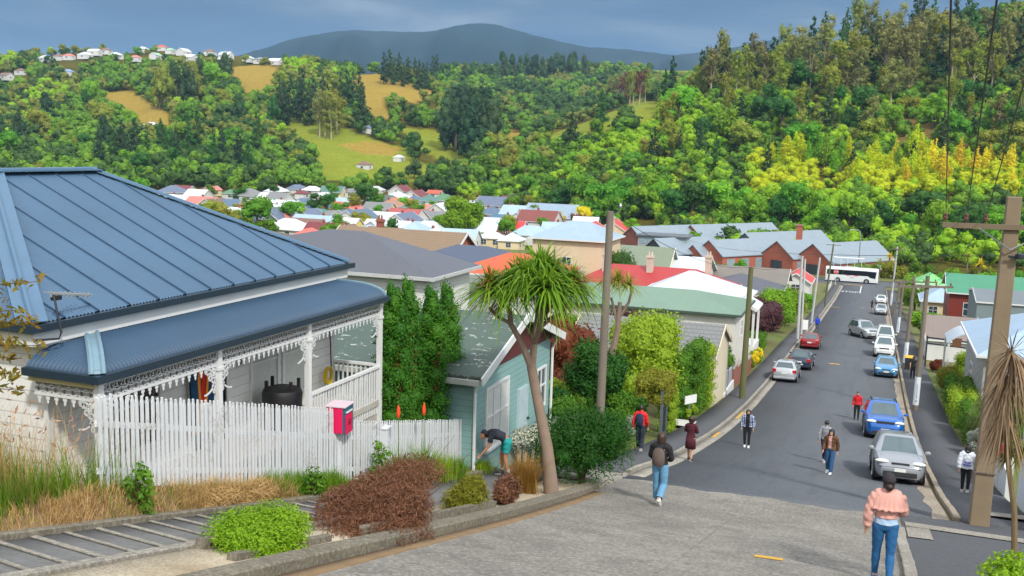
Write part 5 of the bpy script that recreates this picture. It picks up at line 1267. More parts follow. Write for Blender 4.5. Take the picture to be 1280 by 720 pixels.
# windows, door, corner boards, details on the front wall (x = 0)
wx = dict(x0=-9, x1=0, y0=-4.85, y1=4.75)
FW = dict(frame=WHITE)
add_window(vil, 'E', 14.25-VY, .55, 1.2, 1.5, -9, 0, -4.75, 4.2, pane=GLASSD, mull=0)
add_window(vil, 'E', 18.3-VY, .45, .95, 1.75, -9, 0, -4.75, 4.2, pane=CURT, mull=0)
add_window(vil, 'E', 19.55-VY, .45, 1.0, 1.75, -9, 0, -4.75, 4.2, pane=CURT, mull=0)
mb = MB(); mb.box(-.02, .05, 15.72-VY, 15.84-VY, 0, 2.5); mb.box(-.02, .05, 16.92-VY, 17.04-VY, 0, 2.5); mb.box(-.02, .06, 15.84-VY, 16.92-VY, 2.3, 2.42); mb.build('door_frame', WHITE, vil)
d = MB().box(-.02, .02, 15.84-VY, 16.92-VY, 0, 2.3).build('door', GLASSD, vil); MB().ball((.06, 15.93-VY, 1.0), .035, 8).build('handle', M('brass', (170,140,70), .3, .9), d)
mb = MB(); mb.box(-.04, .05, -4.8, -4.68, -1, 2.7); mb.build('corner_board', WHITE, vil); MB().box(-.04, .05, 4.13, 4.25, -1, 2.7).build('corner_board', WHITE, vil)
text_mesh('50', .16, DGUT, MB().box(.0, .02, 17.3-VY, 17.5-VY, 1.42, 1.60).build('number_plate', M('plate_pale', (190,194,196), .5), vil), (.023, 17.4-VY, 1.51), (rad(90), 0, rad(90)), 'digits', .002)
# TV antenna on the left corner of the gutter
an = MB(); A = L(-12.35, 12.2, -3.2); B_ = L(-12.2, 12.25, -2.52)
an.tube([(A[0]+.1, A[1]-.3, A[2]), (A[0]+.3, A[1]-.02, A[2]), (A[0]+.33, A[1], A[2]+.1), (B_[0], B_[1], B_[2])], .018, 6)
ant = an.build('antenna_mast', M('dark_metal', (50,54,60), .45, .4), vil, smooth=True)
an = MB(); e = Vector(L(-12.35, 13.2, -2.66)); s = Vector(B_)-Vector((0,.05,-.02)); an.beam(s, e, .025, .025)
for k in range(9):
    p = s.lerp(e, k/8.5); an.beam(p+Vector((-.16+.008*k, 0, .02)), p+Vector((.16-.008*k, 0, .02)), .012, .012)
    an.beam(p+Vector((0, 0, -.05)), p+Vector((0, 0, .05)), .02, .02)
an.build('antenna_boom', M('aluminium', (190,194,198), .35, .6), ant)
mb = MB(); q = s.lerp(e, .12); mb.cbox(q+Vector((0,0,-.06)), (.08,.16,.07)); mb.build('antenna_box', M('dark_metal', (50,54,60)), ant)
# things on the veranda
o = thing('wall_hanging', 'striped blue orange and red cloth hanging in the villa doorway', 'wall hanging', (-12.31, 16.02, -6.0)); 
cols = ((20,66,104),(232,150,40),(206,40,36),(232,150,40),(20,66,104)); mats = [M('cloth_%d_%d_%d' % c, c, .9, 0, .15, 6) for c in cols]+[M('cloth_pink', (220,20,110), .9, 0, .1, 6)]
xs_ = [-.36,-.14,-.05,.10,.17,.40]
for i in range(5):
    mb = MB(); n = 8
    for k in range(n):
        z0, z1 = .42+1.75*k/n, .42+1.75*(k+1)/n; w0, w1 = .02*math.sin(k*1.1+i), .02*math.sin((k+1)*1.1+i)
        mb.add([(.02+w0, xs_[i], z0), (.02+w0, xs_[i+1], z0), (.02+w1, xs_[i+1], z1), (.02+w1, xs_[i], z1), (.05+w0, xs_[i], z0), (.05+w0, xs_[i+1], z0), (.05+w1, xs_[i+1], z1), (.05+w1, xs_[i], z1)], [(0,1,2,3),(7,6,5,4),(0,4,5,1),(3,2,6,7)])
    mb.build('stripe', mats[i], o)
mb = MB(); mb.box(.02, .06, -.36, .0, .26, .42); mb.build('hem', mats[1], o); mb = MB(); mb.box(.02, .06, .0, .40, .22, .42); mb.build('hem', mats[5], o)
o = thing('barbecue', 'round barbecue under a fitted black cover standing on the veranda', 'barbecue', (-11.7, 17.95, -6.15), .2)
BK = M('black_cover', (20,21,24), .55, 0, .4, 4, .3)
mb = MB(); mb.lathe([(.36,.0),(.41,.04),(.43,.3),(.42,.62),(.43,.82),(.40,.9),(.30,.94),(.02,.95)], (0,0,0), 18); mb.build('cover', BK, o, smooth=True)
for k, (x, y) in enumerate(((.3,.18),(-.3,.2),(.28,-.22),(-.25,-.25))): MB().box(x-.035, x+.035, y-.03, y+.03, .82, 1.12).build('leg', M('black_leg', (30,24,24), .5), o, bevel=.01)
o = thing('hose', 'coiled yellow garden hose hung on the veranda wall', 'hose', (-12.3, 20.75, -5.6)); mb = MB()
for k in range(5):
    mb.tube([(.04+.02*k, .16*math.cos(a)*(1-.05*k)+.1*k*0, .20*math.sin(a)*(1+.04*k)) for a in np.linspace(0, 6.28, 15)], .018, 6)
mb.build('coil', M('hose_yellow', (196,168,40), .5), o, smooth=True)
o = thing('broom', 'dark broom leaning at the right end of the veranda', 'broom', (-12.2, 20.9, -6.1))
MB().tube([(0,0,.1),(-.12,.06,1.75)], .016, 6).build('handle', DGUT, o); MB().box(-.05,.06,-.18,.18,0,.12).build('brush', DGUT, o)
# ================================================================ picket fences and letterbox
FWM = None
def mat_picket():
    t = NT('picket_white'); a = t.noise(3.0, 6, t.mapping(t.tc(), (3, 3, 1))); b = t.noise(20, 4); k = lin((208,212,216))
    c = t.mix(a, dk(k, .82), k); c = t.mix(t.ramp(t.math('MULTIPLY', t.noise(1.1, 3), b), [(.30, (0,0,0)), (.42, (.7,.7,.7))]), c, lin((150,140,124))); t.base(c); t.p.inputs['Roughness'].default_value = .6; t.bump(b, .3, .004); return t.m
PKT = mat_picket(); FX = -10.2
def pickets(mb, y0, y1, top, bot, pitch=.108, w=.060, seed=1, zsk=0):
    r = random.Random(seed); y = y0
    while y < y1:
        t, b = top(y)+r.uniform(-.014, .014), bot(y)+r.uniform(-.01, .02); x = r.uniform(-.006, .006); sk = r.uniform(-.012, .012)
        pr = [(y-w/2, b), (y+w/2, b), (y+w/2+sk, t-.09), (y+w/2-.012+sk, t-.05), (y+.018+sk, t-.008), (y+sk, t), (y-.018+sk, t-.008), (y-w/2+.012+sk, t-.05), (y-w/2+sk, t-.09)]
        mb.prism([(q-VY, z) for q, z in pr], 'x', x, x+.02); y += pitch*r.uniform(.94, 1.06)
def fence(label, y0, y1, top, posts, seed, grp=None):
    bot = lambda y: fence_foot(y)+.03
    zb_ = rz((y0+y1)/2); o = thing('picket_fence', label, 'fence', (FX, VY, 0), 0, grp)
    mb = MB(); pickets(mb, y0, y1, top, bot, seed=seed); mb.build('pickets', PKT, o)
    for dz in (.25, .95):
        mb = MB(); ya, yb = y0-.05, y1+.05; n = 6
        for i in range(n):
            a, b = ya+(yb-ya)*i/n, ya+(yb-ya)*(i+1)/n; mb.beam((-.03, a-VY, bot(a)+dz), (-.03, b-VY, bot(b)+dz), .04, .09)
        mb.build('rail', PKT, o)
    for y in posts:
        mb = MB(); mb.box(-.13, -.04, y-VY-.05, y-VY+.05, rz(y)-.4, top(y)-.06); mb.build('post', PKT, o)
    return o
t1 = lambda y: -3.62-(y-11)*.272; t2 = lambda y: -6.12-(y-19.4)*.238
fence('long white picket fence from the villa corner to the pink letterbox', 11.0, 18.25, t1, (11.1, 13.5, 15.9, 18.1), 3)
fence('lower white picket fence between the pink letterbox and the asphalt path', 18.4, 25.8, lambda y: -5.98-(y-18.8)*.245, (19.6, 22.4, 25.65), 4)
o = thing('gate_post', 'broad square white post in the picket fence right of the letterbox', 'post', (FX+.02, 19.75, rz(19.75)))
mb = MB(); mb.box(-.12,.12,-.12,.12,-.3,1.38); mb.box(-.14,.14,-.14,.14,1.38,1.42); mb.build('shaft', PKT, o, bevel=.008)
lb = thing('letterbox', 'bright pink letterbox numbered 50 on the white picket fence', 'letterbox', (-10.1, 17.75, -5.95), rad(8))
PINK = M('letterbox_pink', (214,16,84), .4, 0, .08, 2, .05); TEALD = M('letterbox_teal', (30,92,112), .45, 0, .1)
MB().box(-.30,.06,-.2,.26,.02,.56).build('body', PINK, lb, bevel=.01)
MB().box(.06,.10,-.19,.30,-.0,.57).build('back_panel', TEALD, lb)
dd = MB().box(.10,.13,-.15,.18,.0,.40).build('door', PINK, lb, bevel=.006); MB().box(.101,.135,-.12,.2,.44,.46).build('slot', WHITE, lb)
text_mesh('50', .17, M('ink_black', (22,18,20), .5), dd, (.132, .02, .22), (rad(90), 0, rad(90)), 'digits', .002)
MB().box(-.33,.13,-.22,.32,.57,.59).build('lid', M('lid_pale', (210,190,200), .5), lb)
MB().box(-.12,-.04,-.02,.06,-1.2,.02).build('post', PKT, lb)
# ================================================================ foreground planting and street furniture
def leafy(name, label, cat_, loc, clumps, n, leaf, mat, seed, group=None, stems=None, bark=None, parts=('foliage',), rotz=0.0, kind=None, **kw):
    rng = np.random.default_rng(seed); V, F, T = clump_crown(clumps, n, leaf, rng, **kw)
    o = thing(name, label, cat_, loc, rotz, group)
    np_mesh('foliage', V, F, mat, T, parent=o)
    if stems:
        mb = MB()
        for pts, rr in stems: mb.tube(pts, rr, 6)
        mb.build('stem', bark or BARK, o, smooth=True)
    return o
def blob_clumps(w, d, h, n, seed, r0=.3, r1=.45, base=0.0):
    """clumps filling a dome w x d x h"""
    r = random.Random(seed); out = []
    for i in range(n):
        a = r.uniform(0, 6.28); q = math.sqrt(r.uniform(0, 1))*.72; z = r.uniform(.25, .75)*(1-.35*q*q)
        s = r.uniform(r0, r1)*min(w, d); out.append(((math.cos(a)*q*w/2, math.sin(a)*q*d/2, base+z*h), (s, s, min(s, h*.45))))
    return out
def hedge_clumps(w, d, h, cell, seed, z0=0.0):
    r = random.Random(seed); out = []; nx_, ny_, nz_ = max(1, round(w/cell)), max(1, round(d/cell)), max(1, round(h/cell))
    for i in range(nx_):
        for j in range(ny_):
            for k in range(nz_):
                out.append((((i+.5)/nx_*w-w/2+r.uniform(-.04,.04), (j+.5)/ny_*d-d/2+r.uniform(-.04,.04), z0+(k+.5)/nz_*h+r.uniform(-.05,.05)), (w/nx_*.62, d/ny_*.62, h/nz_*.6)))
    return out
LF = lambda n, a, b, c=None, tr=.35: leafmat('leaf_'+n, a, b, c, tr, 0)
SHR_LIME = LF('lime', (88,132,16), (160,192,40), (118,160,24)); SHR_BRN = LF('twig_brown', (92,62,44), (150,106,80), (116,78,56), .2); SHR_OL = LF('ochre', (106,110,28), (152,150,48), (124,128,36))
SHR_DK = LF('deep', (26,70,18), (62,112,34), (40,90,24)); SHR_MID = LF('midgreen', (52,98,20), (112,152,40), (80,126,28)); SHR_YEL = LF('yellowgreen', (112,146,26), (168,190,54), (138,166,36)); SHR_SIL = LF('silver', (120,132,118), (188,196,184), (150,160,146))
SHR_RUST = LF('rustred', (92,44,30), (140,78,46), (112,58,40)); SHR_PUR = LF('purple', (58,34,40), (98,62,66), (74,46,50), .2); GRS = LF('grass_green', (70,112,20), (132,164,44), (98,138,30)); GRSD = LF('grass_dry', (164,132,82), (212,182,128), (188,156,102)); GRSO = LF('tussock', (126,92,40), (176,140,68), (150,112,50))
CYP = LF('cypress', (34,86,16), (84,136,32), (56,110,24), .25); FLW = LF('flower_white', (196,196,170), (232,230,212), None, .3); FLY = LF('flower_yellow', (226,196,20), (248,224,60), None, .3)
def at_ground(x, y, dz=0.0): return (x, y, gz(x, y)+dz)
def G2(x, y, dz=.05): return (x, y, rz(y)+dz)
leafy('shrub', 'bright lime green rounded conifer shrub in the gravel strip', 'shrub', G2(-7.5, 10.9), blob_clumps(1.25, 1.25, .50, 24, 1, .22, .32), 15000, .052, SHR_LIME, 1, core=.55, shell=(.7,1.18), aspect=.35, upb=.5)
def twiggy(name, label, loc, w, d, h, n, seed, mat, L_=.095, green=None):
    rng = np.random.default_rng(seed); o = thing(name, label, 'shrub', loc)
    cl = blob_clumps(w, d, h, max(6, int(w*9)), seed, .26, .36)
    V, F, T = clump_crown(cl, n, L_, rng, core=.35, shell=(.35,1.18), aspect=.16, nbias=.35, upb=.1, droop=-.5)
    np_mesh('foliage', V, F, mat, T, parent=o)
    mb = MB(); r = random.Random(seed)
    for i in range(26):
        a = r.uniform(0, 6.28); q = r.uniform(.2, .5); mb.tube([(math.cos(a)*.1, math.sin(a)*.1, 0), (math.cos(a)*w*q*.6, math.sin(a)*d*q*.6, h*.5), (math.cos(a)*w*q, math.sin(a)*d*q, h*r.uniform(.7,.98))], [.014,.008,.003], 4)
    mb.build('twig', M('twig', (86,60,46), .9), o); return o
twiggy('shrub', 'large brown twiggy shrub sprawling along the high kerb', G2(-7.5, 14.75), 1.8, 7.8, .64, 60000, 2, SHR_BRN, .085)
twiggy('shrub', 'low mustard coloured shrub right of the large brown shrub', G2(-7.3, 17.9), .8, 1.1, .62, 7000, 3, SHR_OL, .11)
twiggy('shrub', 'small sparse reddish brown shrub left of the cabbage tree', G2(-7.15, 19.5), .65, .9, .62, 3200, 4, SHR_BRN, .12)
def blades(n, area, h0, h1, w, rng, lean=.45, seg=2):
    """grass blades as bent two-piece strips; area(rng)->(x,y,z)"""
    V = np.zeros((n, 6, 3)); F = []; T = np.zeros((n, 6))
    for i in range(n):
        x, y, z = area(rng); a = rng.uniform(0, 6.28); h = rng.uniform(h0, h1); l = rng.uniform(.05, lean)*h; dx, dy = math.cos(a), math.sin(a); ww = w*rng.uniform(.6, 1.3)
        px, py = -dy*ww, dx*ww
        V[i] = [(x-px,y-py,z),(x+px,y+py,z),(x+dx*l*.35-px*.8,y+dy*l*.35-py*.8,z+h*.6),(x+dx*l*.35+px*.8,y+dy*l*.35+py*.8,z+h*.6),(x+dx*l-px*.15,y+dy*l-py*.15,z+h),(x+dx*l+px*.15,y+dy*l+py*.15,z+h)]
        T[i] = rng.uniform(0, 1)
    b = np.arange(n)[:, None]*6; F = np.concatenate([b+np.array([[0,1,3,2]]), b+np.array([[2,3,5,4]])]); return V.reshape(-1, 3), F, T.ravel()
def tuft(name, label, cat_, loc, n, rad_, h0, h1, w, mat, seed, lean=.7, group=None):
    rng = np.random.default_rng(seed); o = thing(name, label, cat_, loc, 0, group)
    V, F, T = blades(n, lambda r: (r.normal(0, rad_), r.normal(0, rad_), 0), h0, h1, w, rng, lean); np_mesh('foliage', V, F, mat, T, parent=o); return o
tuft('tussock', 'brown green tussock at the foot of the cabbage tree', 'tussock', G2(-7.55, 22.0), 900, .13, .5, .95, .006, GRSO, 5, .9)
# grass bank by the villa (too many blades to count) --------------------------------
def bank(x0, x1, y0, y1):
    def f(r):
        x, y = r.uniform(x0, x1), r.uniform(y0, y1); return (x, y, (max(gz(x, y), dirt_top(x, y)) if -10.45 < x < -9.7 and y > 8.5 else gz(x, y))-.02)
    return f
rng = np.random.default_rng(11)
for nm, n, ar, h0, h1, w, m, ln in (('long_grass', 11000, bank(-14.5,-10.1,6.8,11.7), .12,.5,.006, GRS, .9), ('dry_grass', 7000, bank(-14.5,-9.75,5.0,11.2), .06,.26,.005, GRSD, 1.3), ('long_grass', 1800, bank(-12.5,-9.8,5.5,9.5), .10,.3,.006, GRS, .9), ('dry_grass', 3000, bank(-10.0,-9.7,9.6,15.5), .05,.2,.005, GRSD, 1.4), ('long_grass', 1500, bank(-13.5,-10.0,8.6,11.7), .4,.85,.006, GRS, .6),
     ('dry_grass', 3600, bank(-15.5,-10.2,8.3,11.9), .5,1.5,.0035, GRSD, .6), ('dry_grass', 4200, bank(-11.6,-9.72,6.0,11.8), .08,.22,.005, GRSD, 1.2), ('dry_grass', 2600, bank(-9.98,-9.72,12.2,15.3), .08,.30,.005, GRSD, 1.4),
     ('long_grass', 2600, bank(-10.05,-9.72,10.6,25), .06,.22,.005, GRS, .8), ('long_grass', 1500, bank(-10.12,-9.75,14.8,17.6), .12,.38,.006, GRS, .7), ('long_grass', 1600, bank(-8.9,-8.1,28.6,33), .1,.3,.006, GRS, .8)):
    o = np_mesh(nm, *blades(n, ar, h0, h1, w, rng, ln)[:2], m, None); o['kind'] = 'stuff'
    a_ = o.data.attributes.new('tint', 'FLOAT', 'POINT'); a_.data.foreach_set('value', np.repeat(rng.uniform(0, 1, n), 6).astype(np.float32))
# seed heads of the tall dry grass, purple and pale
V = []; rngs = np.random.default_rng(12); P = np.array([bank(-14,-10.3,8.6,11.5)(rngs) for i in range(420)]); P[:, 2] += rngs.uniform(.7, 1.5, 420)
Vq, Fq = leaf_quads(P, rngs.normal(size=(420, 3)), .11, rngs, .28); o = np_mesh('seed_heads', Vq, Fq, LF('seedhead', (120,84,100), (206,160,112), (190,150,110)), np.repeat(rngs.uniform(0,1,420), 4)); o['kind'] = 'stuff'
# straw heaps and weeds along the fence
for i, (x, y, s) in enumerate(((-9.86, 13.0, .30), (-9.84, 14.1, .26))):
    r_ = np.random.default_rng(20+i); o = thing('straw_heap', ('heap of dead straw against the picket fence, nearer the villa corner', 'heap of dead straw against the picket fence, beside green weeds')[i], 'straw', G2(x, y, .1))
    V, F, T = clump_crown([((0,0,.1),(.2,.5,.22)), ((.05,.3,.08),(.2,.35,.16)), ((0,-.35,.06),(.18,.3,.14))], 2200, .22, r_, core=.5, aspect=.05, upb=.4, shell=(.5,1.2)); np_mesh('straw', V, F, GRSD, T, parent=o)
for i, (x, y, h, lab) in enumerate(((-9.75, 18.7, .95, 'tall leafy weed in front of the pink letterbox'), (-9.7, 15.9, .5, 'low green weed at the foot of the long picket fence'), (-9.8, 11.3, .7, 'leafy green weed at the villa corner post'))):
    leafy('weed', lab, 'weed', G2(x, y, .1), [((r_*.12*math.cos(k*2.1), r_*.12*math.sin(k*2.1), h*(.25+.7*k/7)), (.12,.12,.13)) for k in range(8) for r_ in (1,)], 420, .085, SHR_MID, 60+i, core=0, shell=(.2,1.2), stems=[([(0,0,0),(.03*k-.05,.04*k-.06,h*.95)], [.008,.003]) for k in range(4)])
for i, (u, v, y, lab) in enumerate(((498,515,19.3,'red hot poker flower left of the other by the fence'), (530,512,20.9,'red hot poker flower nearer the asphalt path by the fence'))):
    p = ony(u, v, y); x = float(p[0]); zt_ = float(p[2])-.0; zb_ = rz(y)+.1; H = zt_-zb_; o = thing('flower_stalk', lab, 'flower', (x, y, zb_))
    MB().tube([(0,0,0),(.02,.0,H*.5),(0,0,H)], [.012,.011,.010], 6).build('stem', M('stem_green', (88,108,48), .7), o)
    MB().lathe([(.012,-.14),(.038,-.10),(.045,-.02),(.035,.08),(.01,.16)], (0,0,H), 8).build('flower', M('poker_red', (232,72,30), .6), o, smooth=True)
    rr = np.random.default_rng(30+i); V, F, T = blades(260, lambda r: (r.normal(0,.07), r.normal(0,.1), 0), .45, .95, .009, rr, .8); np_mesh('leaves', V, F, GRS, T, parent=o)
for i, (x, y, h, lab) in enumerate(((-9.65,21.6,.75,'clump of long weeds with yellow flowers right of the pokers'), (-9.7,22.6,.6,'last clump of long weeds before the fence end'), (-9.72,24.6,.35,'short weed clump at the corner of the lower fence'))):
    tuft('weed', lab, 'weed', G2(x, y, .1), 520, .16, h*.5, h, .006, (SHR_YEL, GRS, SHR_YEL)[i], 40+i, .6)
# leafy branches at the left edge
o = thing('garden_tree', 'leafy branches with reddish tips reaching in at the left edge', 'tree', (-10.9, 7.0, rz(7)+.3))
rr = np.random.default_rng(44); mb = MB(); parts = []
for (u, v, y, n) in ((46,352,7.7,110),(40,402,7.9,150),(50,432,8.0,120),(18,468,7.8,150),(8,372,7.5,110),(12,425,7.6,150),(30,488,8.1,110),(22,388,7.8,120),(28,448,7.9,120)):
    e = Vector(ony(u, v, y))-Vector(o.location); s = Vector((0,.1,1.4+ (e.z-1.4)*.6)); pts = [s, s.lerp(e,.5)+Vector((0,0,.08)), e]; mb.tube(pts, [.02,.012,.004], 5)
    t = rr.uniform(.35, 1.02, n)[:, None]; P = np.array(s)*(1-t)**2+2*t*(1-t)*np.array(pts[1])+t*t*np.array(e)+rr.normal(0,.035,(n,3)); N = rr.normal(size=(n,3)); N[:, 2] += .6
    V, F = leaf_quads(P, N, .095, rr, .38, .6); parts.append((V, F, np.repeat(np.clip(t[:, 0]*.8-.1+rr.uniform(-.2,.3,n),0,1), 4)))
mb.tube([(0,0,-.5),(0,.05,1.2),(0,.1,3.2)], [.05,.04,.02], 7); mb.build('trunk', BARK, o)
np_mesh('foliage', *[cat(parts)[k] for k in (0,1)], LF('redtip', (84,124,30), (150,104,44), (100,124,34)), cat(parts)[2], parent=o)
# ---------------------------------------------------------------- columnar cypresses behind the fence
for i, (u, vt, x, y, w, lab) in enumerate(((509,352,-11.0,21.8,.58,'leftmost of the four columnar cypresses behind the picket fence'), (529,346,-11.2,23.0,.52,'second columnar cypress behind the picket fence, the tallest'),
                                            (557,356,-10.9,23.8,.58,'third columnar cypress behind the picket fence'), (580,352,-10.9,24.8,.56,'rightmost columnar cypress, next to the teal cottage'))):
    zt_ = float(ony(u, vt, y)[2]); zb_ = rz(y); H = zt_-zb_; r = random.Random(70+i); cl = []
    for k in range(34):
        t = k/34; R = w*(.72+.28*math.sin(t*3.0+.4))*(1 if t < .8 else max(.42, 1-(t-.8)*2.6)); a = k*2.4
        cl.append(((math.cos(a)*R*.42, math.sin(a)*R*.42, H*(.04+.93*t)), (R*.62, R*.62, .36)))
    leafy('columnar_cypress', lab, 'cypress', (x, y, zb_), cl, 13000, .066, CYP, 70+i, core=.75, shell=(.72,1.1), aspect=.5, upb=.45, tv=.55, stems=[([(0,0,-.3),(0,0,H*.7)], [.09,.03])])
    if i < 3:
        rr = np.random.default_rng(170+i); P = np.stack([rr.normal(.26,.05,150), rr.normal(-.25,.05,150), rr.normal(H*.55,H*.07,150)], 1); V, F = leaf_quads(P, rr.normal(size=(150,3)), .09, rr, .4); np_mesh('dead_spray', V, F, SHR_RUST, np.repeat(rr.uniform(0,1,150),4), parent=bpy.data.objects[[q for q in bpy.data.objects.keys() if q.startswith('columnar_cypress')][-1]])
# ---------------------------------------------------------------- cabbage trees
def rosette(c, n, L_, rng, up=.25, droop=.55, w=.035):
    """long arching strap leaves from one head"""
    V = []; F = []; T = []
    for i in range(n):
        a = rng.uniform(0, 6.28); e = math.asin(np.clip(rng.uniform(-.55, 1.0), -1, 1)); l = L_*rng.uniform(.75, 1.1); d = np.array([math.cos(a)*math.cos(e), math.sin(a)*math.cos(e), math.sin(e)+up]); d /= np.linalg.norm(d)
        s = np.cross(d, [0,0,1]); s /= max(np.linalg.norm(s), 1e-3); p = np.array(c, float); o_ = len(V); dr = droop*rng.uniform(.4, 1.3); k = 5; tt = rng.uniform(0, 1)
        for j in range(k+1):
            f = j/k; ww = w*(.55+1.2*f if f < .35 else (1-f)*1.5+.05); q = p+d*l*f+np.array([0,0,-dr*l*f*f]); V += [q-s*ww/2, q+s*ww/2]; T += [tt, tt]
            if j: F.append([o_+2*j-2, o_+2*j-1, o_+2*j+1, o_+2*j])
    return np.array(V), np.array(F), np.array(T)
CABG = LF('cabbage_green', (62,112,22), (142,170,44), (98,140,30)); CABB = LF('cabbage_brown', (112,90,40), (160,126,56), (134,106,44), .3); TRK = M('cabbage_bark', (132,114,100), .95, 0, .35, 5, .8, fine=22)
y0 = 22.4; o = thing('cabbage_tree', 'tall branching cabbage tree with grey brown trunk in the kerb bed', 'tree', G2(-6.98, y0))
b0 = Vector(o.location); Q = lambda u, v, dy=0: Vector(ony(u, v, y0+dy))-b0
mb = MB(); tr = [Vector((0,0,-.3)), Vector((0,0,.02)), Q(684,560), Q(672,500), Q(664,456)]; mb.tube(tr, [.24,.20,.145,.125,.12], 10)
br = [([Q(664,458), Q(650,425,-.1), Q(638,404,-.2), Q(637,385,-.25)], [.10,.08,.07,.06]), ([Q(665,458), Q(668,425,.1), Q(672,398,.1), Q(674,372,.1)], [.10,.085,.075,.07]), ([Q(669,415,.1), Q(688,398,.25), Q(702,392,.3), Q(706,380,.35)], [.06,.05,.045,.04]), ([Q(672,400,.1), Q(686,385,.4), Q(690,360,.5)], [.06,.05,.05]), ([Q(640,405,-.2), Q(622,396,-.4), Q(612,385,-.5)], [.05,.045,.04]), ([Q(668,430,.1), Q(676,410,-.4), Q(680,385,-.6)], [.06,.05,.05])]
for p, r_ in br: mb.tube(p, r_, 8)
mb.build('trunk', TRK, o, smooth=True)
rr = np.random.default_rng(90); gp_, bp_ = [], []
for (u, v, dy, n, l) in ((676,342,.1,260,1.45),(658,350,-.3,140,1.3),(636,360,-.25,150,1.25),(612,364,-.5,150,1.2),(692,346,.5,160,1.3),(714,358,.4,140,1.2),(684,360,-.6,150,1.25),(646,348,.3,110,1.2)):
    gp_.append(rosette(Q(u, v, dy), n, l, rr, .40, .78, .062))
for (u, v, dy, n, l) in ((612,350,-.5,150,.62),(628,378,-.3,90,.75),(716,350,.4,170,.7),(700,378,.3,110,.8),(690,336,.5,120,.6),(650,340,.2,100,.55)): bp_.append(rosette(Q(u, v, dy), n, l, rr, .1, .5, .028))
g_ = cat(gp_); np_mesh('crown', g_[0], g_[1], CABG, g_[2], parent=o); g_ = cat(bp_); np_mesh('dead_leaves', g_[0], g_[1], CABB, g_[2], parent=o)
y0 = 46.0; o = thing('cabbage_tree', 'smaller cabbage tree half hidden behind the left wooden pole', 'tree', (-12.2, y0, rz(y0))); b0 = Vector(o.location)
mb = MB(); mb.tube([(0,0,-.3), Q(772,412), Q(775,378)], [.2,.14,.1], 8); mb.tube([Q(772,400), Q(786,378), Q(790,362)], [.09,.07,.06], 6); mb.tube([Q(772,405), Q(764,372)], [.09,.06], 6); mb.build('trunk', TRK, o, smooth=True)
parts = [rosette(Q(u, v, dy), n, l, rr, .3, .6, .06) for (u, v, dy, n, l) in ((772,352,0,120,1.25),(786,356,.4,90,1.1),(758,352,-.3,90,1.1))]; g_ = cat(parts); np_mesh('crown', g_[0], g_[1], LEAF['olive'], g_[2], parent=o)
# dead headed cabbage tree at the right edge
y0 = 16.5; o = thing('cabbage_tree', 'thin cabbage tree hung with dead brown leaves by the big leaning pole', 'tree', Vector(ony(1268, 716, y0))); b0 = Vector(o.location)
MB().tube([(0,0,-.6), (0,0,0), Q(1268,640), Q(1258,560), Q(1252,470), Q(1262,436)], [.055,.05,.042,.038,.034,.03], 8).build('trunk', M('thin_bark', (118,100,72), .95, 0, .35, 6), o, smooth=True)
parts = [rosette(Q(u, v, dy), n, l, rr, up, dr, .022) for (u, v, dy, n, l, up, dr) in ((1266,440,0,90,.8,-.9,.95),(1260,470,.1,110,.85,-1.4,.5),(1256,510,-.1,120,.85,-1.6,.4),(1276,450,.2,90,.85,-1.1,.8),(1264,440,0,30,.6,.3,.4))]; g_ = cat(parts); np_mesh('dead_leaves', g_[0], g_[1], LF('dead_strap', (96,78,58), (158,132,104), (124,102,78), .15), g_[2], parent=o)
parts = [rosette(Q(u, v, .2), n, l, rr, -.2, .4, .03) for (u, v, n, l) in ((1262,565,60,.35),(1280,560,60,.4))]; g_ = cat(parts); np_mesh('crown', g_[0], g_[1], SHR_OL, g_[2], parent=o)
leafy('shrub', 'lime green shrub tip at the bottom right corner', 'shrub', Vector(ony(1268, 740, 14.5)), blob_clumps(.8, .8, .45, 10, 5), 2500, .06, SHR_LIME, 6, core=.5)
# ---------------------------------------------------------------- bush on the corner and the driftwood fence
leafy('shrub', 'large dark green feathery bush with bare stems on the kerb corner', 'shrub', G2(-7.0, 25.1), [(c, r) for c, r in blob_clumps(2.7, 2.6, 1.75, 30, 9, .18, .27, .45)], 17000, .10, SHR_DK, 9, core=.45, shell=(.55,1.25), aspect=.28, upb=.1, tv=.4,
      stems=[([(0,0,-.1),(.12*math.cos(k*1.3),.12*math.sin(k*1.3),.45),(.7*math.cos(k*1.3),.7*math.sin(k*1.3),1.3)], [.05,.035,.012]) for k in range(6)])
o = thing('driftwood_fence', 'weathered fence of uneven grey stakes under the white flowering shrub', 'fence', (-9.1, 28.2, rz(28.2)))
r = random.Random(14); mb = MB()
for k in range(13):
    x, y = -.55+k*.12, -.75+k*.28; z = rz(28.2+y)-rz(28.2); h = r.uniform(.75, 1.05); w = r.uniform(.05, .09)
    mb.tube([(x,y,z-.2),(x+r.uniform(-.06,.06),y+r.uniform(-.05,.05),z+h*.5),(x+r.uniform(-.1,.1),y+r.uniform(-.08,.08),z+h)], [w,w*.9,w*.7], 6)
mb.build('stakes', M('driftwood', (158,146,126), .9, 0, .4, 6, .6), o)
leafy('shrub', 'white flowering shrub tumbling over the driftwood fence', 'shrub', (-9.4, 28.9, rz(28.9)+.7), [((-.4+.22*k, -1.2+.42*k, .25+.05*math.sin(k*2)), (.45,.45,.35)) for k in range(7)], 6500, .07, SHR_SIL, 15, core=.6, shell=(.8,1.12))
_w = [q for q in bpy.data.objects if q.name.startswith('shrub') and 'white flowering' in q.get('label', '')][0]
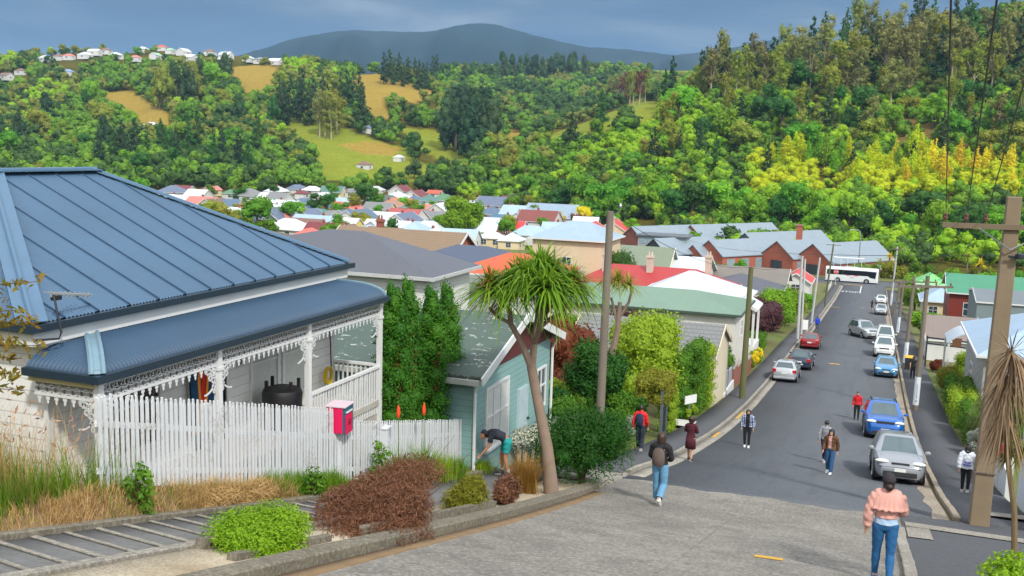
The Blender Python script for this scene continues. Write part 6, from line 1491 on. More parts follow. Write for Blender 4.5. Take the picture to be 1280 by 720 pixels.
rr = np.random.default_rng(99); P = np.array([(-.4+.22*k, -1.2+.42*k, .25) for k in rr.integers(0, 7, 2600)]); d = rr.normal(size=P.shape); d /= np.linalg.norm(d, axis=1, keepdims=True); d[:, 2] = np.abs(d[:, 2]); P = P+d*np.array([.47,.47,.37]); V, F = leaf_quads(P, d, .055, rr, .8); np_mesh('flowers', V, F, FLW, np.repeat(rr.uniform(0,1,len(P)),4), parent=_w)
# ---------------------------------------------------------------- gardens along the left pavement
def shrub(label, x, y, w, d, h, mat, seed, n=5000, leaf=.11, cell=None, z=0.0, name='shrub', cat_='shrub', group=None, **kw):
    cl = hedge_clumps(w, d, h, cell, seed) if cell else blob_clumps(w, d, h, max(10, int(w*d*3)), seed, .2, .32)
    kw.setdefault('core', .7)
    return leafy(name, label, cat_, (x, y, rz(y)+.05+z), cl, n, leaf, mat, seed, group=group, **kw)
shrub('big dark topiary hedge with wide rounded top by the left wooden pole', -9.7, 36.6, 2.3, 2.2, 2.3, SHR_DK, 101, 9500, .12, z=1.9, stems=[([(0,0,-1.9),(0,0,.6)], [.2,.12])])
shrub('narrow green hedge below the big dark topiary', -9.3, 36.8, 1.1, 1.1, 2.2, SHR_MID, 102, 4500, .11, cell=.6, name='hedge', cat_='hedge')
shrub('flat topped arch hedge over the grey garden gate', -8.75, 43.0, 1.5, 2.6, 1.25, SHR_OL, 103, 6500, .10, cell=.62, z=1.5, name='hedge', cat_='hedge')
shrub('dark inner side of the arch hedge beside the gate', -9.3, 41.8, .9, .8, 1.7, SHR_DK, 104, 3000, .11, cell=.6, name='hedge', cat_='hedge')
shrub('light green clipped hedge right of the garden gate', -8.45, 44.7, .75, 1.5, 2.0, SHR_YEL, 105, 5200, .08, cell=.5, name='hedge', cat_='hedge')
shrub('tall light green tree above the clipped hedges', -10.8, 49.5, 3.8, 4.6, 5.7, SHR_YEL, 106, 11000, .17, name='garden_tree', cat_='tree', z=.8, stems=[([(0,0,-1),(0,0,2)], [.15,.08])])
shrub('tall green clipped hedge wall before the cream garage', -8.75, 53.6, 1.1, 3.0, 3.9, SHR_MID, 107, 9000, .11, cell=.75, name='hedge', cat_='hedge')
shrub('yellow green end of the hedge wall at the garage', -8.6, 56.0, 1.0, 1.8, 3.6, SHR_YEL, 108, 6000, .10, cell=.7, name='hedge', cat_='hedge')
shrub('mid green rounded hedge left of the hedge wall', -9.2, 50.4, 1.3, 2.4, 3.4, SHR_MID, 109, 7000, .12, cell=.8, name='hedge', cat_='hedge')
shrub('rust red bushy shrub behind the teal cottage', -14.0, 46.0, 3.8, 3.4, 5.0, SHR_RUST, 110, 7000, .17, z=.5)
shrub('dark red bush beside the rust red shrub', -12.4, 47.5, 2.2, 2.2, 3.6, SHR_PUR, 111, 4500, .16, z=.5)
shrub('olive shrub at the right corner of the teal cottage', -10.7, 34.2, 1.5, 1.5, 2.0, SHR_OL, 112, 4200, .11)
shrub('yellow spiky shrub behind the olive shrub', -11.6, 38.0, 1.6, 1.6, 2.8, SHR_YEL, 113, 4200, .13)
shrub('green leafy bush between the corner bush and the left pole', -9.4, 31.6, 2.0, 2.2, 1.9, SHR_MID, 114, 7500, .11)
shrub('pale green bush below the left wooden pole', -8.8, 33.6, 1.3, 1.8, 1.3, SHR_MID, 115, 4500, .10)
shrub('pale flowering bush by the red jacketed walker', -8.7, 38.6, .8, 1.2, 1.5, SHR_SIL, 116, 2500, .09)
shrub('bushy green shrub under the rust red shrub', -11.4, 42.5, 2.6, 2.6, 2.6, SHR_MID, 141, 5500, .13)
shrub('dark green shrub between the teal cottage and the topiary', -11.2, 35.6, 2.0, 2.2, 2.6, SHR_DK, 142, 5000, .12)
shrub('leafy bright bush left of the arch hedge', -9.6, 40.2, 1.6, 1.8, 2.3, SHR_MID, 143, 5200, .11)
shrub('low golden shrub by the path of the teal cottage', -9.6, 33.2, 1.0, 1.2, 1.0, SHR_YEL, 144, 2600, .09)
shrub('plum coloured tree behind the grey tiled garage', -15.8, 66, 3.0, 3.0, 4.6, SHR_PUR, 117, 4800, .18, z=.8, name='garden_tree', cat_='tree')
shrub('green bushes of the bank under the clipped hedges', -8.35, 50.2, .6, 3.0, .8, SHR_YEL, 118, 2600, .09)
shrub('round green shrub behind the grey metal fence', -9.6, 67.5, 2.2, 2.8, 3.1, SHR_MID, 119, 6500, .14, z=.3)
shrub('dark green shrub beside the brick wall', -10.0, 72.0, 1.8, 2.4, 2.8, SHR_DK, 120, 4500, .14)
shrub('dark purple leaved tree beyond the white porch', -10.4, 98, 4.6, 5.6, 4.0, SHR_PUR, 121, 6500, .22, z=.8, name='garden_tree', cat_='tree', stems=[([(0,0,-1),(0,0,2)], [.15,.08])])
shrub('low clipped green hedge beyond the white porch', -9.6, 90.5, 1.6, 4.5, 1.5, SHR_MID, 122, 4500, .14, cell=.8, name='hedge', cat_='hedge')
shrub('yellow flowering border along the pavement', -8.5, 82.5, .8, 6.0, 1.3, FLY, 123, 1500, .13, name='flower_border', cat_='flowers', core=0, shell=(.8,1.1)); shrub('green leaves of the yellow flowering border', -8.6, 82.5, .9, 6.4, 1.15, SHR_YEL, 124, 3200, .12)
shrub('orange grassy shrub at the end of the brick wall', -8.6, 77.6, .9, 1.6, 1.1, SHR_OL, 125, 2600, .12)
for i, (x, y, w, h, k, lab) in enumerate(((-10.0,112,4.6,5.4,'bright','big bright green tree over the pavement'), (-9.6,121,4.4,5.2,'broad','green tree beyond the big bright one on the left pavement'), (-9.9,131,4.2,4.6,'olive','olive green tree farther down the left pavement'), (-9.2,148,3.0,3.0,'broad','small green tree before the little white cottage'))):
    leafy('garden_tree', lab, 'tree', (x, y, rz(y)), blob_clumps(w, w*1.4, h*.85, 30, 130+i, .16, .26, h*.15), 6500, .24, LEAF[k], 130+i, core=.7, stems=[([(0,0,-.5),(.1,.1,h*.5)], [.2,.1])])
# gardens right of the street
for i, (x, y, w, d, h, m, cell, lab) in enumerate(((5.7,55.5,1.8,5.5,1.6,SHR_MID,.8,'clipped green hedge along the right pavement'), (6.4,51.5,1.6,3.5,2.7,SHR_MID,.8,'taller green hedge behind the silver shrub'), (5.6,66.5,1.8,4.5,2.0,SHR_MID,.8,'second clipped hedge farther along the right pavement'), (5.5,62,1.7,5.0,1.7,SHR_YEL,.8,'bright hedge beyond the clipped green hedge on the right'), (6.3,69,2.2,4,2.1,SHR_MID,None,'loose green shrub below the pale blue roof'), (5.7,76,1.8,4.5,2.2,SHR_OL,None,'olive brown shrub by the dark railing'), (7.6,83,2.4,3,2.8,SHR_YEL,None,'yellow green bush beside the curved porch'), (4.95,48.6,.9,2.4,1.8,SHR_SIL,None,'silver leaved shrub left of the white gate'), (5.9,48.6,1.6,2.6,2.1,SHR_YEL,None,'yellow green shrub behind the silver one'), (5.4,88,1.0,3,1.2,SHR_RUST,None,'low brown shrub under the dark railing'), (7.0,58.5,2.2,4,2.4,SHR_DK,None,'dark green shrub inside the right hedge'))):
    shrub(lab, x, y, w, d, h, m, 150+i, 5200, .13 if y > 50 else .09, cell=cell)
for i, (x, y, w, h, k) in enumerate(((6.2,112,3.0,3.6,'broad'), (5.8,124,2.6,3.4,'bright'), (6.4,170,3.6,4.4,'broad'), (6.0,182,3.4,4.2,'olive'), (7.6,212,4.4,4.6,'bright'), (13,214,5,5,'broad'), (22,216,6,5.6,'bright'), (32,218,6,6,'broad'), (17,168,4,4.6,'dark'), (42,220,6,6,'olive'))):
    leafy('garden_tree', 'green garden tree among the roofs right of the street', 'tree', (x, y, rz(y)), blob_clumps(w, w*1.2, h*.85, 18, 180+i, .18, .28, h*.15), 2200, .34, LEAF[k], 180+i, group='garden trees right of the street', core=.7, stems=[([(0,0,-.5),(.1,.1,h*.5)], [.2,.1])])
for i, (u, v, Y) in enumerate(((1100,330,246),(1112,322,252),(1150,348,232),(1163,350,232),(1210,322,250),(1225,330,246))):
    p = ony(u, v, Y); o = thing('cabbage_tree', 'small yellow crowned cabbage tree beyond the junction', 'tree', (p[0], Y, -28), 0, 'cabbage trees beyond the junction'); H = p[2]+28
    MB().tube([(0,0,-.5),(0,0,H)], [.2,.14], 6).build('trunk', TRK, o); g_ = rosette((0,0,H), 60, 2.2, rr, .3, .4, .22); np_mesh('crown', g_[0], g_[1], LEAF['gold' if i % 2 else 'olive'], g_[2], parent=o)
# hedges beyond the junction
for i in range(9):
    x = -2+i*6.2; leafy('hedge_tree', 'yellow green bushy tree in the row beyond the bus road', 'tree', (x, 247+(i % 3)*2, -28.3), blob_clumps(6.5, 4.5, 4.2+(i*37 % 5)*.5, 16, 210+i, .2, .3), 1700, .5, LEAF[('bright','olive','broad')[i % 3]], 210+i, group='bushy trees beyond the bus road', core=.7)
# ---------------------------------------------------------------- trees of the valley town (u, v of the top, height m, leaf)
for i, (u, v, h, k) in enumerate(((176,222,12,'broad'),(228,243,9,'olive'),(212,247,8,'olive'),(262,249,11,'olive'),(280,246,12,'olive'),(300,258,9,'olive'),(322,244,13,'broad'),(334,266,8,'broad'),(312,224,9,'bright'),(362,250,9,'broad'),(372,252,8,'bright'),(396,238,10,'dark'),(409,241,9,'dark'),(402,257,6,'bright'),(430,250,8,'broad'),(443,244,8,'olive'),(447,236,9,'olive'),(472,253,8,'broad'),(515,248,7,'olive'),(523,250,7,'broad'),(498,212,14,'dark'),(486,214,12,'dark'),(548,208,15,'bright'),(532,214,12,'dark'),(633,272,8,'broad'),(640,268,7,'broad'),(652,243,6,'rust'),(690,265,6,'broad'),(680,267,6,'broad'),(700,262,6,'gold'),(730,257,8,'gold'),(722,262,7,'rust'),(612,284,4,'bright'),(600,290,4,'bright'),(560,300,5,'broad'),(470,232,10,'broad'),(456,228,12,'dark'),(770,262,6,'bright'),(790,270,7,'bright'),(745,262,6,'broad'),(820,283,6,'olive'),(830,278,7,'bright'),(342,230,7,'dark'),(300,230,8,'dark'),(262,228,8,'broad'),(415,228,9,'broad'),(640,238,10,'broad'),(596,236,9,'olive'),(610,228,12,'broad'))):
    p = onz(u, v, -28.5+h); tree('broad', k, (p[0], p[1], -28.6), h, 'leafy green garden tree among the roofs of the valley town', 'garden trees of the valley town', k=i % 3, wide=1.1)
_r = random.Random(19)
for k in range(54):
    u, v, h = _r.uniform(130, 760), _r.uniform(236, 292), _r.uniform(4.5, 8.5)
    if v > 290-.09*abs(u-500) or 550 < u < 610: continue
    p = onz(u, v, -28.5+h); tree('broad', _r.choice(['broad','dark','olive','bright','broad']), (p[0], p[1], -28.6), h, 'leafy green garden tree among the roofs of the valley town', 'garden trees of the valley town', k=k % 3, wide=1.1)
p = onz(577, 238, -28.5+15); leafy('broadleaf_tree', 'big round bright green tree standing out in the middle of the valley town', 'tree', (p[0], p[1], -28.5), blob_clumps(15, 13, 13.5, 46, 300, .12, .2, 1.5), 8500, .85, LEAF['bright'], 300, core=.72, stems=[([(0,0,-.5),(0,0,7)], [.5,.3])])
p = ony(768, 298, 114); leafy('broadleaf_tree', 'dark green round tree left of the red roof behind the wooden pole', 'tree', (p[0], 114, rz(114)), blob_clumps(5.6, 5, p[2]-rz(114), 30, 301, .2, .28, 1), 6500, .26, LEAF['dark'], 301, core=.72, stems=[([(0,0,-.5),(0,0,4)], [.3,.2])])
# fillers in the back gardens between the nearer houses
r = random.Random(77)
for i, (u, v, Y) in enumerate(((470,312,88),(490,318,84),(545,312,84),(560,318,82),(440,310,86),(585,325,76),(612,318,92),(645,318,100),(668,300,112),(690,330,92),(705,372,66),(720,395,60),(715,340,88),(730,345,90),(800,375,70),(830,378,70),(855,385,72),(740,405,58),(765,408,60),(700,405,52),(900,320,160),(925,318,165),(845,310,175),(870,325,158),(960,345,150),(905,330,148))):
    p = ony(u, v, Y); h = max(1.6, min(4.5, p[2]-rz(Y))); k = r.choice(['broad','bright','olive','dark'])
    leafy('garden_shrub', 'leafy shrub in a back garden between the nearer roofs', 'shrub', (p[0], Y, p[2]-h), blob_clumps(2.6, 2.6, h, 14, 320+i, .2, .3), 1500, .26, LEAF[k], 320+i, group='shrubs between the nearer roofs', core=.7, stems=[([(0,0,-3),(0,0,h*.5)], [.1,.06])])
# ---------------------------------------------------------------- walls, fences, signs
o = thing('metal_fence', 'grey metal panel fence with pale footing beside the green pole', 'fence', (-8.35, 63.8, 0)); mb = MB()
for k in range(2): mb.box(-.05,.05,.25+k*1.9-2,.25+k*1.9-.35, rz(63.8+k*1.9)+.25, rz(63.8+k*1.9)+1.55)
mb.build('panel', M('fence_grey', (150,154,160), .5, 0, .12, 2), o); mb = MB()
for k in range(3): mb.box(-.06,.06,-1.9+k*1.9-.08,-1.9+k*1.9+.08, rz(62+k*1.9)-.3, rz(62+k*1.9)+1.65)
mb.build('post', M('fence_dark', (70,74,80), .5), o); MB().box(-.16,.16,-2.2,2.2, rz(66)-.5, rz(62)+.22).build('footing', WHITE, o)
o = thing('brick_wall', 'low red brick wall stepping down beside the pavement', 'wall', (-8.4, 70.5, 0)); mb = MB()
for k in range(5): y = -4+k*2; mb.box(-.11,.11,y,y+1.995, rz(72.5+y)-.5, rz(70.5+y)+1.25-.05*k)
mb.build('brickwork', brickmat('brick_wall_red', (150,72,52), (124,58,44)), o); mb = MB(); [mb.box(-.14,.14,-4+k*2,-4+k*2+1.99, rz(66.5+2*k)+1.25-.05*k, rz(66.5+2*k)+1.31-.05*k) for k in range(5)]; mb.build('coping', M_CONC, o)
o = thing('garden_gate', 'dark grey garden gate under the arch hedge', 'gate', (-8.2, 41.9, rz(41.9))); mb = MB()
mb.box(-.06,.06,-.06,.06,-.2,2.2); mb.box(-.06,.06,.95,1.05,-.2,1.5); mb.build('post', M('post_grey', (92,100,106), .5), o); mb = MB()
for k in range(7): mb.box(-.02,.02,.1+k*.12,.13+k*.12,.1,1.25)
mb.box(-.02,.02,.06,.95,.15,.22); mb.box(-.02,.02,.06,.95,1.12,1.19); mb.build('leaf', M('gate_dark', (48,54,60), .5), o)
o = thing('driveway', 'pale concrete driveway apron beside the clipped hedge', 'driveway', (0,0,0)); MB().quad((-9.2,46.6,rz(46.6)+.13),(-7.6,46.4,rz(46.4)+.13),(-7.75,48.8,rz(48.8)+.13),(-9.2,49.2,rz(49.2)+.13)).build('slab', M('pale_slab', (196,194,188), .8), o)
o['kind'] = 'structure'
o = thing('garden_sign', 'small white sign board on a stake before the hedge wall', 'sign', (-8.3, 49.6, rz(49.6))); MB().box(-.03,.03,-.03,.03,0,1.0).build('stake', M('stake_green', (98,128,116), .6), o); MB().cbox((.05,0,1.15),(.04,.85,.42),rz_=rad(-32)).build('board', WHITE, o)
o = thing('sandwich_board', 'white sandwich board on the left pavement by the blue coated walker', 'sign', (-7.0, 117, rz(117)+.11)); 
for s in (-1, 1): MB().cbox((0, s*.2, .55), (.75, .03, 1.15), rx=s*rad(18)).build('panel', WHITE, o)
o = thing('stop_sign', 'octagonal red STOP sign on a white post at the junction', 'sign', (-7.6, 221.5, rz(221)+.1)); MB().tube([(0,0,-.2),(0,0,2.7)], .05, 8).build('post', WHITE, o)
mb = MB(); mb.prism([(.48*math.cos(math.pi/8+k*math.pi/4), 2.75+.48*math.sin(math.pi/8+k*math.pi/4)) for k in range(8)], 'y', -.07, -.055); mb.build('plate', M('sign_red', (206,24,30), .4), o); text_mesh('STOP', .34, WHITE, o, (0, -.075, 2.75), (rad(90),0,0), 'lettering', .003, bold=.008)
MB().prism([(.52*math.cos(math.pi/8+k*math.pi/4), 2.75+.52*math.sin(math.pi/8+k*math.pi/4)) for k in range(8)], 'y', -.055, -.05).build('rim', WHITE, o)
o = thing('white_fence', 'low white boarded fence at the junction corner', 'fence', (-8.3, 212, 0)); mb = MB(); [mb.beam((0,a-212,rz(a)+.55),(0,a+3.9-212,rz(a+4)+.55),.06,1.0) for a in (200,204,208,212,216)]; mb.build('boards', WHITE, o)
o = thing('timber_railing', 'dark timber rails with a brown board beside the low white garage', 'fence', (6.0, 90, rz(90)+1.0)); mb = MB(); mb.beam((-1.4,0,1.6),(2.0,0,1.45),.06,.12); mb.beam((-1.4,0,1.1),(2.0,0,.95),.06,.12); mb.build('rail', DGUT, o); mb = MB(); [mb.box(x-.06,x+.06,-.06,.06,-1.2,1.75) for x in (-1.4,.3,2.0)]; mb.build('post', DGUT, o); MB().box(.55,1.25,-.12,-.06,1.0,1.75).build('board', M('board_brown', (104,70,46), .7), o)
o = thing('street_bin', 'dark wheelie bin with yellow lid behind the white wrapped pole', 'bin', (3.2, 86.9, rz(86.9)+.11)); MB().prism([(-.32,0),(.32,0),(.36,1.0),(-.36,1.0)], 'x', -.3, .3).build('body', M('bin_dark', (42,44,48), .5), o); MB().prism([(-.4,1.0),(.4,1.0),(.36,1.1),(-.36,1.07)], 'x', -.34, .34).build('lid', M('bin_yellow', (222,170,36), .5), o)
for s in (-.25, .2): MB().tube([(s,-.3,.1),(s+.06,-.3,.1)], .1, 10).build('wheel', DGUT, o)
o = thing('white_gate', 'white boarded gate with stepped top right of the hooded girl', 'gate', (4.75, 39.5, rz(39.5)-.1)); mb = MB(); mb.box(-.05,.05,-3.2,-.1,0,1.55); mb.box(-.05,.05,-.1,3.4,-.6,1.35); mb.build('boards', M('gate_white', (206,212,218), .5, 0, .08), o); MB().box(-.1,.1,-3.4,-3.2,-.3,2.4).build('post', WHITE, o)
o = thing('letterbox', 'red letterbox fixed to the white stepped gate', 'letterbox', (4.62, 38.2, rz(38.2)+1.35)); MB().box(-.12,.16,-.25,.25,0,.42).build('body', M('box_red', (176,44,58), .45), o, bevel=.015); MB().box(-.135,-.12,-.18,.18,.28,.33).build('slot', DGUT, o)
o = thing('white_wall', 'white panel wall with coloured painting behind the dead cabbage leaves', 'wall', (4.9, 31.0, rz(31))); mb = MB(); mb.box(0,.12,-4.2,4.2,-.8,2.25); mb.build('panel', M('wall_white', (208,212,222), .6, 0, .1, 1), o)
mb = MB(); r = random.Random(5)
for k in range(9): y, z = -1.6+k*.4, 1.3+.25*math.sin(k*2.0); mb.prism([(y+.2*math.cos(q*1.05)*r.uniform(.6,1), z+.24*math.sin(q*1.05)*r.uniform(.6,1)) for q in range(6)], 'x', -.012-.0005*k, -.002)
mb.build('painting', M('picture_orange', (226,158,44), .6, 0, .5, 2), o); mb = MB()
for k in range(5): y, z = -3.2+k*.55, .8+.15*math.sin(k*3.0); mb.prism([(y+.17*math.cos(q*1.05), z+.2*math.sin(q*1.05)) for q in range(6)], 'x', -.014-.0005*k, -.004)
mb.build('painting', M('picture_blue', (60,160,190), .6, 0, .4, 2), o); MB().box(-.02,-.004,1.9,2.5,-.35,.35).build('painting', M('picture_red', (170,60,60), .6), o)
# ---------------------------------------------------------------- poles and wires
POLEW = M('pole_wood', (118,110,98), .9, 0, .35, 1.6, .5, fine=14); POLEG = M('pole_green', (96,98,62), .9, 0, .35, 1.6, .4); POLEC = M('pole_concrete', (176,178,178), .8, 0, .15, 2); INS = M('insulator', (110,70,60), .3); STEEL = M('galvanised', (150,156,160), .4, .7)
WRAP = M('pole_wrap', (206,214,222), .55, 0, .12, 3)
def pole(name, label, base, u, v, r0, r1, mat, square=False, group=None, cat_='pole'):
    o = thing(name, label, cat_, base, 0, group); b = Vector(base); t = Vector(ony(u, v, base[1]))-b
    mb = MB()
    if square:
        a = Vector((0,0,-.3)); n = 6; P = [a.lerp(t, k/n) for k in range(n+1)]; vs = []; fs = []
        for k, p in enumerate(P):
            q = r0+(r1-r0)*k/n; vs += [(p.x-q,p.y-q,p.z),(p.x+q,p.y-q,p.z),(p.x+q,p.y+q,p.z),(p.x-q,p.y+q,p.z)]
        for k in range(n):
            for j in range(4): fs.append((k*4+j,k*4+(j+1)%4,k*4+4+(j+1)%4,k*4+4+j))
        fs += [(3,2,1,0),tuple(n*4+j for j in range(4))]; mb.add(vs, fs)
    else: mb.tube([(0,0,-.3), t*.5, t], [r0, (r0+r1)/2, r1], 12)
    mb.build('shaft', mat, o, smooth=not square, bevel=.02 if square else 0); return o, t
PT = {}
o, t = pole('utility_pole', 'weathered grey wooden pole rising from the left hedges', tuple(gp(747, 578)), 763, 264, .155, .115, POLEW); PT['a'] = Vector(o.location)+t
mb = MB(); mb.tube([t*.985+Vector((.1,0,0)), t*.99+Vector((.3,0,.1)), t*.99+Vector((.32,0,.3))], .012, 5); mb.lathe([(.05,0),(.06,.06),(.03,.14)], tuple(t*.99+Vector((.32,0,.2))), 8); mb.build('bracket', STEEL, o)
o, t = pole('utility_pole', 'dark greenish wooden pole on the left pavement before the silver wagon', G2(-7.05, 61.2, .1), 939, 334, .20, .14, POLEG); PT['b'] = Vector(o.location)+t
o, t = pole('big_utility_pole', 'big leaning wooden pole with crossarm at the right foreground', (3.05, 27.9, rz(27.9)+.1), 1268, 246, .24, .165, M('pole_big', (134,118,96), .9, 0, .4, 1.3, .6, fine=12), True); PT['c'] = Vector(o.location)+t; b = Vector(o.location)
ca, cb = Vector(ony(1178, 281, 27.7))-b, Vector(ony(1345, 287, 27.7))-b
MB().beam(ca, cb, .11, .13).build('crossarm', M('arm_wood', (118,104,84), .9, 0, .3, 3), o)
mb = MB(); m_ = ca.lerp(cb, .5); low = Vector(ony(1262, 312, 27.7))-b; mb.tube([ca.lerp(cb,.28)+Vector((0,-.08,-.05)), low+Vector((0,-.1,0))], .02, 5); mb.tube([ca.lerp(cb,.82)+Vector((0,-.08,-.05)), low+Vector((0,-.1,0))], .02, 5); mb.build('brace', STEEL, o)
INSP = []
for f in (.02,.18,.33,.72,.95):
    q = ca.lerp(cb, f)+Vector((0,0,.065)); MB().lathe([(.015,0),(.015,.06),(.05,.08),(.055,.14),(.03,.16),(.045,.18),(.04,.23),(.01,.25)], tuple(q), 10).build('insulator', INS, o, smooth=True); INSP.append(q+b+Vector((0,0,.2)))
q = Vector(ony(1274, 324, 27.6))-b; mb = MB(); mb.lathe([(.09,0),(.10,.02),(.10,.12),(.06,.14)], tuple(q), 10); mb.tube([q+Vector((-.25,0,.05)), q+Vector((.2,0,.05))], .03, 6); mb.build('fuse_box', DGUT, o)
MB().cbox(tuple(t*.17+Vector((0,-.03,0))), (.50,.50,.02)).build('band', M('band_dark', (96,88,78), .7), o)
PR = []
for i, (y, ub, u, v, arm, wrap, lab) in enumerate(((64.3,1145,1160,345,(1120,1192,358),True,'wooden pole with crossarm and white wrap, nearest behind the big pole'), (88.5,1133,1143,345,(1115,1172,352),True,'wooden pole with white wrapped foot beside the yellow lidded bin'), (120,1120,1130,350,None,True,'thin wooden pole by the silver parked cars'), (152,1117,1127,352,None,False,'thin wooden pole opposite the white low garage'), (176,1110,1122,308,(1112,1132,311),True,'tall pale pole with crossarms near the junction'))):
    x = 2.95; o, t = pole('utility_pole', lab, (x, y, rz(y)+.1), u, v, .17 if i < 4 else .16, .12, POLEW if i < 4 else POLEC); b = Vector(o.location); PR.append(b+t)
    if arm:
        p, q = Vector(ony(arm[0], arm[2], y-.15))-b, Vector(ony(arm[1], arm[2]+1, y-.15))-b; MB().beam(p, q, .1, .12).build('crossarm', POLEW, o)
        for f in (.05,.3,.7,.95): MB().lathe([(.015,0),(.05,.06),(.05,.12),(.02,.2)], tuple(p.lerp(q,f)+Vector((0,0,.06))), 7).build('insulator', INS, o)
    if wrap:
        d = t.normalized(); MB().tube([d*.35, d*2.1], [.178+.0*i,.172], 14, cap=False).build('wrap', WRAP, o, smooth=True)
        mb = MB(); mb.cbox(tuple(d*1.2+Vector((0,-.186,0))), (.03,.004,.9)); mb.cbox(tuple(d*.62+Vector((.0,-.188,0))), (.09,.004,.1)); mb.build('print', M('print_grey', (130,138,150), .6), o)
        r_ = np.random.default_rng(400+i); V, F, T = blades(60, lambda r: (r.normal(0,.16), r.normal(0,.16), 0), .05,.2,.008, r_, .6); np_mesh('weeds', V, F, SHR_OL, T, parent=o)
for i, (y, u, v, mat, lab) in enumerate(((104.3,1003,320,POLEC,'pale concrete twin pole beside the red sedan'), (127,1025,322,POLEC,'pale concrete pole beyond the red sedan'), (160,1042,305,POLEG,'thin green wooden pole before the bus'))):
    x = -6.85; o, t = pole('utility_pole', lab, (x, y, rz(y)+.1), u, v, .16, .11, mat); PR.append(Vector(o.location)+t)
    if i == 0: MB().tube([(.34,.1,-.2), t+Vector((.28,.1,-.3))], [.12,.09], 8).build('second_shaft', mat, o); 
    if i == 2: MB().beam(t+Vector((-1.1,0,-.15)), t+Vector((1.1,0,-.15)), .1, .1).build('crossarm', POLEW, o)
p = ony(1072, 345, 243); o = thing('street_lamp', 'tall curved street lamp beyond the bus', 'street lamp', (p[0], 243, -28.2)); q = ony(1072, 287, 243); H = q[2]+28.2
MB().tube([(0,0,0),(0,0,H*.85),(-.1,0,H*.96),(-.8,0,H),(-1.5,0,H-.05)], [.14,.1,.09,.08,.07], 8).build('shaft', STEEL, o, smooth=True); MB().cbox((-1.9,0,H-.1),(.9,.3,.15)).build('lamp_head', M('lamp_pale', (200,200,196), .4), o)
WIRE = M('wire_black', (26,28,30), .5)
def wire(label, a, b, sag=.6, r=.012, group='overhead wires'):
    a, b = Vector(a), Vector(b); o = thing('power_line', label, 'wire', a, 0, group)
    MB().tube([(b-a)*(k/18)+Vector((0,0,-4*sag*(k/18)*(1-k/18))) for k in range(19)], r, 5).build('strand', WIRE, o)
for k, q in enumerate(INSP[:3]):
    wire('black overhead wire strung down the street from the big pole', q, PR[0]+Vector((-1.2+.8*k,0,-.2)), .5, .011)
    wire('black overhead wire climbing from the big pole towards the upper street', q, q+(Vector(ony((1190,1245,1305)[k], 0, 10))-q)*2.6, .15, .010, 'upper overhead wires')
for a, b in ((0,1),(1,2),(2,4)):
    for k in (-.9, .9): wire('black overhead wire strung down the street from the big pole', PR[a]+Vector((k,0,-.2)), PR[b]+Vector((k,0,-.2)), .5, .012)
wire('thin cable crossing the street from the big pole towards the school', PT['c']+Vector((-.2,0,-1.5)), (-30, 165, -14), .8, .011, None); wire('thin cable from the left wooden pole down the street', PT['a'], PT['b'], .6, .010, None); wire('thin cable from the dark greenish pole to the concrete pole', PT['b'], PR[5], .6, .012, None)
# ================================================================ vehicles
def paint(name, c, metal=.0, rough=.28):
    if name in MATS: return MATS[name]
    t = NT(name); k = lin(c); a = t.noise(1.2, 4); t.base(t.mix(a, dk(k, .88), dk(k, 1.06)))
    t.p.inputs['Roughness'].default_value = rough; t.p.inputs['Metallic'].default_value = metal; t.p.inputs['Coat Weight'].default_value = .7; t.p.inputs['Coat Roughness'].default_value = .06
    MATS[name] = t.m; return t.m
TYRE = M('tyre', (26,26,27), .9, 0, .3, 6); RIM = M('rim', (166,170,174), .35, .7, .15, 4); PLAST = M('black_plastic', (30,31,33), .6, 0, .2, 4); LAMPW = M('headlamp', (214,218,214), .12, 0, .15, 9, 0); LAMPR = M('tail_lamp', (176,22,26), .2, 0, .2, 9, 0); PLATE = M('number_plate', (206,208,204), .5, 0, .1); CARGL = glassmat('car_glass', (84,104,110), .05); CHROME = M('chrome', (190,194,198), .15, .9, .05)
def lerp_tab(tab, y):
    return float(np.interp(y, [a for a, b in tab], [b for a, b in tab]))
